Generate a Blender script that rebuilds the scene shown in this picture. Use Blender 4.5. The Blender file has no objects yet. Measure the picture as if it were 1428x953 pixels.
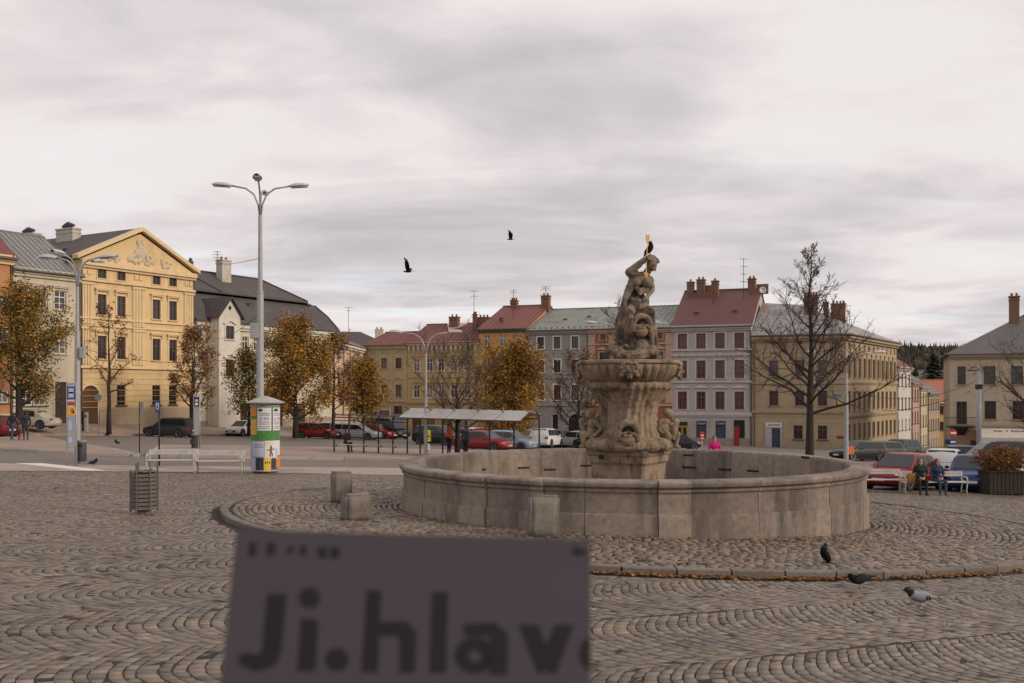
import bpy, bmesh, math, random
import numpy as np
from mathutils import Vector, Matrix, noise
R = math.radians
random.seed(7); RNG = np.random.default_rng(7)
sc = bpy.context.scene
COL = sc.collection
# ------------------------------------------------------------------ camera
F = 1388.3            # focal length in photograph pixels (35 mm on full frame)
CZ = 2.3              # eye height over the paving
HOR, CX = 546.0, 714.0
cam_d = bpy.data.cameras.new('camera'); cam = bpy.data.objects.new('camera', cam_d); COL.objects.link(cam)
cam_d.lens = 35; cam_d.sensor_width = 36; cam_d.shift_y = (HOR - 476.5) / 1428
cam_d.clip_start = 0.05; cam_d.clip_end = 6000
cam.location = (0, 0, CZ); cam.rotation_euler = (R(90), 0, 0)
cam_d.dof.use_dof = True; cam_d.dof.focus_distance = 26; cam_d.dof.aperture_fstop = 10.0
sc.camera = cam
# ------------------------------------------------------------------ sky, sun, exposure
SUN_AZ, SUN_EL = 112, 24          # compass degrees clockwise from +Y
w = bpy.data.worlds.new('World'); sc.world = w; w.use_nodes = True
nt = w.node_tree; nt.nodes.clear()
def WN(t, **k):
    n = nt.nodes.new(t)
    for a, b in k.items(): setattr(n, a, b)
    return n
L = nt.links.new
wo = WN('ShaderNodeOutputWorld'); bg = WN('ShaderNodeBackground'); bg.inputs[1].default_value = 0.1
sky = WN('ShaderNodeTexSky', sky_type='NISHITA', sun_disc=False, sun_elevation=R(SUN_EL), sun_rotation=R(SUN_AZ), altitude=500)
tc = WN('ShaderNodeTexCoord'); sep = WN('ShaderNodeSeparateXYZ'); L(tc.outputs['Generated'], sep.inputs[0])
def wmath(op, a, b=None, clamp=False):
    n = WN('ShaderNodeMath', operation=op, use_clamp=clamp)
    for i, x in enumerate((a, b)):
        if x is None: continue
        if isinstance(x, (int, float)): n.inputs[i].default_value = x
        else: L(x, n.inputs[i])
    return n.outputs[0]
den = wmath('ADD', wmath('MAXIMUM', sep.outputs[2], 0.0), 0.10)
cmb = WN('ShaderNodeCombineXYZ')
L(wmath('DIVIDE', sep.outputs[0], den), cmb.inputs[0]); L(wmath('DIVIDE', sep.outputs[1], den), cmb.inputs[1])
def wnoise(scale, detail, rough, dist, off, stretch=(1, 1, 1)):
    mp = WN('ShaderNodeMapping'); mp.inputs['Location'].default_value = off; mp.inputs['Scale'].default_value = stretch
    mp.inputs['Rotation'].default_value = (0, 0, R(-14))
    L(cmb.outputs[0], mp.inputs[0])
    n = WN('ShaderNodeTexNoise'); L(mp.outputs[0], n.inputs['Vector'])
    n.inputs['Scale'].default_value = scale; n.inputs['Detail'].default_value = detail
    n.inputs['Roughness'].default_value = rough; n.inputs['Distortion'].default_value = dist
    return n.outputs[0]
n1 = wnoise(0.62, 8, 0.52, 0.35, (3.1, 1.7, 0), (0.9, 1.0, 1))
n2 = wnoise(1.5, 8, 0.55, 0.6, (7.4, 2.2, 0), (0.8, 1.15, 1))
mixn = wmath('ADD', wmath('MULTIPLY', n1, 0.66), wmath('MULTIPLY', n2, 0.34))
ramp = WN('ShaderNodeValToRGB'); L(mixn, ramp.inputs[0])
cr = ramp.color_ramp; cr.interpolation = 'B_SPLINE'
for e, (p, c) in zip([cr.elements[0], cr.elements[1], cr.elements.new(.5), cr.elements.new(.56)],
                     [(.36, (.55, .515, .53, 1)), (.64, (1.0, .94, .93, 1)), (.455, (.695, .65, .66, 1)), (.535, (.88, .818, .812, 1))]):
    e.position = p; e.color = c
gap = WN('ShaderNodeValToRGB'); L(wnoise(1.25, 6, 0.55, 0.3, (1.3, 9.2, 0), (0.6, 1.6, 1)), gap.inputs[0])
gap.color_ramp.elements[0].position = .56; gap.color_ramp.elements[1].position = .70
lowm = WN('ShaderNodeMapRange'); L(sep.outputs[2], lowm.inputs[0])
lowm.inputs[1].default_value = .02; lowm.inputs[2].default_value = .25; lowm.inputs[3].default_value = .55; lowm.inputs[4].default_value = .0
skym = WN('ShaderNodeMix', data_type='RGBA'); L(wmath('MULTIPLY', gap.outputs[0], lowm.outputs[0]), skym.inputs[0])
skyb = WN('ShaderNodeMix', data_type='RGBA', blend_type='ADD'); skyb.inputs[0].default_value = 1; L(sky.outputs[0], skyb.inputs[6]); skyb.inputs[7].default_value = (5.4, 5.9, 6.6, 1)
x10 = WN('ShaderNodeMix', data_type='RGBA', blend_type='MULTIPLY'); x10.inputs[0].default_value = 1; L(ramp.outputs[0], x10.inputs[6]); x10.inputs[7].default_value = (9.8, 9.7, 9.7, 1)
L(x10.outputs[2], skym.inputs[6]); L(skyb.outputs[2], skym.inputs[7])
L(skym.outputs[2], bg.inputs[0]); L(bg.outputs[0], wo.inputs[0])
sun_d = bpy.data.lights.new('sun', 'SUN'); sun = bpy.data.objects.new('sun', sun_d); COL.objects.link(sun)
sun_d.energy = 2.1; sun_d.angle = R(14); sun_d.color = (1.0, .84, .66)
sun.rotation_euler = (R(90 - SUN_EL), 0, R(180 - SUN_AZ)); sun.location = (60, -30, 60)
sc.view_settings.view_transform = 'Standard'; sc.view_settings.look = 'None'
sc.view_settings.exposure = 0.0; sc.view_settings.gamma = 1
sc.cycles.max_bounces = 6; sc.cycles.transparent_max_bounces = 6; sc.cycles.caustics_reflective = False; sc.cycles.caustics_refractive = False
sc.cycles.use_denoising = True
# ------------------------------------------------------------------ geometry of the place
SX, SY = -0.03, -0.028            # the square falls away from the camera
def gz(x, y): return SX * x + SY * y
def G(px, py):                    # photograph pixel -> point of the sloping square
    u = (px - CX) / F; v = (py - HOR) / F
    Y = CZ / (v + SX * u + SY)
    return Vector((u * Y, Y, gz(u * Y, Y)))
def at(px, py, Y): return Vector(((px - CX) / F * Y, Y, CZ - (py - HOR) / F * Y))
def gat(px, Y): x = (px - CX) / F * Y; return Vector((x, Y, gz(x, Y)))
# ------------------------------------------------------------------ materials
MATS = {}
def M(name, col, rough=.85, var=.18, scale=5.0, bump=0.0, metal=0.0, rand=0.0, bscale=None, stain=None, attr=None, spec=.4, coat=0):
    if name in MATS: return MATS[name]
    m = bpy.data.materials.new(name); m.use_nodes = True; MATS[name] = m
    t = m.node_tree; b = t.nodes['Principled BSDF']; l = t.links.new
    b.inputs['Roughness'].default_value = rough; b.inputs['Metallic'].default_value = metal
    b.inputs['Specular IOR Level'].default_value = spec
    if coat: b.inputs['Coat Weight'].default_value = coat; b.inputs['Coat Roughness'].default_value = .08
    tcn = t.nodes.new('ShaderNodeTexCoord')
    nz = t.nodes.new('ShaderNodeTexNoise'); nz.inputs['Scale'].default_value = scale; nz.inputs['Detail'].default_value = 6; nz.inputs['Roughness'].default_value = .65
    l(tcn.outputs['Object'], nz.inputs['Vector'])
    mr = t.nodes.new('ShaderNodeMapRange'); l(nz.outputs[0], mr.inputs[0])
    mr.inputs[1].default_value = .25; mr.inputs[2].default_value = .75; mr.inputs[3].default_value = 1 - var; mr.inputs[4].default_value = 1 + var
    val = mr.outputs[0]
    if rand:
        oi = t.nodes.new('ShaderNodeObjectInfo'); r2 = t.nodes.new('ShaderNodeMapRange'); l(oi.outputs['Random'], r2.inputs[0])
        r2.inputs[3].default_value = 1 - rand; r2.inputs[4].default_value = 1 + rand
        mm = t.nodes.new('ShaderNodeMath'); mm.operation = 'MULTIPLY'; l(val, mm.inputs[0]); l(r2.outputs[0], mm.inputs[1]); val = mm.outputs[0]
    mx = t.nodes.new('ShaderNodeMix'); mx.data_type = 'RGBA'; mx.blend_type = 'MULTIPLY'; mx.inputs[0].default_value = 1
    if attr:
        an = t.nodes.new('ShaderNodeAttribute'); an.attribute_name = attr; l(an.outputs['Color'], mx.inputs[6])
    else: mx.inputs[6].default_value = (*col, 1)
    cb = t.nodes.new('ShaderNodeCombineColor'); l(val, cb.inputs[0]); l(val, cb.inputs[1]); l(val, cb.inputs[2]); l(cb.outputs[0], mx.inputs[7])
    out = mx.outputs[2]
    if stain:                      # (colour, scale, lo, hi, stretch z): weathering with its own shape
        sc_, ss, lo, hi, sz = stain
        mp = t.nodes.new('ShaderNodeMapping'); mp.inputs['Scale'].default_value = (1, 1, sz); l(tcn.outputs['Object'], mp.inputs[0])
        n3 = t.nodes.new('ShaderNodeTexNoise'); n3.inputs['Scale'].default_value = ss; n3.inputs['Detail'].default_value = 8; n3.inputs['Roughness'].default_value = .7; l(mp.outputs[0], n3.inputs['Vector'])
        m3 = t.nodes.new('ShaderNodeMapRange'); l(n3.outputs[0], m3.inputs[0]); m3.inputs[1].default_value = lo; m3.inputs[2].default_value = hi
        x3 = t.nodes.new('ShaderNodeMix'); x3.data_type = 'RGBA'; l(m3.outputs[0], x3.inputs[0]); l(out, x3.inputs[6]); x3.inputs[7].default_value = (*sc_, 1); out = x3.outputs[2]
    l(out, b.inputs['Base Color'])
    if bump:
        nb = t.nodes.new('ShaderNodeTexNoise'); nb.inputs['Scale'].default_value = bscale or scale * 6; nb.inputs['Detail'].default_value = 5; nb.inputs['Roughness'].default_value = .7; l(tcn.outputs['Object'], nb.inputs['Vector'])
        bp = t.nodes.new('ShaderNodeBump'); bp.inputs['Strength'].default_value = 1; bp.inputs['Distance'].default_value = bump; l(nb.outputs[0], bp.inputs['Height']); l(bp.outputs[0], b.inputs['Normal'])
    return m
def plaster(name, col, dirt=(.16, .13, .10), amt=.62): return M(name, col, .9, .10, .9, .006, stain=(tuple(c * .68 + d * .22 for c, d in zip(col, dirt)), .75, amt - .13, amt + .16, .30), bscale=18)
GLASS = M('window_glass', (.035, .032, .034), .06, .3, .7, 0, rand=.55, spec=.6)
CURT = M('curtained_glass', (.20, .18, .165), .10, .35, 1.6, 0, rand=.4, spec=.6)
WHITE = M('white_paint', (.70, .68, .65), .55, .08, 3)
DARKM = M('dark_metal', (.035, .034, .036), .5, .2, 4, metal=.3)
GALV = M('galvanised_steel', (.42, .42, .43), .5, .15, 3, metal=.55, spec=.5)
BLACK = M('black_matte', (.012, .012, .013), .7, .2, 4)
BROWNW = M('brown_window_wood', (.105, .062, .045), .6, .2, 5)
REDW = M('red_brown_window_wood', (.15, .062, .05), .55, .2, 5)
ZINC = M('zinc_gutter', (.10, .085, .075), .6, .2, 3)
BRICK = M('chimney_brick', (.21, .115, .075), .95, .35, 9, .02, stain=((.07, .05, .04), 1.2, .55, .8, 1))
CPLAST = M('chimney_plaster', (.50, .46, .40), .95, .2, 3, .01, stain=((.25, .22, .19), 1.0, .5, .8, .5))
# ------------------------------------------------------------------ mesh helpers
class MB:
    def __init__(s): s.v, s.f, s.m, s.mi = [], [], [], 0
    def face(s, pts):
        n = len(s.v); s.v += [tuple(p) for p in pts]; s.f.append(tuple(range(n, n + len(pts)))); s.m.append(s.mi); return s
    def add(s, vs, fs, mat=None):
        n = len(s.v)
        s.v += [tuple(mat @ Vector(p)) if mat else tuple(p) for p in vs]
        for q in fs: s.f.append(tuple(i + n for i in q)); s.m.append(s.mi)
        return s
    def box(s, x0, x1, y0, y1, z0, z1, mat=None):
        return s.add([(x0, y0, z0), (x1, y0, z0), (x1, y1, z0), (x0, y1, z0), (x0, y0, z1), (x1, y0, z1), (x1, y1, z1), (x0, y1, z1)],
                     [(0, 3, 2, 1), (4, 5, 6, 7), (0, 1, 5, 4), (1, 2, 6, 5), (2, 3, 7, 6), (3, 0, 4, 7)], mat)
    def cbox(s, c, d, mat=None): return s.box(c[0]-d[0]/2, c[0]+d[0]/2, c[1]-d[1]/2, c[1]+d[1]/2, c[2]-d[2]/2, c[2]+d[2]/2, mat)
    def bbox(s, c, d, b=.02, mat=None):       # box with chamfered edges
        bm = bmesh.new(); bmesh.ops.create_cube(bm, size=1)
        for v in bm.verts: v.co = Vector((v.co.x*d[0]+c[0], v.co.y*d[1]+c[1], v.co.z*d[2]+c[2]))
        bmesh.ops.bevel(bm, geom=bm.edges[:], offset=b, segments=2, affect='EDGES', profile=.6)
        s.frombm(bm, mat); return s
    def frombm(s, bm, mat=None):
        bm.verts.ensure_lookup_table(); bm.verts.index_update()
        s.add([v.co.copy() for v in bm.verts], [[v.index for v in f.verts] for f in bm.faces], mat); bm.free()
    def prism(s, pts, z0, z1, mat=None):      # ccw outline in xy
        n = len(pts)
        return s.add([(x, y, z0) for x, y in pts] + [(x, y, z1) for x, y in pts],
                     [tuple(range(n-1, -1, -1)), tuple(range(n, 2*n))] + [(i, (i+1) % n, n+(i+1) % n, n+i) for i in range(n)], mat)
    def slab(s, pts, h, down=Vector((0, 0, -1))):   # polygon in space with thickness
        pts = [Vector(p) for p in pts]; n = len(pts); d = down * h
        return s.add(pts + [p + d for p in pts], [tuple(range(n)), tuple(range(2*n-1, n-1, -1))] + [(i, n+i, n+(i+1) % n, (i+1) % n) for i in range(n)])
    def tube(s, pts, rad, n=8, cap=True):
        pts = [Vector(p) for p in pts]; base = len(s.v)
        if not hasattr(rad, '__len__'): rad = [rad] * len(pts)
        up = Vector((0, 0, 1)); a = None
        for i, p in enumerate(pts):
            t = (pts[min(i+1, len(pts)-1)] - pts[max(i-1, 0)])
            if t.length < 1e-9: t = up.copy()
            t.normalize()
            if a is None: a = t.orthogonal().normalized()
            else:
                a = a - t * a.dot(t); a = a.normalized() if a.length > 1e-6 else t.orthogonal().normalized()
            b = t.cross(a)
            for k in range(n):
                q = 2*math.pi*k/n; s.v.append(tuple(p + (a*math.cos(q) + b*math.sin(q)) * rad[i]))
        for i in range(len(pts)-1):
            for k in range(n):
                s.f.append((base+i*n+k, base+i*n+(k+1) % n, base+(i+1)*n+(k+1) % n, base+(i+1)*n+k)); s.m.append(s.mi)
        if cap:
            s.f.append(tuple(base+k for k in range(n-1, -1, -1))); s.m.append(s.mi)
            s.f.append(tuple(base+(len(pts)-1)*n+k for k in range(n))); s.m.append(s.mi)
        return s
    def lathe(s, prof, n=24, mat=None, fn=None):      # prof [(r,z)], closed ends if r=0 ; fn(r,z,ang)->r
        vs, fs = [], []
        for r, z in prof:
            for k in range(n):
                a = 2*math.pi*k/n; rr = fn(r, z, a) if fn else r
                vs.append((rr*math.cos(a), rr*math.sin(a), z))
        for i in range(len(prof)-1):
            for k in range(n): fs.append((i*n+k, i*n+(k+1) % n, (i+1)*n+(k+1) % n, (i+1)*n+k))
        fs.append(tuple(range(n-1, -1, -1))); fs.append(tuple((len(prof)-1)*n+k for k in range(n)))
        return s.add(vs, fs, mat)
    def ell(s, c, r, rot=None, n=14, m=9):
        mt = Matrix.Translation(Vector(c)) @ (rot.to_4x4() if rot is not None else Matrix.Identity(4))
        vs, fs = [(0, 0, -r[2])], []
        for i in range(1, m):
            t = math.pi*i/m - math.pi/2
            for k in range(n): a = 2*math.pi*k/n; vs.append((r[0]*math.cos(t)*math.cos(a), r[1]*math.cos(t)*math.sin(a), r[2]*math.sin(t)))
        vs.append((0, 0, r[2])); e = len(vs)-1
        for k in range(n): fs.append((0, 1+(k+1) % n, 1+k)); fs.append((e, 1+(m-2)*n+k, 1+(m-2)*n+(k+1) % n))
        for i in range(m-2):
            for k in range(n): fs.append((1+i*n+k, 1+i*n+(k+1) % n, 1+(i+1)*n+(k+1) % n, 1+(i+1)*n+k))
        return s.add(vs, fs, mt)
    def mesh(s, name, mats=None, smooth=False):
        me = bpy.data.meshes.new(name); me.from_pydata(s.v, [], s.f)
        if mats is not None:
            for x in (mats if isinstance(mats, (list, tuple)) else [mats]): me.materials.append(x)
        if len(me.materials) > 1: me.polygons.foreach_set('material_index', s.m)
        if smooth:
            if smooth is True: me.polygons.foreach_set('use_smooth', [True]*len(me.polygons))
            else:
                me.polygons.foreach_set('use_smooth', [True]*len(me.polygons)); me.set_sharp_from_angle(angle=R(smooth))
        me.update(); return me
    def build(s, name, mats, parent=None, smooth=False, loc=None, rz=0): return link(name, s.mesh(name, mats, smooth), parent, loc, rz)
def link(name, me, parent=None, loc=None, rz=0):
    o = bpy.data.objects.new(name, me); COL.objects.link(o)
    if parent is not None: o.parent = parent
    if loc is not None: o.location = loc
    if rz: o.rotation_euler[2] = rz
    return o
LABELS = set()
def tag(o, label, cat, group=None, kind=None):
    o['label'] = label; o['category'] = cat
    if group: o['group'] = group
    if kind: o['kind'] = kind
    return o
def thing(name, label, cat, loc=(0, 0, 0), rz=0, group=None):
    o = bpy.data.objects.new(name, None); COL.objects.link(o); o.empty_display_size = .2
    o.location = loc; o.rotation_euler[2] = rz; return tag(o, label, cat, group)
def struct(o, label=None, kind='structure'):
    o['kind'] = kind
    if label: o['label'] = label
    return o
def sheet(name, pts, mat, lift, label, sub=None):       # polygon lying on the slope
    mb = MB(); mb.face([(p[0], p[1], gz(p[0], p[1]) + lift) for p in pts]); return struct(mb.build(name, mat), label)
WORK = bpy.data.scenes.new('work')
def evaluated(o):                 # mesh of an object after its modifiers, worked out in a scene of its own
    WORK.collection.objects.link(o); vl = WORK.view_layers[0]; vl.update(); dg = vl.depsgraph; dg.update()
    return bpy.data.meshes.new_from_object(o.evaluated_get(dg), depsgraph=dg)
def remesh(mb, voxel, smooth=2, jit=0, jscale=6, crisp=None):
    me = mb.mesh('tmp'); o = bpy.data.objects.new('tmp', me)
    md = o.modifiers.new('r', 'REMESH'); md.mode = 'VOXEL'; md.voxel_size = voxel; md.use_smooth_shade = True
    if smooth: ms = o.modifiers.new('s', 'SMOOTH'); ms.iterations = smooth; ms.factor = .5
    out = evaluated(o)
    bpy.data.objects.remove(o); bpy.data.meshes.remove(me)
    if jit:
        nv = len(out.vertices); co = np.empty(nv*3, np.float32); no = np.empty(nv*3, np.float32)
        out.vertices.foreach_get('co', co); out.vertex_normals.foreach_get('vector', no)
        d = np.array([noise.fractal(Vector(p) * jscale, 1.0, 2.0, 3) for p in co.reshape(-1, 3)])
        out.vertices.foreach_set('co', (co.reshape(-1, 3) + no.reshape(-1, 3) * d[:, None] * jit).astype(np.float32).reshape(-1))
    out.polygons.foreach_set('use_smooth', [True]*len(out.polygons)); out.update()
    return out
def text_mesh(s, size, ext=.0):
    cu = bpy.data.curves.new('t', 'FONT'); cu.body = s; cu.size = size; cu.align_x = 'CENTER'; cu.extrude = ext; cu.resolution_u = 3
    o = bpy.data.objects.new('t', cu); me = evaluated(o)
    bpy.data.objects.remove(o); bpy.data.curves.remove(cu); return me
# ================================================================== the setting: ground, roads, paving
ASPH = M('asphalt', (.160, .137, .121), .85, .25, .5, .01, bscale=60, stain=((.19, .16, .138), .12, .45, .75, 1))
PAVE = M('pale_paving', (.34, .28, .235), .88, .22, 1.3, .012, bscale=25, stain=((.20, .16, .13), .35, .52, .72, 1))
PAVER = M('reddish_paving', (.30, .225, .185), .88, .22, 1.1, .012, bscale=25, stain=((.18, .14, .115), .35, .5, .72, 1))
KERBM = M('granite_kerb', (.175, .150, .128), .85, .3, 9, .012, rand=.18, bscale=70)
SLABM = M('light_kerb', (.36, .32, .28), .85, .2, 5, .01, rand=.15, bscale=60)
JOINT = M('sandy_moss_joint', (.040, .031, .022), .95, .4, 3, .01, stain=((.058, .054, .015), .8, .5, .62, 1), bscale=120)
SETT = M('granite_sett', (.2, .2, .2), .5, .16, 22, .004, attr='tone', bscale=90, spec=.45)
# one wide sheet to the horizon
gx = np.unique(np.concatenate([np.linspace(-3000, -200, 9), np.linspace(-200, 200, 21), np.linspace(200, 3000, 9)]))
gy = np.unique(np.concatenate([np.linspace(-200, 160, 13), np.linspace(160, 600, 12), np.linspace(600, 4500, 9)]))
def far_z(x, y):
    x2 = max(-60, min(x, 140)); y2 = max(-60, min(y, 420)); return gz(x2, y2)
mb = MB()
for j, y in enumerate(gy):
    for i, x in enumerate(gx): mb.v.append((x, y, far_z(x, y) - .004))
nx = len(gx)
for j in range(len(gy)-1):
    for i in range(nx-1): mb.f.append((j*nx+i, j*nx+i+1, (j+1)*nx+i+1, (j+1)*nx+i)); mb.m.append(0)
struct(mb.build('ground', ASPH), 'grey asphalt ground of the sloping town square')
# ---- cobbled plaza
EDGE = [(-60, 21), (-17.5, 34.1), (-3.4, 38.5), (6, 40.4), (12, 38.6), (30, 38.2), (60, 38.2)]
ex, ey = [p[0] for p in EDGE], [p[1] for p in EDGE]
plz = sheet('cobbled_plaza', [(60, -12)] + EDGE[::-1] + [(-60, -12)], JOINT, .003, 'cobbled plaza with small granite setts laid in arcs')
plz['category'] = 'paving'
FC = Vector((2.90, 24.73, 0)); FR = 5.62; KR = 9.75      # fountain centre, basin radius, kerb radius
def stone_block(P, tone, zt, inset=.012, sink=.02, jit=0.006):
    """P (n,4,2) corners -> verts (n,8,3), colours (n,8,4)"""
    n = len(P); c = P.mean(1, keepdims=True)
    P = P + RNG.normal(0, jit, P.shape)
    d = P - c; ln = np.linalg.norm(d, axis=2, keepdims=True)
    top = P - d / ln * inset
    V = np.zeros((n, 8, 3)); V[:, :4, :2] = P; V[:, 4:, :2] = top
    g = SX * V[:, :, 0] + SY * V[:, :, 1]
    V[:, :4, 2] = g[:, :4] - sink
    tilt = RNG.normal(0, .0028, (n, 4)); V[:, 4:, 2] = g[:, 4:] + zt[:, None] + tilt
    C = np.ones((n, 8, 4)); C[:, :, :3] = tone[:, None, :]
    return V, C
FACES = np.array([(4, 5, 6, 7), (0, 1, 5, 4), (1, 2, 6, 5), (2, 3, 7, 6), (3, 0, 4, 7)])
def np_mesh(name, V, C, mat):
    n = len(V); me = bpy.data.meshes.new(name)
    me.vertices.add(n*8); me.vertices.foreach_set('co', V.reshape(-1).astype(np.float32))
    fi = (FACES[None] + (np.arange(n)*8)[:, None, None]).reshape(-1)
    me.loops.add(len(fi)); me.loops.foreach_set('vertex_index', fi.astype(np.int32))
    me.polygons.add(n*5); me.polygons.foreach_set('loop_start', np.arange(0, n*20, 4, dtype=np.int32)); me.polygons.foreach_set('loop_total', np.full(n*5, 4, np.int32))
    at_ = me.color_attributes.new('tone', 'FLOAT_COLOR', 'POINT'); at_.data.foreach_set('color', C.reshape(-1).astype(np.float32))
    me.materials.append(mat); me.update(); me.validate(); return me
def big_first(V):               # apparent size of each stone in the picture
    c = V[:, 4:, :].mean(1); px = CX + F*c[:, 0]/c[:, 1]; py = HOR - F*(c[:, 2]-CZ)/c[:, 1]
    vis = (px > 8) & (px < 1420) & (py < 945) & ~((px > 300) & (px < 830) & (py > 742))
    return np.argsort(-np.where(vis, 1/c[:, 1], 0))
def tones(n, base, spread, warm=.06):
    t = np.array(base)[None] * (1 + RNG.normal(0, spread, (n, 1))); t = t * (1 + RNG.normal(0, warm, (n, 1)) * np.array([1, .1, -1])[None])
    return np.clip(t, .03, .6)
# small setts in segmental arcs
WC, NS, RS, RISE = 2.05, 14, .138, .46
ang = R(24); e1 = np.array([math.cos(ang), math.sin(ang)]); e2 = np.array([-math.sin(ang), math.cos(ang)])
J0, I0 = -16, -300
jj, ii, kk = np.meshgrid(np.arange(J0, 36), np.arange(I0, 350), np.arange(-1, NS + 1), indexing='ij')
jj, ii, kk = jj.ravel(), ii.ravel(), kk.ravel()
colshift = RNG.uniform(0, RS, 80); colrise = RNG.uniform(.75, 1.2, 80); rowsh = RNG.uniform(-.5, .5, (80, 700)); rowj = RNG.normal(0, .10, (80, 701))
def arc_xy(a, t, j):
    s = a * RS + colshift[j] - RISE * colrise[j] * (1 - (2*t-1)**2) + .06*np.sin(a*.05 + j*1.7) + .03*np.sin(t*9 + a*.11)
    v = (j + t) * WC + 4.0 + .07*np.sin(s*.6 + j)
    return s[:, None] * e1[None] + v[:, None] * e2[None]
gs, gt = .042, .045
sh = rowsh[jj - J0, ii - I0]; t0, t1 = np.clip((kk + sh + gt)/NS, 0.0015, .9985), np.clip((kk + 1 + sh - gt)/NS, 0.0015, .9985)
ok = (t1 - t0)*NS > .22
jj, ii, t0, t1 = jj[ok], ii[ok], t0[ok], t1[ok]
ra, rb_ = ii + rowj[jj - J0, ii - I0], ii + 1 + rowj[jj - J0, ii - I0 + 1]
wob = RNG.normal(0, .03, (len(ii), 4))
P = np.stack([arc_xy(ra + gs + wob[:, 0], t0, jj), arc_xy(rb_ - gs + wob[:, 1], t0, jj), arc_xy(rb_ - gs + wob[:, 2], t1, jj), arc_xy(ra + gs + wob[:, 3], t1, jj)], 1)
c = P.mean(1)
keep = (c[:, 1] > 6.6) & (np.abs(c[:, 0]) < .56*c[:, 1] + 1.2) & (c[:, 1] < np.interp(c[:, 0], ex, ey) - .12) & (np.hypot(c[:, 0]-FC.x, c[:, 1]-FC.y) > KR + .22)
P = P[keep]; n = len(P)
cc = P.mean(1)
patch = np.array([noise.noise(Vector((x*.35, y*.35, 1.3))) for x, y in cc])
tn = tones(n, (.168, .133, .104), .20, .05) * (1 + .22*patch[:, None])
V, C = stone_block(P, tn, RNG.normal(.010, .003, n), inset=.006, jit=.004)
order = big_first(V); near, rest = order[:300], order[300:]
for q in near: link('sett', np_mesh('sett', V[q:q+1], C[q:q+1], SETT), plz)
struct(link('far_setts', np_mesh('far_setts', V[rest], C[rest], SETT), plz), 'small granite setts laid in arcs further across the plaza', 'stuff')
# ---- round island of rough cobbles under the fountain
isl = MB(); NI = 96
isl.face([(FC.x + (KR-.05)*math.cos(2*math.pi*k/NI), FC.y + (KR-.05)*math.sin(2*math.pi*k/NI), gz(FC.x + (KR-.05)*math.cos(2*math.pi*k/NI), FC.y + (KR-.05)*math.sin(2*math.pi*k/NI)) + .085) for k in range(NI)])
isl = struct(isl.build('fountain_island', JOINT), 'round raised island of rough cobbles around the fountain')
Ps = []
r = FR - .1; ring = 0
while r < KR - .32:
    dr = RNG.uniform(.12, .165); m_ = int(2*math.pi*r/.175); a0 = RNG.uniform(0, 1)
    ed = np.sort((np.arange(m_) + RNG.uniform(-.22, .22, m_)) / m_ * 2*math.pi + a0)
    for k in range(m_):
        b0, b1 = ed[k], ed[(k+1) % m_] + (2*math.pi if k == m_-1 else 0); g_ = .018/r
        Ps.append([[FC.x + q*math.cos(b), FC.y + q*math.sin(b)] for q, b in ((r+.014, b0+g_), (r+dr-.014, b0+g_), (r+dr-.014, b1-g_), (r+.014, b1-g_))])
    r += dr; ring += 1
Ps = np.array(Ps); cc = Ps.mean(1)
n = len(Ps); Ps = Ps[:, ::-1] if ((Ps[0, 1]-Ps[0, 0])[0]*(Ps[0, 2]-Ps[0, 1])[1] - (Ps[0, 1]-Ps[0, 0])[1]*(Ps[0, 2]-Ps[0, 1])[0]) < 0 else Ps
tn = tones(n, (.178, .138, .107), .22, .07)
V, C = stone_block(Ps, tn, RNG.normal(.112, .008, n), inset=.016, sink=-.05, jit=.012)
order = big_first(V); near, rest = order[:300], order[300:]
for q in near: link('cobble', np_mesh('cobble', V[q:q+1], C[q:q+1], SETT), isl)
struct(link('far_cobbles', np_mesh('far_cobbles', V[rest], C[rest], SETT), isl), 'rough cobbles round the fountain wall', 'stuff')
# kerb ring
NK = 74
kerb = None
for k in range(NK):
    a0, a1 = 2*math.pi*k/NK + .0012, 2*math.pi*(k+1)/NK - .0012 - random.uniform(0, .0008)
    mb = MB(); ri, ro = KR - .19, KR + random.uniform(-.01, .012); zt = .125 + random.uniform(-.006, .006)
    for rr_, zz in ((ri, -.05), (ro, -.05), (ro, zt - .02), (ro - .02, zt), (ri, zt)):
        for a in (a0, (a0+a1)/2, a1):
            x, y = FC.x + rr_*math.cos(a), FC.y + rr_*math.sin(a); mb.v.append((x, y, gz(x, y) + zz))
    for i in range(5):
        j = (i+1) % 5
        for q in range(2): mb.f.append((i*3+q, i*3+q+1, j*3+q+1, j*3+q)[::-1]); mb.m.append(0)
    mb.f.append((0, 3, 6, 9, 12)); mb.f.append((14, 11, 8, 5, 2)); mb.m += [0, 0]
    o = mb.build('kerb_stone', KERBM, isl)
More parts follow.
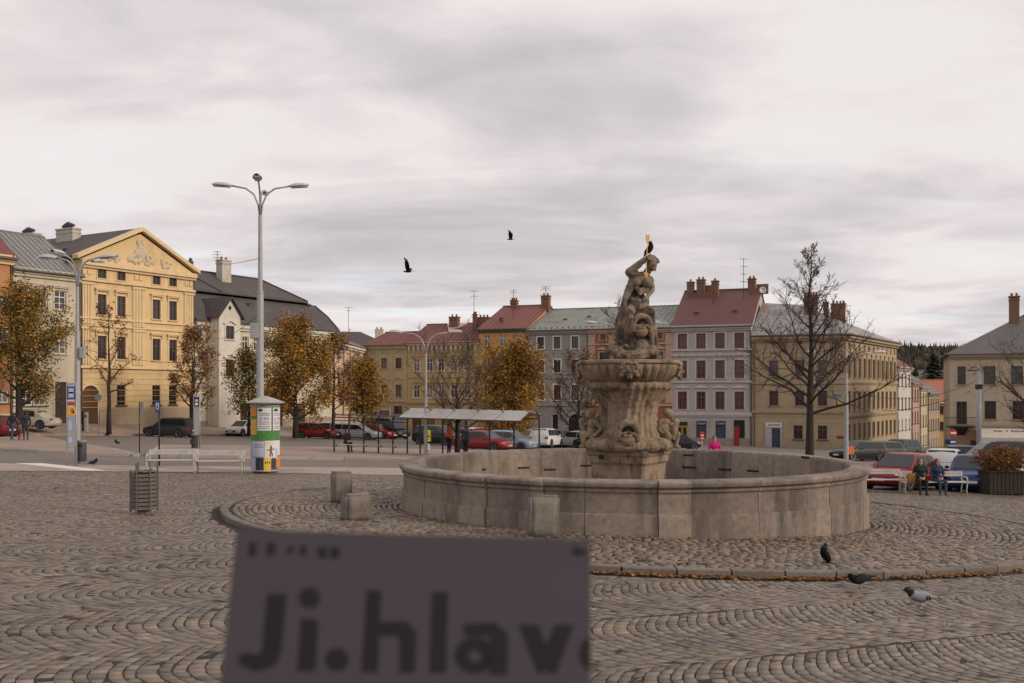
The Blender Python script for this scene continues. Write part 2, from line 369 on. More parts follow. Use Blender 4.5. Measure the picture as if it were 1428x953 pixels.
# fallen leaves along the kerb
LEAFB = [M('leaf_rust', (.22, .075, .022), .8, .3, 20), M('leaf_brown', (.13, .06, .028), .85, .3, 20), M('leaf_ochre', (.30, .16, .035), .8, .3, 20)]
mb = MB()
for k in range(4200):
    if k < 3300: a = R(random.uniform(225, 305)); rr_ = KR + .02 + abs(random.gauss(0, .10)); lift = .035
    elif k < 3600: a = R(random.uniform(195, 330)); rr_ = FR + .12 + abs(random.gauss(0, .10)); lift = .14
    elif k < 3900: a = R(random.uniform(195, 345)); rr_ = random.uniform(FR + .2, KR - .2); lift = .14
    else: a = R(random.uniform(185, 345)); rr_ = KR + random.uniform(.1, 3.5)**1; lift = .032
    x, y = FC.x + rr_*math.cos(a), FC.y + rr_*math.sin(a)
    if k < 3300 and noise.noise(Vector((x*1.3, y*1.3, 0))) < -.12: continue
    s_ = random.uniform(.02, .045); q = Matrix.Rotation(random.uniform(0, 6.3), 4, 'Z') @ Matrix.Rotation(random.gauss(0, .45), 4, 'X')
    mb.mi = random.randrange(3)
    mt = Matrix.Translation((x, y, gz(x, y) + lift + random.uniform(0, .012))) @ q
    mb.add([(-s_, 0, 0), (0, -s_*.55, .004), (s_, 0, 0), (0, s_*.55, .006)], [(0, 1, 2, 3)], mt)
tag(mb.build('fallen_leaves', LEAFB), 'rust brown fallen leaves gathered along the kerb', 'leaves', kind='stuff')
# pavements and platforms beyond the plaza
def gp(pts): return [G(*p)[:2] for p in pts]
strip = gp([(-60, 656), (0, 657), (140, 658), (390, 660), (590, 664), (700, 668), (700, 657), (560, 653), (200, 650), (60, 648), (-60, 645)])
sheet('pavement_strip', strip, PAVE, .010, 'pale paved strip between the cobbled plaza and the road')
def raised(name, pts, h, top, label, kw=.22):
    P2 = [Vector((p[0], p[1], 0)) for p in pts]
    mb = MB(); mb.face([(p.x, p.y, gz(p.x, p.y) + h) for p in P2]); o = struct(mb.build(name, top), label)
    n_ = len(P2); cen = sum(P2, Vector()) / n_
    for i in range(n_):
        a, b = P2[i], P2[(i+1) % n_]; d = (b-a); ln = d.length; m_ = max(1, int(ln/1.6)); d.normalize()
        nrm = Vector((d.y, -d.x, 0))
        if m_ > 40: continue
        for k in range(m_):
            p, q = a + d*(ln*k/m_ + .01), a + d*(ln*(k+1)/m_ - .01)
            kb = MB(); pts4 = [p, q, q - nrm*kw, p - nrm*kw]
            vs = [(v.x, v.y, gz(v.x, v.y) - .05) for v in pts4] + [(v.x, v.y, gz(v.x, v.y) + h + .012) for v in pts4]
            kb.add(vs, [(0, 3, 2, 1), (4, 5, 6, 7), (0, 1, 5, 4), (1, 2, 6, 5), (2, 3, 7, 6), (3, 0, 4, 7)])
            kb.build('kerb_stone', SLABM, o)
    return o
raised('bus_platform', gp([(-60, 628), (0, 629.5), (100, 634), (192, 637), (160, 629), (93, 619), (40, 607), (-60, 592)]), .13, PAVER, 'bus platform of reddish paving with pale kerbstones beside the lamp')
raised('bus_platform', gp([(203, 637), (330, 640), (480, 642), (560, 644), (720, 648), (900, 640), (760, 632), (480, 627), (330, 624.5), (222, 624)]), .13, PAVER, 'bus platform of reddish paving under the glass shelters')
sheet('road_marking', gp([(20, 646.5), (60, 646.5), (150, 657), (118, 657)]), WHITE, .015, 'white painted band on the pale pavement')
# raised pavement along the row of houses on the shaded-tree side
LA = Vector((-36.9, 85, 0)); LD = Vector((.5, .866, 0)); LN = Vector((.866, -.5, 0))     # row line, direction, facing the square
def LP(t): return LA + LD*t
mb = MB(); ts = [-30, -15, 0, 12, 24, 34]
for t in ts:
    p, q = LP(t), LP(t) + LN*6.2
    for v, h in ((p - LN*.5, .86), (p + LN*3.4, .50), (q, .14), (q + LN*.02, -.05)): mb.v.append((v.x, v.y, gz(v.x, v.y) + h))
for i in range(len(ts)-1):
    for k in range(3): mb.f.append((i*4+k, i*4+k+1, i*4+4+k+1, i*4+4+k)); mb.m.append(0)
struct(mb.build('pavement', PAVER), 'sloping pavement under the autumn trees before the yellow palace')
# ================================================================== the fountain
GRAN = M('basin_granite', (.238, .192, .158), .85, .30, 7, .018, rand=.16, bscale=38, stain=((.075, .063, .053), 1.3, .47, .70, .22))
SAND = M('carved_sandstone', (.275, .205, .140), .92, .30, 3.5, .02, bscale=22, stain=((.070, .052, .036), 2.4, .49, .66, .5))
SANDT = M('statue_sandstone', (.245, .19, .14), .92, .32, 4, .02, bscale=24, stain=((.050, .040, .031), 2.2, .45, .60, .7))
GOLD = M('gilded_metal', (.75, .42, .09), .32, .1, 6, metal=.85)
GRANL = M('pale_pilaster_granite', (.29, .238, .192), .85, .28, 7, .018, bscale=38, stain=((.13, .105, .085), 1.3, .52, .74, .22))
ZF = gz(FC.x, FC.y)
fo = thing('fountain', 'round granite fountain basin with carved sandstone statue rising from its centre', 'fountain', (FC.x, FC.y, ZF))
def ang_of(px):                     # angle of the basin outline seen at that pixel (front side)
    u = (px - CX)/F; d = Vector((u, 1)).normalized(); c = Vector((FC.x, FC.y)); b = d.dot(c); q = b*b - (c.length_squared - FR*FR)
    p = d*(b - math.sqrt(max(q, 0))); return math.atan2(p.y - c.y, p.x - c.x) % (2*math.pi)
PROF = [(0, -1.35), (0, -.105), (-.008, -.085), (-.055, -.07), (-.055, .335), (-.02, .35), (-.012, .375), (-.03, .395), (-.03, .415), (.0, .435), (.035, .455), (.05, .49), (.048, .53), (.025, .562), (-.01, .572), (-.40, .578), (-.425, .565), (-.44, .54), (-.46, .50), (-.46, -.5)]
jp = [(589, 0), (641, 0), (677, 1), (740, 0), (758, 1), (815, 0), (918, 0), (964, 1), (1060, 0), (1160, 0), (1204, 0)]
js = [(ang_of(p), f) for p, f in jp]
a_first, a_last = js[0][0], js[-1][0]
segs = [(js[i][0], js[i+1][0], js[i+1][1]) for i in range(len(js)-1)]
span = 2*math.pi - (a_last - a_first); nb = 15
for i in range(nb): segs.append((a_last + span*i/nb, a_last + span*(i+1)/nb, 1 if i in (3, 7, 11) else 0))
for a0, a1, pil in segs:
    m_ = max(2, int((a1-a0)/R(2.2))); off = .045 if pil else random.uniform(-.006, .006)
    mb = MB(); g_ = .0011
    for k in range(m_+1):
        a = a0 + g_ + (a1-a0-2*g_)*k/m_
        for d_, z in PROF:
            rr_ = FR + d_ + (off if d_ > -.3 else 0); mb.v.append((rr_*math.cos(a), rr_*math.sin(a), z - ZF))
    np_ = len(PROF)
    for k in range(m_):
        for i in range(np_-1): mb.f.append((k*np_+i, (k+1)*np_+i, (k+1)*np_+i+1, k*np_+i+1)); mb.m.append(0)
    mb.f.append(tuple(range(np_))); mb.f.append(tuple(m_*np_ + i for i in range(np_-1, -1, -1))); mb.m += [0, 0]
    mb.build('basin_stone', GRANL if pil else GRAN, fo, smooth=28)
mb = MB(); mb.lathe([(FR-.4, -.42-ZF), (FR-.4, -.30-ZF)], 64); mb.build('basin_floor', M('basin_floor_stone', (.20, .17, .135), .9, .3, 2, .01), fo)
# iron cramps let into the inner face
for px, y, wpx in ((675, 655, 9), (730, 652.5, 19), (767, 655, 19), (818, 649.5, 17), (960, 635, 15), (961, 652, 21), (1011, 655, 20), (1050, 657, 20), (1123, 638, 18)):
    u = (px-CX)/F; d = Vector((u, 1)).normalized(); c = Vector((FC.x, FC.y)); ri = FR - .46; b = d.dot(c); q = b*b - (c.length_squared - ri*ri)
    p = d*(b + math.sqrt(q)); z = CZ - (y-HOR)/F*p.y; a = math.atan2(p.y-c.y, p.x-c.x)
    mb = MB(); mb.bbox((0, 0, 0), (wpx/F*p.y, .03, .055), .01)
    o = mb.build('iron_cramp', BLACK, fo, loc=(p.x-c.x, p.y-c.y, z-ZF)); o.rotation_euler[2] = a + math.pi/2
# plinth of the centrepiece: square block turned 30 degrees, moulded
def sqr(s, z, ch=.06):
    h = s/2; pts = [(-h+ch, -h), (h-ch, -h), (h, -h+ch), (h, h-ch), (h-ch, h), (-h+ch, h), (-h, h-ch), (-h, -h+ch)]
    c_, s_ = math.cos(R(-31)), math.sin(R(-31)); return [(x*c_ - y*s_, x*s_ + y*c_, z - ZF) for x, y in pts]
def loft(rings, name, mat, parent, smooth=30):
    mb = MB(); n_ = len(rings[0])
    for r_ in rings: mb.v += r_
    for i in range(len(rings)-1):
        for k in range(n_): mb.f.append((i*n_+k, i*n_+(k+1) % n_, (i+1)*n_+(k+1) % n_, (i+1)*n_+k)); mb.m.append(0)
    mb.f += [tuple(range(n_-1, -1, -1)), tuple((len(rings)-1)*n_+k for k in range(n_))]; mb.m += [0, 0]
    return mb.build(name, mat, parent, smooth)
loft([sqr(1.42, -.4), sqr(1.42, .50), sqr(1.46, .53), sqr(1.53, .57), sqr(1.53, .72), sqr(1.58, .74), sqr(1.62, .80), sqr(1.62, .86), sqr(1.50, .90)], 'plinth', SAND, fo)
mb = MB(); mb.box(-.80, -.68, -.74, -.60, .66-ZF, .76-ZF); mb.build('drain_hole', BLACK, fo)
# carved base collar with fringe
def fr(r, z, a): return r*(1 + .03*math.sin(a*4+.6) + .022*abs(math.sin(a*34 + 2*math.sin(a*3))) )
mb = MB(); mb.lathe([(r_, z - ZF) for r_, z in ((.70, .84), (1.02, .86), (1.10, .94), (1.09, 1.06), (1.0, 1.14), (.86, 1.18), (.5, 1.2))], 200, fn=fr)
link('collar', remesh(mb, .025, 1, .02, 7), fo).data.materials.append(SAND)
# fluted stem, swelling up to the bowl
def fs(r, z, a):
    zz = z + ZF
    return r*(1 + .05*math.cos(a*4 + .5) + .030*math.cos(a*26 + 2*math.sin(zz*2.4+a)) + .015*math.sin(a*9 + zz*7))
sp = [(.82, 1.10), (.80, 1.22), (.73, 1.38), (.685, 1.55), (.67, 1.72), (.68, 1.88), (.72, 2.02), (.79, 2.16), (.87, 2.27), (.95, 2.36), (.96, 2.40)]
mb = MB(); mb.lathe([(r_, z - ZF) for r_, z in sp], 200, fn=fs); stem = link('stem', remesh(mb, .016, 0, .014, 9), fo); stem.data.materials.append(SAND)
# carved leaf strip under the bowl
def fl(r, z, a): return r + .035*math.sin(a*30) * (1 if z + ZF < 2.47 else .3) + .02*math.sin(a*11)
mb = MB(); mb.lathe([(r_, z - ZF) for r_, z in ((.85, 2.34), (.97, 2.36), (1.0, 2.43), (.98, 2.50), (.94, 2.55), (.8, 2.56))], 180, fn=fl); mb.build('leaf_moulding', SAND, fo, smooth=True)
# gadrooned bowl
NG = 34
def fb(r, z, a):
    t = (z + ZF - 2.52)/.42
    return r + (.085*abs(math.cos(a*NG/2))**.6 - .055) * max(0, min(1, t*3, (1.04-t)*6))
bp = [(.55, 2.50), (.90, 2.51), (1.0, 2.55), (1.07, 2.61), (1.13, 2.69), (1.18, 2.78), (1.215, 2.87), (1.225, 2.94), (1.22, 2.96)]
mb = MB(); mb.lathe([(r_, z - ZF) for r_, z in bp], 400, fn=fb); bowl = mb.build('bowl', SAND, fo, smooth=True)
mb = MB(); mb.lathe([(r_, z - ZF) for r_, z in ((1.0, 2.945), (1.24, 2.955), (1.275, 2.975), (1.285, 3.01), (1.27, 3.045), (1.235, 3.06), (1.16, 3.06), (1.13, 3.03), (1.1, 2.98), (.5, 2.93))], 96); mb.build('bowl_rim', SAND, bowl, smooth=40)
def mask(a):
    mb = MB(); mb.ell((0, 0, 0), (.15, .09, .18)); mb.ell((0, -.10, -.005), (.035, .05, .06)); mb.ell((-.065, -.085, .045), (.035, .02, .02)); mb.ell((.065, -.085, .045), (.035, .02, .02))
    mb.ell((-.07, -.07, .085), (.055, .03, .018)); mb.ell((.07, -.07, .085), (.055, .03, .018)); mb.ell((0, -.085, -.085), (.06, .025, .012)); mb.ell((0, -.085, -.115), (.05, .03, .016)); mb.ell((0, -.06, -.16), (.07, .05, .05))
    mb.ell((-.09, -.06, -.03), (.05, .04, .05)); mb.ell((.09, -.06, -.03), (.05, .04, .05))
    for s_ in (-1, 1):
        for k in range(4): mb.ell((s_*(.15 + .03*(k % 2)), -.02, .14 - k*.085), (.06, .06, .055))
    for k in range(5): mb.ell((-.12 + .06*k, -.03, .18 + .02*math.sin(k*1.57)), (.045, .06, .045))
    o = link('mask', remesh(mb, .012, 1), bowl); o.data.materials.append(SAND)
    o.location = (1.22*math.sin(a), -1.22*math.cos(a), 2.80 - ZF); o.rotation_euler = (R(8), 0, a)
for a in (-.10, 1.35, 2.9, -1.75): mask(a)
def rotm(ax, d): return Matrix.Rotation(R(d), 3, ax)
def capsule(mb, a, b, r0, r1, n=10, k=5):
    a, b = Vector(a), Vector(b); pts = [a + (b-a)*i/k for i in range(k+1)]
    mb.tube(pts, [r0 + (r1-r0)*i/k for i in range(k+1)], n); mb.ell(a, (r0,)*3, n=n, m=7); mb.ell(b, (r1,)*3, n=n, m=7)
# gaping dolphin heads on the base
def dolphin(name, parent, s, loc, rz, voxel=.02):
    mb = MB()
    arch = [(.30*math.cos(t)*1.0, -.22 - .06*math.sin(t), .06 + .36*math.sin(t)) for t in np.linspace(-.5, math.pi+.5, 16)]
    mb.tube(arch, [.085 + .03*math.sin(max(0, min(math.pi, t))) for t in np.linspace(-.5, math.pi+.5, 16)], 10)
    mb.ell((0, .12, .14), (.38, .34, .40)); mb.ell((0, -.16, -.10), (.235, .20, .20)); mb.ell((0, -.30, .02), (.15, .06, .05), rotm('X', 20))
    lip = [(.24*math.cos(t), -.26 - .03*math.sin(t), .0 + .14*math.sin(t)) for t in np.linspace(.1, math.pi-.1, 10)]; mb.tube(lip, .035, 8)
    for q in (-1, 1): mb.ell((q*.26, -.12, .34), (.07, .06, .06)); mb.ell((q*.33, -.02, -.05), (.10, .12, .20), rotm('Y', 20*q))
    hole = None
    o = link(name, remesh(mb, voxel/s, 1, .012, 8), parent); o.data.materials.append(SAND); o.scale = (s,)*3; o.location = loc; o.rotation_euler[2] = rz
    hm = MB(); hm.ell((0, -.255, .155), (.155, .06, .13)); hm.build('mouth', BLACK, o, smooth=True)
for a in (-.13, 1.44, 3.0, -1.7): dolphin('dolphin_head', fo, .80, (.93*math.sin(a), -.93*math.cos(a), 1.22 - ZF), a, .018)
# seated putti
def putto(sx, y0):
    mb = MB(); C3 = lambda a, b, r0, r1: capsule(mb, a, b, r0, r1)
    mb.ell((.12, 0, .62), (.105, .10, .13)); mb.ell((.215, 0, .60), (.028, .03, .035)); mb.ell((.19, 0, .535), (.045, .05, .03)); mb.ell((.06, 0, .66), (.105, .11, .10))     # head, face, hair
    C3((.08, 0, .50), (.05, 0, .42), .05, .06); mb.ell((.05, 0, .34), (.125, .165, .15), rotm('Y', 12)); mb.ell((.07, 0, .18), (.13, .15, .16)); mb.ell((.02, 0, .06), (.14, .16, .10))
    for s_ in (-1, 1):
        C3((.03, s_*.16, .42), (-.16, s_*.22, .24), .055, .048); C3((-.16, s_*.22, .24), (.10, s_*.24, .00), .046, .036)
        C3((.06, s_*.10, .08), (.30, s_*.17, .12), .10, .085); C3((.30, s_*.17, .12), (.26, s_*.18, -.16), .08, .055); mb.ell((.30, s_*.18, -.19), (.09, .045, .04))
        for f_ in range(4): C3((.10, s_*(.235+.018*f_), -.05), (.16, s_*(.225+.022*f_), -.09), .016, .012)
    mb.ell((-.10, 0, -.06), (.24, .26, .10))
    o = link('putto', remesh(mb, .012, 1), fo); o.data.materials.append(SAND); return o
for a in (R(88), R(178), R(-92)):
    if a == R(178): continue
    o = putto(1, 0); o.location = (.86*math.sin(a), -.86*math.cos(a) - .12, 1.13 - ZF); o.rotation_euler[2] = a - math.pi/2
# the statue
st = MB()
def Z8(zx, zy, y=0): return Vector(((740 + zx/4.76 - 877)/56.2, y, 2.3 - (310 + zy/4.76 - 546)/56.2 - ZF))
def E8(zx, zy, rx, ry, rz, y=0, rot=None): st.ell(Z8(zx, zy, y), (rx, ry, rz), rot, n=18, m=12)

def Z2(zx, zy, y=0): px, py = 800 + zx/4.54, 310 + zy/4.54; return Vector(((px - 877)/56.2, y, 2.3 - (py - 546)/56.2 - ZF))
def E2(zx, zy, rx, ry, rz, y=0, rot=None, n=18): st.ell(Z2(zx, zy, y), (rx, ry, rz), rot, n=n, m=12)
def K2(a, b, r0, r1): capsule(st, Z2(*a), Z2(*b), r0, r1, 12, 6)
def T2(pts, rad): st.tube([Z2(*q) for q in pts], rad, 8)
# rock base
E2(365, 850, .62, .56, .17); E2(250, 835, .22, .28, .20, -.2); E2(480, 835, .22, .30, .24, -.15); E2(330, 800, .36, .40, .26); E2(420, 790, .36, .40, .30)
rb_ = random.Random(11)
for k in range(26): E2(rb_.uniform(215, 515), rb_.uniform(800, 868), rb_.uniform(.06, .13), .10, rb_.uniform(.05, .10), rb_.uniform(-.52, -.28), rotm('Y', rb_.uniform(-40, 40)), 10)
# core under the drapery
E2(370, 700, .34, .34, .50); E2(330, 640, .26, .30, .50, .05, rotm('Y', 8)); E2(470, 690, .17, .28, .52, .05, rotm('Y', -4)); E2(400, 560, .33, .30, .24, .05)
# hips, belly set back, chest forward
E2(392, 505, .24, .22, .20, .04); E2(405, 462, .19, .17, .17, .08); E2(420, 420, .18, .16, .18, .06); E2(425, 375, .28, .21, .17, -.06, rotm('Y', 6)); E2(415, 345, .27, .18, .12, -.03, rotm('Y', -6))
E2(392, 385, .12, .13, .12, -.22); E2(458, 388, .12, .13, .12, -.22)
# neck, head, hair, face looking down
K2((455, 335, -.02), (478, 295, -.06), .095, .09); E2(492, 265, .135, .155, .185, -.09, rotm('Y', 16)); E2(486, 238, .175, .18, .115, -.05)
for k in range(11): a = k/10*math.pi; E2(486 + 44*math.cos(a), 252 - 26*math.sin(a), .05, .07, .045, -.10 + .05*(k % 2), None, 8)
for k in range(5): E2(522 - 2*k, 262 + 10*k, .03, .06, .035, -.06, None, 8)
E2(499, 279, .024, .035, .055, -.25, rotm('Y', 14)); E2(484, 266, .036, .02, .014, -.235); E2(513, 268, .032, .02, .014, -.21); E2(497, 300, .04, .025, .012, -.225); E2(496, 312, .035, .03, .02, -.20)
# raised arm bent over the head, fist on the arrow
K2((420, 352, -.04), (352, 324, -.14), .14, .115); K2((350, 321, -.14), (440, 246, -.26), .11, .07); E2(352, 318, .10, .09, .10, -.14); E2(460, 236, .065, .06, .065, -.28)
for k in range(4): K2((450 + 3*k, 226 + 7*k, -.34), (475, 224 + 8*k, -.30), .02, .017)
K2((462, 222, -.33), (478, 216, -.31), .02, .016)
# lowered arm
K2((486, 362, .0), (497, 430, -.02), .085, .07); K2((497, 430, -.02), (448, 492, -.30), .068, .05)
for k in range(4): K2((446, 488 + 6*k, -.31), (428, 494 + 7*k, -.35), .02, .016)
# shawl falling from the shoulder, with deep folds
for k in range(7):
    t = k/6; T2([(362 + 10*t, 345 + 12*k, -.08 - .02*k), (335 - 4*k, 430 + 14*k, -.12 - .02*k), (300 + 4*k, 545 + 8*k, -.18), (285 + 8*k, 640, -.24), (262 + 12*k, 760 + 6*k, -.34)], [.035, .055, .06, .06, .04])
for k in range(5): T2([(350 + 8*k, 402 + 5*k, -.18), (412, 430 + 9*k, -.26), (478 - 3*k, 408 + 8*k, -.16)], [.028, .036, .028])
for k in range(6): T2([(352 + 6*k, 486 + 8*k, -.16), (405, 505 + 9*k, -.31), (470, 496 + 9*k, -.16)], [.04, .05, .04])
# thighs and legs
K2((370, 545, -.06), (345, 575, -.36), .15, .12); K2((345, 575, -.36), (320, 770, -.34), .11, .065); K2((440, 545, -.06), (478, 580, -.34), .15, .12); K2((478, 580, -.34), (486, 790, -.30), .105, .06)
E2(318, 790, .06, .14, .05, -.42); E2(488, 806, .06, .14, .05, -.38)
for k in range(6): T2([(500 + 3*k, 590 + 10*k, -.1), (506, 690, -.12 - .04*k), (500 + 4*k, 800, -.16 - .03*k)], [.03, .045, .03])
# fish coiled round the foot
T2([(240, 840, -.25), (310, 852, -.50), (400, 846, -.54), (470, 832, -.44), (510, 780, -.16), (490, 720, .25)], [.08, .13, .14, .12, .10, .06]); E2(470, 828, .10, .10, .085, -.52); T2([(450, 838, -.60), (492, 826, -.52)], [.02, .02])
so = link('statue', remesh(st, .014, 0, .012, 12), fo); so.data.materials.append(SANDT)
dolphin('dolphin_head', fo, .72, Z8(718, 715, -.36), .05, .018)
ar = MB(); a0, a1 = Z8(768, 96, -.27), Z8(757, 330, -.30)
ar.tube([a0, a1], .009, 8)
def fl_(p, pts, t=.006): ar.add([(p.x + x, p.y - t, p.z + z) for x, z in pts] + [(p.x + x, p.y + t, p.z + z) for x, z in pts], [tuple(range(len(pts)))[::-1], tuple(range(len(pts), 2*len(pts)))] + [(i, (i+1) % len(pts), len(pts)+(i+1) % len(pts), len(pts)+i) for i in range(len(pts))])
fl_(Z8(768, 92, -.27), [(-.05, 0), (0, -.03), (.05, 0), (.038, -.18), (0, -.25), (-.038, -.18)])
fl_(Z8(756, 335, -.36), [(-.012, .05), (.012, .05), (.02, -.04), (.06, -.07), (0, -.19), (-.055, -.05), (-.02, -.04)])
ar.tube([Z8(742, 345, -.34), Z8(748, 365, -.38)], .02, 6)
ar.build('arrow', GOLD, so, smooth=30)
# ================================================================== buildings
def isect(A, B, px):                 # where the sight line of a pixel column meets the facade line
    u = (px - CX)/F; d = B - A; s = (u*A.y - A.x) / (d.x - u*d.y); return s*d.length, A.y + s*d.y
WMESH = {}
def win_mesh(w_, h_, style):
    key = (round(w_, 1), round(h_, 1), style['key'])
    if key in WMESH: return WMESH[key]
    fw = style.get('fw', .08); f = MB(); d0, d1 = .10, .17
    f.box(-w_/2, -w_/2+fw, d0, d1, 0, h_); f.box(w_/2-fw, w_/2, d0, d1, 0, h_); f.box(-w_/2+fw, w_/2-fw, d0, d1, 0, fw); f.box(-w_/2+fw, w_/2-fw, d0, d1, h_-fw, h_)
    nm = style.get('mull', 1); tr = style.get('tr', .68)
    for k in range(nm): x = -w_/2 + w_*(k+1)/(nm+1); f.box(x-fw*.4, x+fw*.4, d0+.003, d1-.003, fw, h_-fw)
    if tr: f.box(-w_/2+fw, w_/2-fw, d0+.001, d1-.001, h_*tr-fw*.45, h_*tr+fw*.45)
    if style.get('tr2'): f.box(-w_/2+fw, w_/2-fw, d0+.006, d1-.006, h_*style['tr2']-fw*.3, h_*style['tr2']+fw*.3)
    fr_ = f.mesh('window', style['frame']); p = MB(); p.face([(-w_/2+.01, d1-.02, .01), (w_/2-.01, d1-.02, .01), (w_/2-.01, d1-.02, h_-.01), (-w_/2+.01, d1-.02, h_-.01)])
    pa = p.mesh('pane', style.get('glass') or GLASS); pc = p.mesh('pane', style.get('glass') or CURT); cs = hd = None
    if style.get('casing'):
        c = MB(); cw = style.get('cw', .14); pr = -.05
        c.box(-w_/2-cw, -w_/2, pr, -.002, 0, h_+cw); c.box(w_/2, w_/2+cw, pr, -.002, 0, h_+cw); c.box(-w_/2, w_/2, pr, -.002, h_, h_+cw)
        cs = c.mesh('casing', style['casing'])
    s = MB(); s.box(-w_/2-.16, w_/2+.16, -.14, .10, -.10, -.0); si = s.mesh('sill', style.get('sillm') or style.get('casing') or ZINC)
    hk = style.get('hood')
    if hk:
        c = MB(); e = w_/2 + .30; b = h_ + style.get('hz', .30)
        if hk == 'flat': c.box(-e, e, -.26, -.002, b, b+.10); c.box(-e+.06, e-.06, -.20, -.002, b-.12, b-.001); [c.box(x-.06, x+.06, -.15, -.002, b-.40, b-.121) for x in (-e+.14, e-.14)]
        elif hk == 'tri':
            c.box(-e, e, -.20, -.002, b, b+.08)
            c.add([(-e, -.20, b+.081), (e, -.20, b+.081), (0, -.20, b+.40), (-e, -.002, b+.081), (e, -.002, b+.081), (0, -.002, b+.40)], [(0, 1, 2), (5, 4, 3), (0, 2, 5, 3), (1, 4, 5, 2)])
        elif hk == 'arch':
            n_ = 9
            for k in range(n_):
                x0, x1 = -e + 2*e*k/n_, -e + 2*e*(k+1)/n_; f_ = lambda x: b + .42*max(0, 1-(x/(e*.66))**2)**.5
                c.add([(x0, -.2, f_(x0)), (x1, -.2, f_(x1)), (x1, -.2, f_(x1)+.11), (x0, -.2, f_(x0)+.11), (x0, -.002, f_(x0)), (x1, -.002, f_(x1)), (x1, -.002, f_(x1)+.11), (x0, -.002, f_(x0)+.11)], [(0, 1, 2, 3), (3, 2, 6, 7), (0, 4, 5, 1), (7, 6, 5, 4)])
            c.ell((0, -.05, b+.16), (.12, .10, .15), n=8, m=6)
        elif hk == 'wave':
            n_ = 12
            for k in range(n_):
                x0, x1 = -e + 2*e*k/n_, -e + 2*e*(k+1)/n_; f_ = lambda x: b + .16*math.cos(x/e*math.pi)
                c.add([(x0, -.16, f_(x0)), (x1, -.16, f_(x1)), (x1, -.16, f_(x1)+.13), (x0, -.16, f_(x0)+.13), (x0, -.002, f_(x0)), (x1, -.002, f_(x1)), (x1, -.002, f_(x1)+.13), (x0, -.002, f_(x0)+.13)], [(0, 1, 2, 3), (3, 2, 6, 7), (0, 4, 5, 1)])
        hd = c.mesh('hood', style.get('hoodm') or style['casing'] if style.get('casing') else style['hoodm'])
    WMESH[key] = (fr_, pa, pc, cs, si, hd); return WMESH[key]
def cut_wall(mb, W, z0, z1, holes, reveal=.18, y=0.0):
    xs = sorted({0, W} | {max(0, min(W, q)) for h in holes for q in (h[0], h[1])}); zs = sorted({z0, z1} | {max(z0, min(z1, q)) for h in holes for q in (h[2], h[3])})
    for i in range(len(xs)-1):
        for j in range(len(zs)-1):
            cx_, cz_ = (xs[i]+xs[i+1])/2, (zs[j]+zs[j+1])/2
            if any(h[0] < cx_ < h[1] and h[2] < cz_ < h[3] for h in holes): continue
            mb.face([(xs[i], y, zs[j]), (xs[i+1], y, zs[j]), (xs[i+1], y, zs[j+1]), (xs[i], y, zs[j+1])])
    for x0, x1, a, b in holes:
        r_ = y + reveal
        mb.face([(x0, y, a), (x0, r_, a), (x0, r_, b), (x0, y, b)][::-1]); mb.face([(x1, y, a), (x1, r_, a), (x1, r_, b), (x1, y, b)])
        mb.face([(x0, y, a), (x1, y, a), (x1, r_, a), (x0, r_, a)]); mb.face([(x0, y, b), (x1, y, b), (x1, r_, b), (x0, r_, b)][::-1])
        mb.face([(x0, r_+.02, a), (x1, r_+.02, a), (x1, r_+.02, b), (x0, r_+.02, b)])
TODO = []                            # walls are cut last, once every opening is known
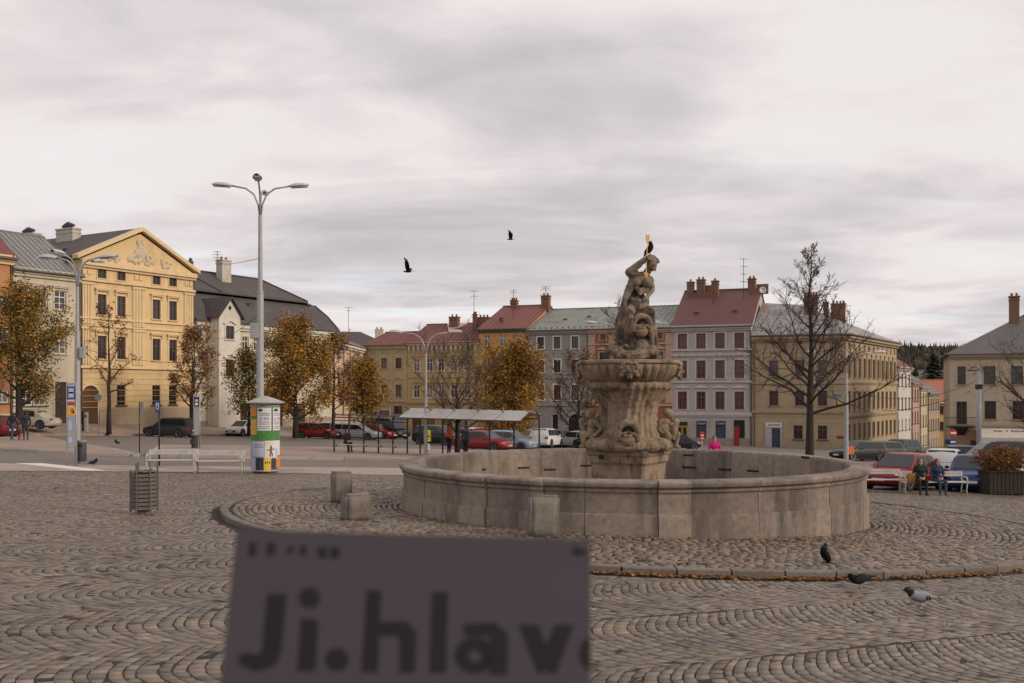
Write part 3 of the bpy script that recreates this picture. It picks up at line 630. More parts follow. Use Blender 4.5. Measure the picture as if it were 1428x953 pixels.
class Bld:
    def __init__(s, name, label, A, B, base_drop=0, cat='building', group=None):
        s.A, s.B = Vector((A[0], A[1], 0)), Vector((B[0], B[1], 0)); d = s.B - s.A; s.W = d.length
        s.zb = min(gz(*s.A[:2]), gz(*s.B[:2])) + base_drop
        s.o = thing(name, label, cat, (s.A.x, s.A.y, s.zb), math.atan2(d.y, d.x), group); s.holes = []
    def X(s, px): return isect(s.A, s.B, px)[0]
    def Z(s, py, px): return CZ - (py-HOR)/F*isect(s.A, s.B, px)[1] - s.zb
    def row(s, y0, y1, pxs, wpx, style, wm=None, curt=.25):
        px0 = pxs[0]; b, t = s.Z(y1, px0), s.Z(y0, px0)
        for px in pxs:
            x = s.X(px); w_ = wm or abs(s.X(px+wpx/2) - s.X(px-wpx/2)); s.win(x, b, w_, t-b, style, curt)
    def win(s, x, z, w_, h_, style, curt=.25):
        w_, h_ = round(w_, 1), round(h_, 1)
        if x - w_/2 < .05 or x + w_/2 > s.W - .05: return
        s.holes.append((x-w_/2, x+w_/2, z, z+h_))
        f, p, pc, c, si, hd = win_mesh(w_, h_, style)
        o = link('window', f, s.o, (x, 0, z)); link('pane', pc if random.random() < curt else p, o)
        if c: link('casing', c, o)
        if not style.get('nosill'): link('sill', si, o)
        if hd: link('hood', hd, o)
        return o
    def door(s, x, w_, h_, mat, z=0.0, arch=False, casing=None):
        s.holes.append((x-w_/2, x+w_/2, z-.5, z+h_))
        d = MB(); d.box(-w_/2, w_/2, .12, .16, -.5, h_)
        for k in (-1, 1):
            for a, b in ((.12, .42), (.46, .92)):
                d.box(k*w_*.25-w_*.17, k*w_*.25+w_*.17, .10, .119, h_*a, h_*b)
        o = d.build('door', mat, s.o, loc=(x, 0, z)); h = MB(); h.tube([(.06, .10, h_*.48), (.06, .05, h_*.48), (.16, .05, h_*.48)], .02, 6); h.build('handle', GALV, o)
        if arch:
            c = MB(); n_ = 14; r_ = w_/2
            for k in range(n_):           # spandrels shape the arch, then a moulded ring
                a0, a1 = math.pi*k/n_, math.pi*(k+1)/n_
                p = [(r_*math.cos(a), h_-r_+r_*math.sin(a)) for a in (a0, a1)]
                c.add([(p[0][0], -.002, p[0][1]), (p[0][0], -.002, h_+.01), (p[1][0], -.002, h_+.01), (p[1][0], -.002, p[1][1]), (p[0][0], .13, p[0][1]), (p[1][0], .13, p[1][1])], [(0, 3, 2, 1), (0, 4, 5, 3)])
                q = [((r_+.2)*math.cos(a), h_-r_+(r_+.2)*math.sin(a)) for a in (a0, a1)]
                c.add([(p[0][0], -.05, p[0][1]), (p[1][0], -.05, p[1][1]), (q[1][0], -.05, q[1][1]), (q[0][0], -.05, q[0][1]), (p[0][0], -.001, p[0][1]), (p[1][0], -.001, p[1][1]), (q[1][0], -.001, q[1][1]), (q[0][0], -.001, q[0][1])], [(0, 3, 2, 1), (3, 7, 6, 2), (0, 1, 5, 4)])
            c.build('arch', casing or s.wm, o)
        elif casing:
            c = MB(); c.box(-w_/2-.16, -w_/2, -.05, -.002, 0, h_+.18); c.box(w_/2, w_/2+.16, -.05, -.002, 0, h_+.18); c.box(-w_/2, w_/2, -.05, -.002, h_, h_+.18); c.build('casing', casing, o)
        return o
    def walls(s, H, D, mat, plinth=None, ph=.8, gable=None, sides=True):
        s.H, s.D, s.wm = H, D, mat; TODO.append(lambda: s.raise_walls(H, D, mat, plinth, ph, gable, sides))
    def raise_walls(s, H, D, mat, plinth, ph, gable, sides):
        mb = MB(); W = s.W
        cut_wall(mb, W, -2.5, H, s.holes)
        if sides:
            mb.face([(0, D, -2.5), (0, 0, -2.5), (0, 0, H), (0, D, H)]); mb.face([(W, 0, -2.5), (W, D, -2.5), (W, D, H), (W, 0, H)])
            if gable: mb.face([(0, D, H), (0, 0, H), (0, D/2, H+gable)]); mb.face([(W, 0, H), (W, D, H), (W, D/2, H+gable)])
        mb.face([(W, D, -2.5), (0, D, -2.5), (0, D, H), (W, D, H)])
        mb.build('wall', mat, s.o)
        if plinth:
            p = MB(); cut = sorted([(h[0]-.02, h[1]+.02) for h in s.holes if h[2] < ph]); x = 0
            for a, b in cut + [(W, W)]:
                if a > x: p.box(x, a, -.06, -.003, -2.5, ph)
                x = max(x, b)
            p.build('plinth', plinth, s.o)
    def band(s, z, h_, d, mat, x0=None, x1=None, name='cornice'):
        x0 = -.05 if x0 is None else x0; x1 = s.W+.05 if x1 is None else x1
        c = MB(); c.box(x0, x1, -d, -.003, z, z+h_)
        if h_ > .25: c.box(x0-.0, x1+.0, -d*.55, -.004, z-h_*.5, z-.001)
        c.build(name, mat, s.o)
    def pilaster(s, x, w_, z0, z1, mat, d=.10, flutes=0):
        c = MB()
        if flutes:
            for k in range(flutes): q = x - w_/2 + w_*k/flutes; c.box(q, q + w_/flutes*.55, -d, -.003, z0, z1)
            c.box(x-w_/2-.05, x+w_/2+.05, -d*.5, -.0035, z0, z1)
        else: c.box(x-w_/2, x+w_/2, -d, -.003, z0, z1)
        c.box(x-w_/2-.08, x+w_/2+.08, -d-.06, -.0032, z1+.001, z1+.2); c.build('pilaster', mat, s.o)
    def gable_roof(s, h, mat, over=.45, seams=0, fy=.5, x0=-.15, x1=None, th=.14, gut=True):
        x1 = s.W+.15 if x1 is None else x1; yr = s.D*fy; sl = h/yr; sl2 = h/(s.D-yr); z = s.H+.16
        r = MB(); r.slab([(x0, -over, z-over*sl), (x1, -over, z-over*sl), (x1, yr, z+h), (x0, yr, z+h)], th)
        r.slab([(x1, s.D+over, z-over*sl2), (x0, s.D+over, z-over*sl2), (x0, yr, z+h), (x1, yr, z+h)], th)
        o = r.build('roof', mat, s.o)
        c = MB(); c.tube([(x0, yr, z+h+.03), (x1, yr, z+h+.03)], .09, 6); c.build('ridge', mat, o)
        if seams:
            sm = MB(); ln = math.hypot(yr+over, h+over*sl); a = math.atan2(h, yr); sm.box(-.02, .02, 0, ln, 0, .05); me = sm.mesh('seam', mat); k = x0 + seams*.5
            while k < x1:
                q = link('seam', me, o, (k, -over, z-over*sl)); q.rotation_euler[0] = a; k += seams
        if gut:
            g = MB(); g.tube([(x0, -over-.06, z-over*sl-.10), (x1, -over-.06, z-over*sl-.10)], .075, 8); g.build('gutter', ZINC, o)
        return o
    def roof_at(s, x, y, h, fy=.5):
        yr = s.D*fy; z = s.H+.16; return z + (h*y/yr if y < yr else h*(s.D-y)/(s.D-yr))
    def pipe(s, x, z0=0, z1=None):
        c = MB(); c.tube([(x, -.12, z0), (x, -.12, z1 or s.H-.3), (x, -.4, (z1 or s.H)+.0)], .06, 8); c.build('downpipe', ZINC, s.o)
    def chimney(s, x, y, z, w_, d, h_, mat=None, pots=2, cap=True):
        c = MB(); c.box(-w_/2, w_/2, -d/2, d/2, -1.6, h_)
        if cap: c.box(-w_/2-.08, w_/2+.08, -d/2-.08, d/2+.08, h_+.001, h_+.14); c.box(-w_/2-.05, w_/2+.05, -d/2-.05, d/2+.05, h_-.35, h_-.25)
        o = c.build('chimney', mat or BRICK, s.o, loc=(x, y, z))
        for k in range(pots):
            p = MB(); p.lathe([(.13, h_+.14), (.12, h_+.45), (.14, h_+.46), (.10, h_+.47)], 8); q = p.build('chimney_pot', BRICK, o); q.location[0] = -w_/2 + w_*(k+.5)/pots
    def roof_vent(s, x, y, z, rx=0):
        c = MB(); c.box(-.22, .22, -.05, .4, -.2, .12); c.box(-.28, .28, -.14, .45, .121, .17); c.build('roof_hatch', ZINC, s.o, loc=(x, y, z))
def antenna(label, p, h_, arms=3, dish=False, wide=1.2):
    o = thing('roof_antenna', label, 'antenna', p, random.uniform(-.5, .5), 'aerials standing on the roofs')
    m = MB(); m.tube([(0, 0, -2.2), (0, 0, h_)], .035, 6); m.build('mast', DARKM, o)
    for k in range(arms):
        z = h_*(1 - .2*k) - .1; a = MB(); w_ = wide*random.uniform(.6, 1.1); a.tube([(-w_/2, 0, z), (w_/2, 0, z)], .022, 5)
        for q in range(6): x = -w_/2 + w_*q/5; a.tube([(x, -.25, z), (x, .25, z)], .012, 4)
        a.build('aerial', DARKM, o)
    if dish:
        d = MB(); d.lathe([(.02, -.14), (.25, -.10), (.42, 0), (.40, .01), (.24, -.08), (.02, -.11)], 18); q = d.build('dish', GALV, o, smooth=True, loc=(0, -.15, h_*.5)); q.rotation_euler = (R(78), 0, R(20))
STY = dict
sW = STY(key='white', frame=WHITE, mull=1, tr=.68)
sB = STY(key='brown', frame=BROWNW, mull=1, tr=.68)
sBk = STY(key='brownsmall', frame=BROWNW, mull=1, tr=0)
T_SL = M('slate_roof', (.075, .066, .066), .8, .2, 2.5, .015, bscale=14, stain=((.11, .095, .09), .6, .5, .8, 1))
T_RED = M('red_metal_roof', (.185, .058, .046), .6, .18, 1.5, .004, stain=((.14, .05, .04), .8, .5, .75, 1))
T_RUST = M('rust_red_roof', (.175, .055, .045), .65, .2, 1.5, .006, stain=((.11, .05, .045), .7, .48, .7, 1))
T_MAR = M('maroon_roof', (.125, .050, .045), .65, .15, 1.4, .006, stain=((.09, .045, .042), .6, .5, .75, 1))
T_GRN = M('grey_green_metal_roof', (.215, .225, .195), .55, .15, 1.2, .004, stain=((.13, .125, .115), .5, .5, .68, 1))
T_DGR = M('dark_grey_metal_roof', (.115, .108, .105), .55, .18, 1.2, .004)
T_TIN = M('patchy_tin_roof', (.25, .25, .255), .5, .15, 1.2, .004, stain=((.22, .13, .10), .28, .52, .60, 1))
# ---- orange house and white house at the end of the row
def lrow(t0, t1): a, b = LP(t0), LP(t1); return (a.x, a.y), (b.x, b.y)
ORG = plaster('orange_plaster', (.46, .225, .105)); CRM = plaster('cream_white_plaster', (.55, .49, .38)); YEL = plaster('warm_yellow_plaster', (.66, .485, .265)); YTR = plaster('pale_yellow_trim', (.68, .52, .31))
b = Bld('orange_house', 'orange plastered house with dark roof beside the cream white house', *lrow(-20, -6.15), .75)
b.row(412, 432, [4, 11], 6, STY(key='or', frame=WHITE, casing=ORG, hood='arch', hoodm=ORG, mull=1, tr=.7), 1.0); b.row(455, 478, [4, 11], 6, sW, 1.0); b.row(545, 562, [4, 10], 6, sW, 1.0)
b.walls(b.Z(357, 16), 10, ORG, plinth=CRM); b.band(b.H-.5, .5, .35, YTR); b.gable_roof(4.2, T_RUST, seams=0); b.pipe(b.W-.15)
b = Bld('white_house', 'cream white house with grey metal roof between orange house and yellow palace', *lrow(-6.1, -.02), .8)
sH = STY(key='whh', frame=WHITE, mull=1, tr=.66, tr2=.33, casing=CRM, hood='flat')
b.row(401, 428, [33, 58, 84], 14, sH, 1.1); b.row(463, 492, [33, 58, 84], 14, sH, 1.1)
b.row(535, 566, [37, 56], 14, STY(key='whg', frame=WHITE, mull=1, tr=.66, tr2=.33, fw=.1), 1.1)
b.walls(b.Z(372, 18), 10, CRM, plinth=M('grey_plinth', (.30, .25, .20), .9, .2, 2)); b.door(b.X(85), 1.15, 3.4, M('dark_door', (.05, .03, .022), .5, .2, 5), .15, casing=CRM)
b.band(b.H-.45, .45, .35, CRM); b.gable_roof(3.4, M('speckled_grey_roof', (.20, .195, .195), .55, .2, 3, .01, stain=((.42, .42, .43), 3.5, .60, .66, 1)), seams=.55, gut=True); b.pipe(b.W-.1)
# ---- the yellow palace with a pediment
b = Bld('yellow_palace', 'tall yellow palace with carved pediment and paired windows', *lrow(0, 12.55), .85)
sP = STY(key='pal', frame=BROWNW, mull=1, tr=.66, casing=YTR, hood='flat', hz=.42); sPs = STY(key='pals', frame=BROWNW, mull=1, tr=0, casing=YEL, cw=.08)
cols = [142, 169, 218, 241]
b.row(376.5, 388.5, cols, 13, sPs, .95, 0); b.row(411, 439.5, cols, 13, sP, .95, .15); b.row(469, 500.5, cols, 13, sP, .95, .1); b.row(537.5, 565.5, cols[1:], 13, STY(key='palg', frame=BROWNW, mull=1, tr=.6), .95, 0)
DOORB = M('brown_carved_door', (.10, .045, .022), .5, .25, 5)
b.walls(b.Z(362, 114), 24, YEL, plinth=M('warm_plinth', (.42, .33, .23), .9, .2, 2, stain=((.30, .24, .18), 1, .5, .7, 1)), ph=1.7)
b.door(b.X(126), 1.75, b.Z(537, 126)-.1, DOORB, .05, arch=True, casing=YTR)
H = b.H; mid = b.W/2
for z, h_, d in ((H-.42, .42, .42), (b.Z(394, 142), .2, .22), (b.Z(446, 142), .16, .16), (b.Z(456, 142), .14, .14), (b.Z(514, 142), .22, .22)): b.band(z, h_, d, YTR)
zt, z2, z3 = b.Z(394, 142), b.Z(456, 142), b.Z(513, 142)
for px, w_ in ((121, 1.1), (193, 1.3), (263, 1.1)):
    x = b.X(px); b.pilaster(x, w_, z2+.2, zt-.3, YTR, .12, 4); b.pilaster(x, w_, z3+.3, z2-.25, YTR, .12, 4)
    for i in (-1, 1):                      # square relief panels beside the attic windows
        for j in (0, 1):
            q = MB(); q.bbox((x+i*.26, -.05, zt+.75+.5*j), (.38, .09, .38), .03); q.build('relief_panel', YTR, b.o)
for k in range(9):                          # rusticated ground floor courses
    z = 1.8 + k*.5
    if z < z3-.4: b.band(z, .045, .018, M('rustication_line', (.50, .34, .13), .9, .1, 2), name='rustication_course')
ap = b.Z(323, 197)
pd = MB(); pd.add([(0, 0, H), (b.W, 0, H), (mid, 0, ap-.25), (0, .3, H), (b.W, .3, H), (mid, .3, ap-.25)], [(0, 1, 2), (5, 4, 3)]); pd = pd.build('pediment', YEL, b.o)
for s_ in (0, 1):
    e = (-.45, H+.02) if s_ == 0 else (b.W+.45, H+.02); q = MB(); dx, dz = mid-e[0], ap-e[1]; ln = math.hypot(dx, dz); nx_, nz_ = -dz/ln*(1 if s_ == 0 else -1), abs(dx)/ln
    q.add([(e[0], -.4, e[1]), (mid, -.4, ap), (mid, -.4, ap+.34), (e[0], -.4, e[1]+.34), (e[0], .4, e[1]), (mid, .4, ap), (mid, .4, ap+.34), (e[0], .4, e[1]+.34)], [(0, 1, 2, 3), (7, 6, 5, 4), (0, 4, 5, 1), (3, 2, 6, 7), (0, 3, 7, 4)] if s_ == 0 else [(3, 2, 1, 0), (4, 5, 6, 7), (1, 5, 4, 0), (7, 6, 2, 3), (4, 7, 3, 0)]); q.build('raking_cornice', YTR, pd)
rel = MB(); RELM = M('pale_relief_stone', (.52, .44, .34), .95, .25, 5)
def blob(x, z, w_, h_, k=10):
    for _ in range(k): rel.ell((mid + x + random.uniform(-w_, w_), -.03, H + z + random.uniform(-h_, h_)), (random.uniform(.10, .22), .13, random.uniform(.12, .3)), rotm('Y', random.uniform(-40, 40)), n=8, m=6)
rel.ell((mid, -.03, H+1.25), (.42, .14, .75)); blob(0, .95, .9, .6, 26); blob(-1.0, .6, .35, .35, 10); blob(1.0, .6, .35, .35, 10); blob(0, 2.0, .35, .3, 8)
link('relief', remesh(rel, .05, 1), pd).data.materials.append(RELM)
rel = MB(); blob(-2.9, .45, .6, .25, 12); blob(-2.5, .7, .2, .3, 5); link('relief', remesh(rel, .05, 1), pd).data.materials.append(RELM)
rel = MB(); blob(2.9, .45, .6, .25, 12); blob(2.5, .7, .2, .3, 5); link('relief', remesh(rel, .05, 1), pd).data.materials.append(RELM)
r = MB(); D = b.D
r.slab([(-.4, .35, H+.3), (mid, .35, ap+.3), (mid, D, ap+.3), (-.4, D, H+.3)], .15); r.slab([(mid, .35, ap+.3), (b.W+.4, .35, H+.3), (b.W+.4, D, H+.3), (mid, D, ap+.3)], .15)
r.face([(0, D-.02, H), (b.W, D-.02, H), (mid, D-.02, ap+.1)]); rf = r.build('roof', T_SL, b.o)
for y, w_ in ((8.5, 2.4), (14.5, 2.6)):
    b.chimney(mid-1.2, y, ap-.7, .9, w_, 1.3, CPLAST, 0); q = MB(); q.tube([(mid-1.2, y-w_*.35, ap+1.0), (mid-1.2, y, ap+1.12), (mid-1.2, y+w_*.35, ap+1.0)], [.12, .3, .12], 8); q.build('chimney_cowl', T_SL, b.o)
for k in range(6): q = MB(); q.box(-.2, .2, -.2, .2, -.3, .12); q.build('roof_hatch', T_SL, b.o, loc=(1.6 + .5*(k % 3), 4+2.8*k, H + .3 + (1.6+.5*(k % 3)+.4)*(ap-H)/(mid+.4)))
b.pipe(b.W-.05); b.pipe(.12)
# urn on the corner
q = MB(); q.lathe([(.1, 0), (.28, .05), (.12, .25), (.26, .6), (.3, .8), (.16, .9), (.18, 1.05), (.03, 1.2)], 14); q.build('urn', T_SL, b.o, smooth=True, loc=(b.W-.15, .3, H+.4))
# ---- cream house with the great mansard roof and a gabled bay
CRG = plaster('pale_cream_plaster', (.56, .52, .40)); WHP = plaster('white_bay_plaster', (.62, .58, .50))
b = Bld('mansard_house', 'long cream house with a huge dark grey two-stepped roof and gabled bay', *lrow(12.7, 33.2), .7)
sC = STY(key='cr', frame=WHITE, mull=1, tr=.66, casing=WHP, cw=.12)
b.row(469, 488, [328, 342, 358], 8, sC, .95); b.row(469, 488, [372, 388, 404, 420, 436, 452], 7, sC, .95); b.row(505, 528, [328, 342, 372, 388, 404, 436], 7, sC, .95)
b.row(548, 569, [293], 9, STY(key='crg', frame=BROWNW, mull=1, tr=.6), .9, 0); b.row(555, 575, [372, 405, 436], 7, sB, .95)
b.walls(b.Z(451, 330), 15, CRG, plinth=M('grey_plinth', (.30, .25, .20), .9, .2, 2), ph=1.3)
for px, hh in ((315, 3.0), (338, 2.8), (388, 2.8), (420, 2.7)): b.door(b.X(px), 1.3, hh, DOORB if px < 330 else M('dark_door', (.05, .03, .022), .5, .2, 5), .15, casing=WHP)
b.band(b.H-.5, .5, .4, WHP); b.band(b.Z(535, 330), .2, .15, WHP)
H, D, W = b.H, b.D, b.W; zb_ = H + 3.0; zr = H + 5.9
r = MB()
r.slab([(-.2, -.5, H), (W+.3, -.5, H), (W+.3, 1.2, H+1.6), (-.2, 1.2, H+1.6)], .15); r.slab([(-.2, 1.2, H+1.6), (W+.3, 1.2, H+1.6), (W+.3, 3.2, zb_), (-.2, 3.2, zb_)], .15)
r.slab([(-.2, 2.9, zb_+.35), (W-1.2, 2.9, zb_+.35), (W-4.2, 7.5, zr), (1.8, 7.5, zr)], .16); r.slab([(W+.3, 3.2, zb_), (W+.3, 12, zb_), (W-4.2, 7.5, zr), (W-1.2, 2.95, zb_+.2)], .15)
r.slab([(W+.3, 12, zb_), (-.2, 12, zb_), (1.8, 7.5, zr), (W-4.2, 7.5, zr)], .15); r.slab([(-.2, 12, zb_), (-.2, 3.2, zb_), (1.8, 7.5, zr)], .15)
r.slab([(W+.3, D+.4, H), (-.2, D+.4, H), (-.2, 12, zb_), (W+.3, 12, zb_)], .15)
rf = r.build('roof', T_SL, b.o)
g = MB(); g.face([(W, 0, H), (W, D, H), (W, 12, zb_-.15), (W, 3.2, zb_-.15), (W, 1.2, H+1.45)]); g.face([(0, D, H), (0, 0, H), (0, 1.2, H+1.45), (0, 3.2, zb_-.15), (0, 12, zb_-.15)]); g.build('gable', CRG, b.o)
for pts in ([(W-1.2, 2.9, zb_+.42), (W-4.2, 7.5, zr+.06)], [(1.8, 7.5, zr+.06), (W-4.2, 7.5, zr+.06)], [(6.2, 2.9, zb_+.40), (4.6, 7.5, zr+.05)], [(W+.3, -.5, H+.05), (W+.3, 1.2, H+1.65), (W+.3, 3.2, zb_+.05)]):
    q = MB(); q.tube(pts, .09, 6); q.build('ridge', T_SL, rf)
b.chimney(1.6, 6.6, zr-.6, 1.9, 1.0, 1.7, CPLAST, 2); b.chimney(W*.46, 6.0, zr-.7, 1.3, .9, 1.9, CPLAST, 2)
q = MB(); q.box(-.35, .35, -.1, .5, -.3, .25); q.build('roof_hatch', T_SL, b.o, loc=(b.X(332), 1.9, H+2.2)); q = MB(); q.box(-.3, .3, -.1, .4, -.3, .2); q.build('roof_hatch', T_SL, b.o, loc=(b.X(368), 1.9, H+2.2))
x0, x1 = b.X(289), b.X(319); zt = b.Z(441, 300); za = b.Z(417, 305)
bay = MB(); cut_wall(bay, x1-x0, -2.5, zt, [((x1-x0)/2-.55, (x1-x0)/2+.55, b.Z(474, 305), b.Z(456, 305)), ((x1-x0)/2-.55, (x1-x0)/2+.55, b.Z(525, 305), b.Z(502, 305))]); w_ = x1-x0
bay.face([(0, 4, -2.5), (0, 0, -2.5), (0, 0, zt), (0, 4, zt)]); bay.face([(w_, 0, -2.5), (w_, 4, -2.5), (w_, 4, zt), (w_, 0, zt)]); bay.face([(0, 0, zt), (w_, 0, zt), (w_/2, 0, za)])
bo = bay.build('gabled_bay', WHP, b.o, loc=(x0, -1.6, 0))
for za_, zb2 in ((456, 474), (502, 525)):
    h_ = b.Z(za_, 305)-b.Z(zb2, 305); f, p, pc, c, si, hd = win_mesh(1.1, round(h_, 1), STY(key='bay', frame=BROWNW, mull=1, tr=.6, casing=WHP, hood='wave')); q = link('window', f, b.o, ((x0+x1)/2, -1.6, b.Z(zb2, 305))); link('pane', p, q); link('casing', c, q); link('hood', hd, q); link('sill', si, q)
q = MB(); q.ell((w_/2, -.02, (zt+za)/2-.1), (.18, .08, .22), n=10, m=6); q.build('oculus', BLACK, bo)
r = MB(); r.slab([(-.3, -.35, zt-.2), (w_/2, -.35, za+.12), (w_/2, 5.2, za+.12), (-.3, 5.2, zt-.2)], .12); r.slab([(w_/2, -.35, za+.12), (w_+.3, -.35, zt-.2), (w_+.3, 5.2, zt-.2), (w_/2, 5.2, za+.12)], .12); r.build('bay_roof', T_SL, bo)
b.pipe(b.X(322)); b.pipe(W-.2)
# ---- houses closing the corner
C0, C1 = (-19.9, 134.0), (27.7, 115.0)
PNK = plaster('rosy_cream_plaster', (.58, .43, .30)); OLV = plaster('pale_olive_yellow_plaster', (.44, .375, .25)); OYE = plaster('ochre_yellow_plaster', (.47, .35, .175)); OOR = plaster('saffron_orange_plaster', (.56, .31, .105))
p3 = LP(33.3)
b = Bld('corner_house', 'narrow rosy cream house with tall windows next to the olive house', (p3.x, p3.y), (C0[0]-.05, C0[1]-.1), .3)
b.row(486, 504, [472, 479, 488, 498], 4, STY(key='co', frame=BROWNW, mull=1, tr=.66, casing=WHP, cw=.1), 1.1); b.row(520, 540, [472, 479, 488, 498], 4, sB, 1.1); b.row(560, 578, [479, 498], 4, sB, 1.2)
b.walls(b.Z(478, 480), 12, PNK, plinth=M('warm_plinth', (.42, .33, .23), .9, .2, 2)); b.door(b.X(488), 1.6, 3.0, DOORB, .1, arch=True, casing=PNK); b.band(b.H-.5, .5, .45, WHP); b.gable_roof(2.6, T_RUST); b.pipe(b.W-.2)
q = Bld('slate_house', 'house with dark grey hipped roof and white chimney behind the corner house', (-34, 146), (-17, 150), .5); q.walls(11.6, 14, CRG)
r = MB(); W, D, H = q.W, q.D, q.H
for pts in ([(-.5, -.5, H), (W+.5, -.5, H), (W*.7, D*.5, H+3.2), (W*.3, D*.5, H+3.2)], [(W+.5, -.5, H), (W+.5, D+.5, H), (W*.7, D*.5, H+3.2)], [(W+.5, D+.5, H), (-.5, D+.5, H), (W*.3, D*.5, H+3.2), (W*.7, D*.5, H+3.2)], [(-.5, D+.5, H), (-.5, -.5, H), (W*.3, D*.5, H+3.2)]): r.slab(pts, .14)
r.build('roof', T_SL, q.o); q.chimney(W*.86, D*.4, H+1.0, 1.2, .8, 2.4, CPLAST, 2); q.chimney(W*.3, D*.5, H+2.6, 1.2, .8, 1.6, CPLAST, 2)
A, B = Vector((*C0, 0)), Vector((*C1, 0))
def brow(px0, px1):
    d = (B-A).normalized(); a, c = A + d*(isect(A, B, px0)[0]+.02), A + d*(isect(A, B, px1)[0]-.02); return (a.x, a.y), (c.x, c.y)
sO = STY(key='ol', frame=BROWNW, mull=1, tr=.66, casing=OLV, hood='wave', hz=.75)
b = Bld('olive_house', 'pale olive house with wavy window hoods and low red roof', *brow(508, 568), .3)
b.row(500, 514.5, [517, 536, 556], 7.5, sO, .9, .3); b.row(537, 553.5, [517, 536, 556], 7.5, sO, .9, .3); b.row(567, 576, [555], 10, STY(key='sh', frame=BLACK, mull=0, tr=0), 1.2, 0)
b.walls(b.Z(482, 510), 12, OLV, plinth=M('grey_plinth', (.30, .25, .20), .9, .2, 2)); b.door(b.X(536), 1.6, 2.7, M('grey_shop_door', (.14, .14, .15), .5, .2, 5), .05, casing=WHP); b.door(b.X(520), 1.1, 2.5, DOORB, .05)
b.band(b.H-.4, .4, .4, OLV); b.band(b.Z(560, 510), .3, .25, OLV); b.gable_roof(1.9, T_RUST, seams=.7); [b.pilaster(b.X(p), .35, b.Z(556, p), b.Z(488, p), OLV, .06) for p in (510, 526.5, 546, 565)]
b = Bld('ochre_house', 'ochre yellow house with bracketed eaves and white windows', *brow(568, 668), .3)
sY = STY(key='oy', frame=WHITE, mull=1, tr=.66, casing=WHP, cw=.1, hood='flat', hoodm=OYE)
pz = [581, 599, 615, 633, 652]
b.row(500, 518, pz, 7.5, sY, .95, .4); b.row(537, 555, pz, 7.5, sY, .95, .4)
b.walls(b.Z(478, 580), 12, OYE, plinth=M('grey_plinth', (.30, .25, .20), .9, .2, 2))
for p, m_ in ((581, DOORB), (600, M('dark_door', (.05, .03, .022), .5, .2, 5)), (624, DOORB), (646, M('grey_shop_door', (.14, .14, .15), .5, .2, 5))): b.door(b.X(p), 1.4, 2.6, m_, .1, casing=OYE)
b.band(b.H-.3, .3, .5, YTR); b.band(b.Z(562, 580), .3, .25, OYE); b.band(b.Z(527, 580), .15, .12, OYE)
bk = MB(); bk.box(-.09, .09, -.42, -.002, -.55, 0); bk.box(-.07, .07, -.28, -.003, -.85, -.551); bk = bk.mesh('bracket', WHP); k = .4
while k < b.W: link('bracket', bk, b.o, (k, 0, b.H-.47)); k += .68
b.gable_roof(2.6, T_RUST, seams=.7)
b.chimney(b.X(612), 4.8, b.H+1.9, 1.25, .8, 1.6); b.chimney(b.X(645), 4.0, b.H+1.8, .5, .5, 1.9); b.chimney(b.X(656), 4.4, b.H+1.6, 1.5, .8, 1.7, pots=3)
q = MB(); q.slab([(b.X(596), 6, b.H+2.9), (b.X(626), 6, b.H+2.9), (b.X(612), 3.0, b.H+1.6)], .2); q.build('roof_wall', CPLAST, b.o)
b = Bld('saffron_house', 'saffron orange house with bright red metal roof', *brow(668, 735), .25)
b.row(467, 484, [679, 701, 723], 8, sW, .9, .5); b.row(500, 520, [679, 701, 723], 8, sW, .9, .5); b.row(537, 556, [679, 701, 723], 8, sW, .9, .5)
b.walls(b.Z(459, 670), 17, OOR, plinth=M('grey_plinth', (.30, .25, .20), .9, .2, 2), gable=3.4); [b.door(b.X(p), 1.3, 2.6, M('wine_door', (.12, .035, .03), .5, .2, 5), .1, arch=True, casing=OYE) for p in (683, 704, 725)]
b.band(b.H-.35, .35, .4, ZINC); b.band(b.Z(564, 670), .3, .2, OYE); b.gable_roof(3.4, T_RED, seams=.65); b.chimney(b.W-.2, 7.6, b.H+2.9, 1.1, .8, 1.7); b.chimney(1.6, 8.2, b.H+3.2, .9, .7, 1.0, pots=3); b.roof_vent(b.X(690), 2.0, b.H+1.35); b.pipe(b.W-.1)
GRY = plaster('cool_grey_plaster', (.30, .285, .275)); b = Bld('grey_house', 'grey house with white window surrounds and grey green seamed roof', *brow(735, 820), .25)
sG = STY(key='gr', frame=BROWNW, mull=1, tr=.66, casing=WHITE, cw=.13)
b.row(470, 487, [754, 777, 802], 10.5, sG, .95, .1); b.row(502.5, 520, [754, 777, 802], 10.5, sG, .95, .1); b.row(537, 558, [754, 777, 802], 10.5, sG, .95, .1); b.row(578, 600, [774], 8, STY(key='grs', frame=WHITE, mull=0, tr=0), .9, 0)
b.walls(b.Z(461, 737), 17, GRY, plinth=M('grey_plinth', (.30, .25, .20), .9, .2, 2)); b.door(b.X(803), 1.9, 2.9, BLACK, .05, arch=True, casing=plaster('tan_stone', (.36, .29, .21))); b.band(b.H-.4, .4, .4, GRY); b.band(b.Z(528, 737), .15, .12, GRY); b.band(b.Z(566, 737), .25, .2, GRY)
b.gable_roof(3.1, T_GRN, seams=.62); b.roof_vent(b.X(775), 3.6, b.H+1.45); b.roof_vent(b.X(806), 4.6, b.H+1.8); b.pipe(.1); b.pipe(b.W-.05)
q = MB(); q.box(0, .12, -.40, -.30, .12, .34); q = q.mesh('snow_guard', ZINC)
for k in range(12): link('snow_guard', q, b.o, (k*.75+.3, 0, b.H))
PKR = plaster('faded_terracotta_plaster', (.34, .135, .085)); PKC = plaster('rose_plaster', (.48, .33, .25)); b = Bld('terracotta_house', 'faded terracotta house with small attic windows behind the fountain statue', *brow(820, 937), .2)
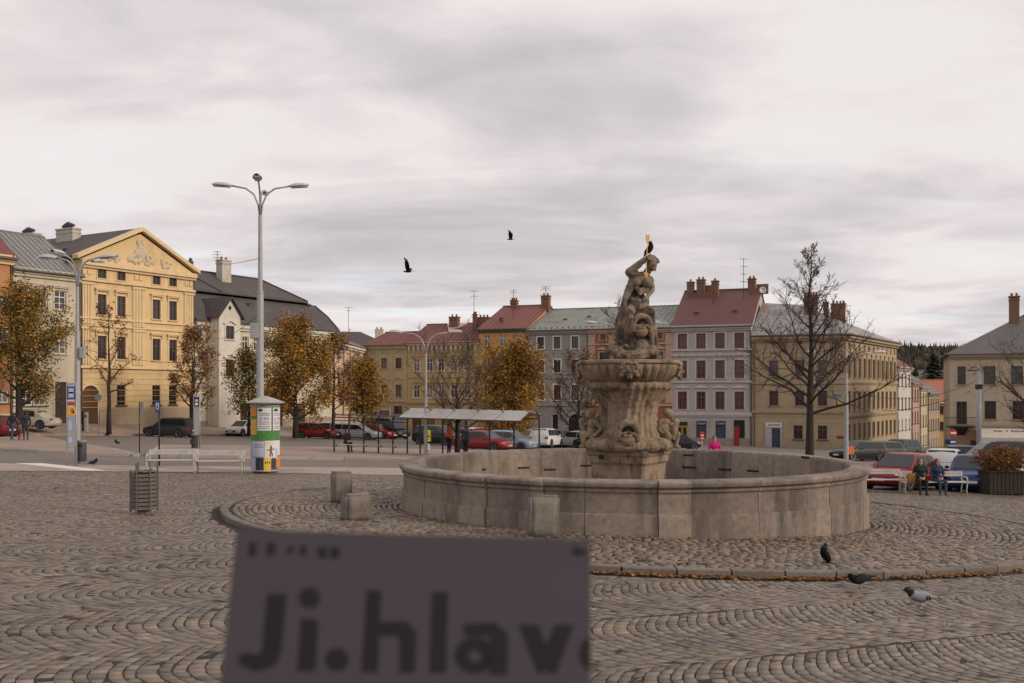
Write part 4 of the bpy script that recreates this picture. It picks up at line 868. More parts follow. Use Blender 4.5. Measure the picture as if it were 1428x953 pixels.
sT = STY(key='te', frame=BROWNW, mull=1, tr=0, casing=PKC, cw=.12); cl = [841, 867, 893, 920]
b.row(466, 474.5, cl, 7, sT, .7, .1); b.row(492, 503, cl, 9, STY(key='te2', frame=BROWNW, mull=1, tr=.6, casing=PKC, hood='tri'), .9, .1); b.row(537, 556, cl, 9, STY(key='te2', frame=BROWNW, mull=1, tr=.6, casing=PKC, hood='tri'), .9, .1); b.row(580, 606, [841, 893], 12, sT, 1.4, 0)
b.walls(b.Z(459, 822), 17, PKR, plinth=M('grey_plinth', (.30, .25, .20), .9, .2, 2)); b.door(b.X(867), 1.4, 2.8, DOORB, .05, casing=PKC); b.band(b.H-.4, .4, .4, PKC); b.band(b.Z(482, 822), .2, .15, PKC); b.band(b.Z(566, 822), .25, .2, PKC)
[b.pilaster(b.X(p), .9, b.Z(566, p)+.3, b.H-.9, PKC, .06) for p in (825, 854, 880, 906, 933)]
b.gable_roof(3.1, T_GRN, seams=.62); b.roof_vent(b.X(900), 3.6, b.H+1.45)
for px in (832, 918): q = MB(); q.box(-.9, .9, -.05, 1.0, -.1, .12); q.build('skylight', M('skylight_glass', (.55, .56, .58), .15, .1, 2), b.o, loc=(b.X(px), .6, b.H+.5))
# ---- grey-white tenement with red-brown windows
RGL = M('reddish_glass', (.095, .046, .040), .12, .6, 1.2, rand=.3, spec=.5); LGR = plaster('pale_grey_plaster', (.44, .40, .38)); LGT = plaster('white_grey_trim', (.52, .475, .455)); b = Bld('pale_tenement', 'four storey pale grey tenement with red brown windows and maroon roof', *brow(937, 1048), .2)
cl = [951.6, 977.6, 1004, 1031]
sA = STY(key='pa', glass=RGL, frame=REDW, mull=1, tr=.7, casing=LGT, cw=.22, fw=.17); sA2 = STY(key='pa2', glass=RGL, frame=REDW, mull=1, tr=.7, casing=LGT, cw=.2, hood='arch', hz=.35, fw=.17); sA3 = STY(key='pa3', glass=RGL, frame=REDW, mull=1, tr=.7, casing=LGT, cw=.2, hood='tri', hz=.4, fw=.17)
b.row(465.5, 487, cl, 12, sA, 1.05, .1); b.row(503, 528, cl, 12, sA2, 1.05, .1); b.row(546, 571, cl, 12, sA3, 1.05, .1)
b.walls(b.Z(455, 940), 15.5, LGR, plinth=M('grey_plinth', (.30, .25, .20), .9, .2, 2), ph=.7, gable=4.7)
b.band(b.H-.45, .45, .5, LGT)
for y in (490, 497, 534, 579): b.band(b.Z(y, 940), .2 if y != 579 else .35, .2, LGT)
b.band(b.Z(577, 940)+.2, .05, .1, LGT)
for y in (588, 594, 600, 606, 612, 618): b.band(b.Z(y, 940), .05, .03, LGR, x0=b.X(958.5), x1=b.X(970.5), name='rustication_course'); b.band(b.Z(y, 940), .05, .03, LGR, x0=b.X(985.5), x1=b.X(996.5), name='rustication_course'); b.band(b.Z(y, 940), .05, .03, LGR, x0=b.X(1013), x1=b.X(1023.5), name='rustication_course')
for p in cl:                                 # balustrades below the first floor windows
    for k in range(7): q = MB(); q.lathe([(.04, 0), (.07, .15), (.04, .4)], 6); q.build('baluster', LGT, b.o, loc=(b.X(p)-.45+.15*k, -.08, b.Z(577, 940)))
NAVY = M('navy_sign', (.012, .014, .05), .4, .1, 3); shop = M('shop_glass', (.05, .06, .085), .08, .5, 2.5)
for p in (978, 1005):
    x = b.X(p); w_ = 1.15; z0, z1 = b.Z(611.5, p), b.Z(587.5, p); b_ = MB(); b_.box(x-w_/2, x+w_/2, -.05, -.004, z0, z1); so_ = b_.build('shop_window', DARKM, b.o)
    c_ = MB(); c_.face([(x-w_/2+.05, -.055, z0+.06), (x+w_/2-.05, -.055, z0+.06), (x+w_/2-.05, -.055, z1-.55), (x-w_/2+.05, -.055, z1-.55)]); c_.build('pane', shop, so_)
    c_ = MB(); c_.box(x-w_/2, x+w_/2, -.09, -.051, z1-.5, z1); c_.build('sign_board', NAVY, so_)
    me = text_mesh('Čedok', .36); me.materials.append(WHITE); t_ = link('lettering', me, so_, (x, -.095, z1-.38)); t_.rotation_euler = (R(90), 0, 0)
b.o['label'] = 'four storey pale grey tenement with red brown windows and maroon roof'
YD = M('yellow_door_paint', (.42, .26, .05), .5, .15, 5); RD = M('red_door_paint', (.30, .02, .02), .45, .15, 5)
x = b.X(951.6); q = MB(); q.box(x-.65, x+.65, -.06, -.004, b.Z(622, 952), b.Z(588, 952)); dd = q.build('door', YD, b.o)
for k in (-1, 1): q = MB(); q.box(x+k*.3-.2, x+k*.3+.2, -.075, -.061, b.Z(611, 952), b.Z(596, 952)); q.build('pane', GLASS, dd)
q = MB(); q.box(x-.6, x+.6, -.075, -.061, b.Z(594, 952), b.Z(588, 952)-.05); q.build('pane', GLASS, dd)
x = b.X(1031); q = MB(); q.box(x-.62, x+.62, -.03, -.004, b.Z(626, 1031), b.Z(586, 1031)); dd = q.build('doorway', BLACK, b.o); q = MB(); q.box(x-.60, x+.02, -.10, -.031, b.Z(626, 1031), b.Z(595, 1031)); q.build('door_leaf', RD, dd)
b.gable_roof(4.7, T_MAR, over=.5); b.roof_vent(b.X(966), 2.2, b.H+1.6); b.roof_vent(b.X(1020), 2.4, b.H+1.7)
for x, w_, h_, y in ((.7, .8, 1.4, 7.4), (2.0, 1.0, 1.6, 7.5), (4.0, .8, 2.0, 6.2), (b.W-1.0, .9, 1.5, 7.4)): b.chimney(x, y, b.roof_at(x, y, 4.7)-.2, w_, .8, h_, pots=1 if w_ < .9 else 2)
q = MB(); q.box(2.5, 4.0, 7.5, 8.0, b.H+4.4, b.H+5.5); q.build('roof_wall', BRICK, b.o); q = MB(); q.box(b.W-.5, b.W+.9, 7.6, 8.1, b.H+4.2, b.H+5.4); q.build('roof_wall', BRICK, b.o)
b.pipe(b.W-.1); TEN = b
# ---- yellow corner building running down the side street
YCO = plaster('mustard_plaster', (.41, .315, .20)); YCS = plaster('mustard_trim', (.36, .28, .185))
C2, C3 = (37.3, 111.2), (51.25, 132.7)
b = Bld('corner_block', 'mustard yellow corner block with banded walls and tin roof', (C1[0]+.05, C1[1]-.02), C2, .1)
cl = [1079, 1115, 1147]; sM = STY(key='mu', frame=BROWNW, mull=1, tr=.66, casing=YCS, cw=.16)
b.row(503, 525, cl, 11.5, sM, 1.0, .05); b.row(545, 566, cl, 11.5, sM, 1.0, .05); b.row(593, 613, [1113, 1147], 11.5, sB, 1.0, .05)
b.walls(b.Z(468, 1050), 1.0, YCO, plinth=YCS, ph=b.Z(616, 1113), sides=False)
b.band(b.H-.5, .5, .55, YCS); b.band(b.Z(536, 1050), .2, .15, YCS); b.band(b.Z(576, 1050), .25, .2, YCS)
z = b.Z(612, 1050)
while z < b.H - 1.6: b.band(z, .05, .025, YCS, name='rustication_course') if not any(h[2] < z < h[3] for h in b.holes) else None; z += .62
for p in cl: q = MB(); q.lathe([(.28, 0), (.28, .05), (.22, .06), (.22, -.02)], 16); o = q.build('oculus', BLACK, b.o, loc=(b.X(p), -.01, b.Z(478, 1079))); o.rotation_euler[0] = R(90)
x = b.X(1079); q = MB(); q.box(x-.95, x+.95, -.12, -.004, -1, b.Z(590, 1079)); dd = q.build('shop_front', GALV, b.o)
q = MB(); q.face([(x-.2, -.125, -1), (x+.75, -.125, -1), (x+.75, -.125, b.Z(597, 1079)), (x-.2, -.125, b.Z(597, 1079))]); q.build('pane', shop, dd); q = MB(); q.box(x-.85, x+.9, -.2, -.121, b.Z(596, 1079), b.Z(589.5, 1079)); q.build('sign_board', WHITE, dd)
q = MB()
for k in range(9): q.box(x-.6+.15*k, x-.6+.15*k+.09, -.206, -.2005, b.Z(594.3, 1079), b.Z(591.5, 1079)+.02*(k % 3))
q.build('lettering', M('wine_lettering', (.15, .03, .05), .5), dd)
q = MB(); q.box(b.X(1172)-.4, b.X(1172)+.4, -.03, -.004, b.Z(612, 1172), b.Z(608, 1172)); q.build('wall_plate', RD, b.o)
FB = b
sd = Bld('corner_block_wing', 'long side wing of the mustard corner block with many tall windows', C2, C3, -.2)
Hs = FB.zb + FB.H - sd.zb; nwin = 11
for k in range(nwin):
    x = 1.4 + (sd.W-2.6)*k/(nwin-1)
    for z, h_ in ((Hs-4.9, 2.3), (Hs-8.6, 2.1), (Hs-12.0, 1.8)): sd.win(x, z, 1.0, h_, sM, .1)
    q = MB(); q.box(x-.3, x+.3, -.03, -.003, Hs-1.7, Hs-1.0); q.build('attic_panel', BROWNW, sd.o)
sd.walls(Hs, 14, YCO, plinth=YCS, ph=1.6); sd.band(Hs-.5, .5, .55, YCS); sd.band(Hs-5.5, .3, .2, YCS); sd.band(Hs-9.3, .35, .25, YCS)
for k in range(nwin+1): sd.pilaster(1.4 + (sd.W-2.6)*(k-.5)/(nwin-1), .35, Hs-5.0, Hs-2.2, YCS, .1) if 0 < k < nwin else None
# hipped tin roof over both wings
def wp(o_, x, y, z): return o_.o.matrix_basis @ Vector((x, y, z))
rz_ = FB.zb + FB.H; P0 = wp(FB, -.1, -.6, FB.H); P1 = Vector((C2[0]+.35, C2[1]-.75, rz_)); P2 = wp(sd, sd.W+.4, -.6, Hs)
dF = (Vector((*C2, 0))-Vector((*C1, 0))).normalized(); nF = Vector((-dF.y, dF.x, 0)); dS = (Vector((*C3, 0))-Vector((*C2, 0))).normalized(); nS = Vector((-dS.y, dS.x, 0))
RI = Vector((C2[0], C2[1], rz_)) + nS*6.5 + dS*6.0 + Vector((0, 0, 3.9)); RE = Vector((*C3, rz_)) + nS*7 + Vector((0, 0, 2.4)); RL = Vector((*C1, rz_)) + nF*6.6 + Vector((0, 0, 4.3)) + dF*.3
r = MB(); r.slab([P0, P1, RI, RL], .14); r.slab([P1, P2, RE, RI], .14)
bk2 = Vector((*C3, rz_)) + nS*14; bk1 = Vector((*C1, rz_)) + nF*14; r.slab([P2, bk2, RE], .14); r.slab([bk2, bk1, RL, RI, RE], .14)
inv = FB.o.matrix_basis.inverted(); r.v = [tuple(inv @ Vector(v)) for v in r.v]; rf = r.build('roof', T_TIN, FB.o)
for a_, b_ in ((P0, P1), (P1, P2)): q = MB(); q.tube([inv @ (a_ + Vector((0, 0, -.12))), inv @ (b_ + Vector((0, 0, -.12)))], .09, 6); q.build('gutter', ZINC, rf)
for px, y, Yd, w_, h_, pt in ((1131, 412, 117, 1.5, 2.9, 5), (1152, 422, 120, .55, 2.6, 1), (1162, 424, 122, .5, 2.4, 1), (1172, 424, 124, 1.2, 2.5, 3)):
    p = at(px, y, Yd); q = inv @ p; FB.chimney(q.x, q.y, q.z-h_-.1, w_, .8, h_, pots=pt)
FB.pipe(.25)
# ---- houses further down the side street
D0, DD = Vector((*C3, 0)), Vector((.545, .838, 0))
def dst(s0, s1): a, c = D0 + DD*s0, D0 + DD*s1; return (a.x, a.y), (c.x, c.y)
hs = [('white_street_house', 'narrow white house below the mustard block in the side street', .2, 9.2, (.55, .52, .48), 3.3, T_RUST), ('pink_street_house', 'salmon pink house further down the side street', 9.4, 15, (.43, .28, .235), 1.2, T_DGR),
      ('cream_street_house', 'cream yellow house with grey roof down the side street', 15.2, 21, (.47, .41, .28), .6, T_DGR), ('tan_street_house', 'tan house with brown roof lower in the side street', 21.2, 31, (.34, .27, .19), -.2, T_DGR)]
for nm, lb, s0, s1, colr, top, rm in hs:
    h = Bld(nm, lb, *dst(s0, s1), -1.0); Ht = CZ + top - h.zb; pm = plaster(nm + '_plaster', colr); n_ = max(3, int(h.W/1.9))
    for k in range(n_):
        for j, (zt_, hh) in enumerate(((Ht-2.6, 1.7), (Ht-5.8, 1.7), (Ht-8.6, 1.5))): h.win(h.W*(k+.5)/n_, zt_, .8, hh, STY(key='st', frame=WHITE if j else BROWNW, mull=1, tr=.6), .2)
    h.walls(Ht, 10, pm); h.band(Ht-.35, .35, .4, pm); h.gable_roof(3.2, rm, gut=False); h.pipe(.1)
GOLDP = plaster('golden_plaster', (.55, .36, .14)); h = Bld('red_roofed_house', 'golden house with salmon red roof closing the side street', (68.5, 167), (79, 167), -1.5); Ht = CZ - (566-HOR)/F*167 - h.zb + .6
h.row(567, 577, [1312, 1321], 4, sB, .9); h.row(588, 600, [1312, 1321], 4, sB, .9); h.walls(Ht, 9, GOLDP); h.gable_roof(3.6, M('salmon_tile_roof', (.36, .14, .09), .8, .15, 2, .01)); h.band(Ht-.4, .4, .4, WHP)
# ---- house with the awning across the side street
TAN = plaster('stained_cream_plaster', (.48, .40, .30)); h = Bld('awning_house', 'stained cream house with grey hipped roof and white shop awning', (46.2, 105), (62.5, 98.85), -.1)
sR = STY(key='rt', frame=BROWNW, mull=1, tr=.62, casing=TAN, cw=.08, sillm=YCS)
h.row(511, 536.5, [1341], 9, sR, .75, .1); h.row(511, 536.5, [1380, 1418, 1456], 14, sR, 1.1, .1); h.row(559, 585, [1381, 1420, 1459], 14, sR, 1.1, .1); h.row(560, 592, [1341], 11, sR, 1.0, 0)
h.walls(h.Z(494, 1330), 13, TAN, plinth=M('brown_plinth', (.26, .17, .10), .9, .2, 2), ph=h.Z(600, 1340)); h.band(h.H-.35, .35, .4, YCS); h.band(h.Z(595, 1340), .2, .15, YCS)
W, D, H = h.W, h.D, h.H; rz2 = H + 4.6; r = MB()
for pts in ([(-.5, -.5, H), (W+.5, -.5, H), (W-2, D*.5, rz2), (8.0, D*.5, rz2)], [(-.5, D+.5, H), (-.5, -.5, H), (8.0, D*.5, rz2)], [(W+.5, D+.5, H), (-.5, D+.5, H), (8.0, D*.5, rz2), (W-2, D*.5, rz2)]): r.slab(pts, .14)
rf = r.build('roof', T_DGR, h.o); sl_ = math.hypot(D*.5+.5, rz2-H); q = MB(); q.box(-.02, .02, 0, sl_*.9, 0, .05); me = q.mesh('seam', T_DGR)
for k in range(9, 17): o = link('seam', me, rf, (k*1.0, -.5, H+.02)); o.rotation_euler[0] = math.atan2(rz2-H, D*.5+.5)
h.chimney(6.6, 5.0, H+3.0, .95, .8, 3.2); h.chimney(8.6, 6.3, H+3.9, 1.4, .8, 1.5)
# balcony
bx = h.X(1341); zf = h.Z(596, 1341); q = MB(); q.box(bx-1.5, bx+1.2, -1.0, -.003, zf, zf+.15); q.add([(bx-.8, -.9, zf-.001), (bx+.6, -.9, zf-.001), (bx+.3, -.01, zf-.9), (bx-.5, -.01, zf-.9), (bx-.8, -.01, zf-.001), (bx+.6, -.01, zf-.001)], [(0, 3, 2, 1), (0, 4, 3), (1, 2, 5)]); bo = q.build('balcony', DARKM, h.o)
q = MB(); q.tube([(bx-1.5, -.02, zf+1.05), (bx-1.5, -.97, zf+1.05), (bx+1.2, -.97, zf+1.05), (bx+1.2, -.02, zf+1.05)], .03, 6)
for k in range(16): x = bx-1.5+2.7*k/15; q.tube([(x, -.97, zf+.15), (x, -.97, zf+1.05)], .014, 4)
q.build('railing', DARKM, bo)
# awning and shop front
x0 = h.X(1362); z1, z0 = h.Z(597, 1370), h.Z(611, 1370); q = MB(); q.slab([(x0, -.05, z1), (W, -.05, z1), (W, -1.3, z0+.1), (x0, -1.3, z0+.1)], .05); q.box(x0, W, -1.34, -1.30, z0-.22, z0+.12); aw = q.build('awning', M('cream_canvas', (.58, .53, .46), .8, .1, 2), h.o)
q = MB(); rnd = random.Random(3)
dirn = Vector((0, -1.25, z0+.1-z1)).normalized(); kx = x0 + 1.6
for wl in (5, 1, 11):                       # small dark lettering on the awning
    for k in range(wl):
        hgt = .20 if k % 3 else .28; a_ = Vector((kx, -.05, z1+.012)) + dirn*.62; q.add([a_, a_ + Vector((.11, 0, 0)), a_ + Vector((.11, 0, 0)) - dirn*hgt, a_ - dirn*hgt], [(0, 1, 2, 3)]); kx += .17
    kx += .3
q.build('lettering', M('dark_lettering', (.06, .05, .05), .6), aw)
q = MB(); q.box(x0-.6, W, -.06, -.004, -1, z0-.25); sf = q.build('shop_front', M('brown_shop_front', (.06, .04, .03), .5), h.o)
for k in range(6): q = MB(); q.box(x0-.4+2.0*k, x0+1.2+2.0*k, -.075, -.061, .3, z0-.4); q.build('pane', GLASS, sf)
# ---- distant hill, wood and town
HILL = M('hill_meadow', (.10, .085, .055), .95, .3, .01)
mb = MB(); xs = np.linspace(-300, 1500, 37); ys = np.linspace(420, 1900, 16)
for j, y in enumerate(ys):
    for i, x in enumerate(xs):
        t = min(1, max(0, (y-520)/750)); mb.v.append((x, y, -16.2 + (62 + 9*math.sin(x*.006) + 5*math.sin(x*.021+1))*t*t*(3-2*t) if t > 0 else -16.6))
nx = len(xs)
for j in range(len(ys)-1):
    for i in range(nx-1): mb.f.append((j*nx+i, j*nx+i+1, (j+1)*nx+i+1, (j+1)*nx+i)); mb.m.append(0)
struct(mb.build('hill', HILL, smooth=True), 'low wooded hill beyond the end of the side street')
FOR = [M('spruce_green', (.022, .032, .022), .9, .4, .3), M('beech_brown', (.075, .05, .03), .9, .3, .3)]
mb = MB(); rnd = random.Random(5)
for k in range(1500):
    y = rnd.uniform(700, 1400); x = y*rnd.uniform(.33, .52); t = min(1, max(0, (y-520)/750)); z = -16.2 + (62 + 9*math.sin(x*.006) + 5*math.sin(x*.021+1))*t*t*(3-2*t)
    if noise.noise(Vector((x*.006, y*.006, 2))) < -.12 and y < 1150: continue
    mb.mi = 0 if rnd.random() < .72 else 1; hgt = rnd.uniform(11, 21); rr_ = rnd.uniform(2.4, 4.2); n_ = 6
    if mb.mi == 0: mb.add([(x + rr_*math.cos(q*1.047), y + rr_*math.sin(q*1.047), z) for q in range(6)] + [(x, y, z+hgt)], [(q, (q+1) % 6, 6) for q in range(6)])
    else: mb.ell((x, y, z+hgt*.4), (rr_*1.4, rr_*1.4, hgt*.42), n=6, m=5)
tag(mb.build('distant_forest', FOR), 'dark mixed wood covering the hill at the end of the side street', 'forest', kind='stuff')
for k, (px, y0, Yd, w_, h_, cl_) in enumerate(((1287, 532, 330, 13, 7, (.42, .36, .28)), (1312, 529, 420, 15, 7, (.5, .3, .22)), (1322, 522, 480, 14, 8, (.5, .46, .40)), (1298, 517, 560, 13, 8, (.35, .28, .2)))):
    p = at(px, y0, Yd); nmz = ['tan', 'salmon', 'whitish', 'brown'][k]
    h = Bld('distant_house', '%s distant house seen at the bottom of the side street' % nmz, (p.x-w_/2, p.y), (p.x+w_/2, p.y-3), 0); h.o.location[2] = p.z-h_-3; h.zb = p.z-h_-3
    for q in range(4): h.win(w_*(q+.5)/4, h_-2.2, 1.0, 1.4, sB, 0)
    h.walls(h_, 9, plaster('distant_%s' % nmz, cl_)); h.gable_roof(3.2, [T_RUST, T_DGR][k % 2], gut=False)
for f_ in TODO: f_()
# aerials
for lb, px, py, Yd, hh, ar_, ds in (('bare aerial on the slate hipped roof', 486, 452, 150, 2.6, 2, False), ('tall thin aerial above the ochre house', 661, 440, 128, 3.2, 2, False), ('twin aerial above the saffron house chimney', 716, 421, 130, 1.6, 2, False), ('small aerial on the saffron house end chimney', 761, 410, 128, 1.0, 3, False),
    ('tall many-armed aerial on the maroon tenement roof', 1037, 413, 121, 4.6, 4, False), ('satellite dish aerial at the end of the tin roof', 1181, 447, 128, 2.0, 1, True), ('satellite dish aerial on the tenement end chimney', 1064, 410, 121, .9, 0, True), ('wire aerial above the mansard roof', 303, 370, 112, 1.6, 3, False), ('slim whip aerial above the tenement chimneys', 995, 408, 121, 1.6, 0, False)):
    antenna(lb, at(px, py, Yd), hh, ar_, ds)
# ================================================================== trees
BARK = M('dark_bark', (.040, .031, .026), .95, .35, 5, .02, bscale=18)
TWIG = M('brown_twig', (.085, .058, .045), .95, .3, 3)
LGOLD = [M('foliage_gold', (.40, .205, .028), .75, .3, 8), M('foliage_olive', (.17, .15, .03), .75, .3, 8), M('foliage_orange', (.33, .135, .022), .75, .3, 8), M('foliage_brown', (.16, .07, .025), .8, .3, 8)]
LBRN = [M('foliage_brown', (.11, .05, .02)), M('foliage_russet', (.22, .09, .036), .8, .3, 8), M('foliage_orange', (.22, .09, .016)), M('foliage_dull', (.13, .075, .04), .8, .3, 8)]
LGRN = [M('foliage_olive', (.115, .105, .022)), M('foliage_gold', (.30, .155, .022)), M('foliage_green', (.08, .09, .024), .75, .3, 8), M('foliage_orange', (.22, .09, .016))]
def tree(name, label, base, H, spread, seed, leaves=0, lm=LGOLD, tr=.2, fork=.28, nl=13, lsize=.13, round_=True, sub=9, tw=6, fill=.0, group=None, lean=(0, 0), up=1.0):
    rn = np.random.default_rng(seed); o = thing(name, label, 'tree', base, 0, group); tb, cb = MB(), MB(); nodes = []
    lead = [Vector((lean[0]*t*t*H + rn.normal(0, .02)*H*t*.5, lean[1]*t*t*H + rn.normal(0, .02)*H*t*.4, H*t)) for t in np.linspace(0, 1, 9)]; lead[0] = Vector((0, 0, -.25))
    lr = [tr*1.3] + [tr*min(1, (1-t)**1.25*(1.25 if t > fork else 1.15)) + .010 for t in np.linspace(0, 1, 9)[1:]]; tb.tube(lead, lr, 9)
    def lp(t): q = t*8; i = min(7, int(q)); return lead[i].lerp(lead[i+1], q-i), lr[i] + (lr[i+1]-lr[i])*(q-i)
    def branch(mb, p, d, ln, r, n, sides, curve, tag_):
        pts = [p.copy()]; d = d.normalized()
        for k in range(n):
            d = (d + Vector((rn.normal(0, .16), rn.normal(0, .16), rn.normal(0, .12) + curve))).normalized(); p = p + d*ln/n; pts.append(p.copy())
        mb.tube(pts, [max(.006, r*(1 - .85*k/n)) for k in range(n+1)], sides, cap=False); return pts, d
    for i in range(nl):
        t = fork + (1-fork)*((i + rn.uniform(0, .8))/nl)**1.1*.94; az = i*2.4 + rn.normal(0, .35); p, r = lp(t); ts = (t-fork)/(1-fork)
        ln = spread*((math.sin(math.pi*min(1, .22+ts*.78))**.6 if round_ else (1-ts)**1.05 + .09))*rn.uniform(.8, 1.12); el = R(24 + 46*ts)*up
        pts, d = branch(tb, p, Vector((math.cos(az)*math.cos(el), math.sin(az)*math.cos(el), math.sin(el))), ln, r*.45, 6, 6, .085, 0)
        for j in range(sub):
            u = .22 + .78*(j + rn.uniform(0, 1))/sub; q = u*6; k = min(5, int(q)); p2 = pts[k].lerp(pts[k+1], q-k); dv = (pts[k+1]-pts[k]).normalized(); sd_ = Vector(rn.normal(0, 1, 3)); sd_.z = sd_.z*.6 + .25
            d2 = dv*.7 + sd_.normalized()*.9; l2 = ln*rn.uniform(.22, .42)*(1.15-u*.5); p3, _ = branch(cb, p2, d2, l2, max(.012, r*.30*(1-u*.6)), 4, 4, .05, 1)
            for m in range(tw):
                v = rn.uniform(.2, 1)*4; k2 = min(3, int(v)); p4 = p3[k2].lerp(p3[k2+1], v-k2); d3 = (p3[k2+1]-p3[k2]).normalized() + Vector(rn.normal(0, .8, 3)); p5, _ = branch(cb, p4, d3, l2*rn.uniform(.25, .55), .011, 3, 3, .04, 1); nodes += p5[1:]
    tb.build('trunk', BARK, o, smooth=True)
    struct(cb.build('branches' if leaves else 'crown', BARK if leaves else TWIG, o), None, 'stuff')
    if leaves:
        lb = MB(); sel = rn.integers(0, len(nodes), leaves); off = rn.normal(0, fill + .10, (leaves, 3)); lo, hi = -.5, .5
        rots = rn.uniform(0, 6.28, (leaves, 2)); s_ = lsize*rn.uniform(.6, 1.25, leaves)
        ph = np.array([noise.noise(nodes[k]*.9) for k in sel])
        for k in range(leaves):
            c_ = nodes[sel[k]] + Vector(off[k]); a, e = rots[k]; ux = Vector((math.cos(a), math.sin(a), rn.normal(0, .4)))*s_[k]; uy = Vector((-math.sin(a)*math.cos(e), math.cos(a)*math.cos(e), math.sin(e)))*s_[k]*.7
            z = ph[k] + rn.normal(0, .25); lb.mi = 0 if z > .12 else 1 if z > -.12 else 2 if z > -.38 else 3; lb.face([c_-ux, c_-uy*.8, c_+ux, c_+uy])
        lb.build('crown', lm, o)
    return o
def tbase(px, Y, lift=0): p = gat(px, Y); p.z += lift; return p
def th(py, px, Y, lift=0): return CZ - (py-HOR)/F*Y - (gz((px-CX)/F*Y, Y)+lift)      # height that reaches that pixel row
GA = 'trees along the square'
for (lb, px, Y, top, spr, seed, lv, lm, tr, fork, nl, kw) in (
    ('autumn tree with green gold leaves before the orange and white houses', 27, 74, 396, 5.0, 3, 21000, LGRN, .26, .20, 22, dict(fill=.22, lsize=.10)),
    ('nearly bare brown tree in front of the yellow palace windows', 152, 80, 411, 2.9, 5, 700, LBRN, .17, .30, 14, dict(lsize=.10, sub=8, tw=5)),
    ('thin russet tree at the corner of the yellow palace', 268, 84, 444, 3.6, 8, 5000, LBRN, .19, .22, 18, dict(lsize=.095, fill=.1)),
    ('small olive tree in front of the mansard house', 347, 88, 486, 3.1, 9, 6000, LGRN, .14, .16, 15, dict(fill=.2, lsize=.10)),
    ('full golden tree standing before the mansard house', 412, 86, 438, 4.2, 12, 25000, LGOLD, .22, .14, 24, dict(fill=.26, lsize=.10)),
    ('sparse russet tree beside the full golden tree', 465, 92, 454, 3.0, 14, 5000, LBRN, .15, .24, 17, dict(lsize=.095, fill=.1)),
    ('low golden brown tree before the corner house', 506, 100, 498, 3.5, 17, 11000, LGOLD, .14, .14, 17, dict(fill=.25, lsize=.11)),
    ('bare black tree beside the long shelter roof', 638, 57, 466, 4.3, 21, 0, None, .155, .24, 20, dict(sub=12, tw=7)),
    ('broad golden tree in front of the saffron house', 716, 84, 480, 4.5, 23, 24000, LGOLD, .2, .13, 24, dict(fill=.28, lsize=.10)),
    ('dark russet tree in front of the grey house', 806, 92, 484, 4.6, 25, 2600, LBRN, .2, .18, 22, dict(lsize=.09, sub=13)),
    ('tall thin tree hidden behind the statue', 862, 64, 388, 2.2, 27, 0, None, .15, .3, 12, {}),
    ('tall bare tree with a slender leader before the mustard corner block', 1129, 50, 340, 4.5, 31, 0, None, .205, .26, 32, dict(round_=False, sub=13, tw=9)),
    ('bare tree stretching branches across the awning house', 1455, 60, 452, 5.2, 35, 0, None, .24, .22, 20, dict(sub=13, tw=8)),
):
    lift = .35 if px < 480 else 0; low = 0 if kw.get('round_') is False else .45*spr
    tree('tree', lb, tbase(px, Y, lift), th(top, px, Y, lift) - low, spr, seed, lv, lm or LGOLD, tr, fork, nl, group=GA, **kw)
# dark spruce down the street
sp = thing('spruce_tree', 'dark conical spruce standing below the street houses', 'tree', at(1301, 549, 240)); sp.scale = (1.25, 1.25, 1.15)
q = MB(); q.tube([(0, 0, -12), (0, 0, 6)], .3, 6); q.build('trunk', BARK, sp); q = MB(); rn = random.Random(2)
for k in range(900):
    z = -4 + 12.2*rn.random()**1.3; r_ = (8.4-z)/12.4*5.2*rn.uniform(.3, 1.05); a = rn.uniform(0, 6.3); d = Vector((math.cos(a), math.sin(a), -.25)); s_ = rn.uniform(.4, .9); c_ = Vector((d.x*r_, d.y*r_, z)); t_ = Vector((-d.y, d.x, 0))*s_*.6
    q.face([c_ - d*s_, c_ - t_ + Vector((0, 0, .1)), c_ + d*s_, c_ + t_])
q.build('crown', FOR[0], sp)
# ================================================================== lamps, poles and signs
LAMPG = M('lamp_grey_paint', (.36, .36, .37), .5, .12, 3, metal=.2); LAMPH = M('lamp_head_shell', (.45, .45, .46), .4, .1, 3); DIFF = M('lamp_diffuser', (.55, .54, .5), .25, .1, 3)
def head_mesh(parent, p, az, tilt=6, hs_=.8):
    h = thing_part = None
    q = MB(); prof = [(0, .0), (.10, .03), (.17, .07), (.2, .12), (.17, .17), (.09, .195)]
    n_ = 12
    for i in range(n_+1):
        t = i/n_; wv = .05 + .17*math.sin(math.pi*(t*.86+.07))**.7; hv = .03 + .14*math.sin(math.pi*(t*.8+.1))
        for k in range(7): a = math.pi*k/6; q.v.append((t*.95, wv*math.cos(a), hv*math.sin(a)))
    for i in range(n_):
        for k in range(6): q.f.append((i*7+k, i*7+k+1, i*7+8+k, i*7+7+k)); q.m.append(0)
        q.f.append((i*7, i*7+7, i*7+13, i*7+6)); q.m.append(0)
    o = q.build('lamp_head', LAMPH, parent, smooth=40, loc=p); o.rotation_euler = (0, R(-tilt), az); o.scale = (hs_,)*3
    d = MB(); d.bbox((.50, 0, -.045), (.80, .26, .05), .02); d.build('diffuser', DIFF, o)
    return o
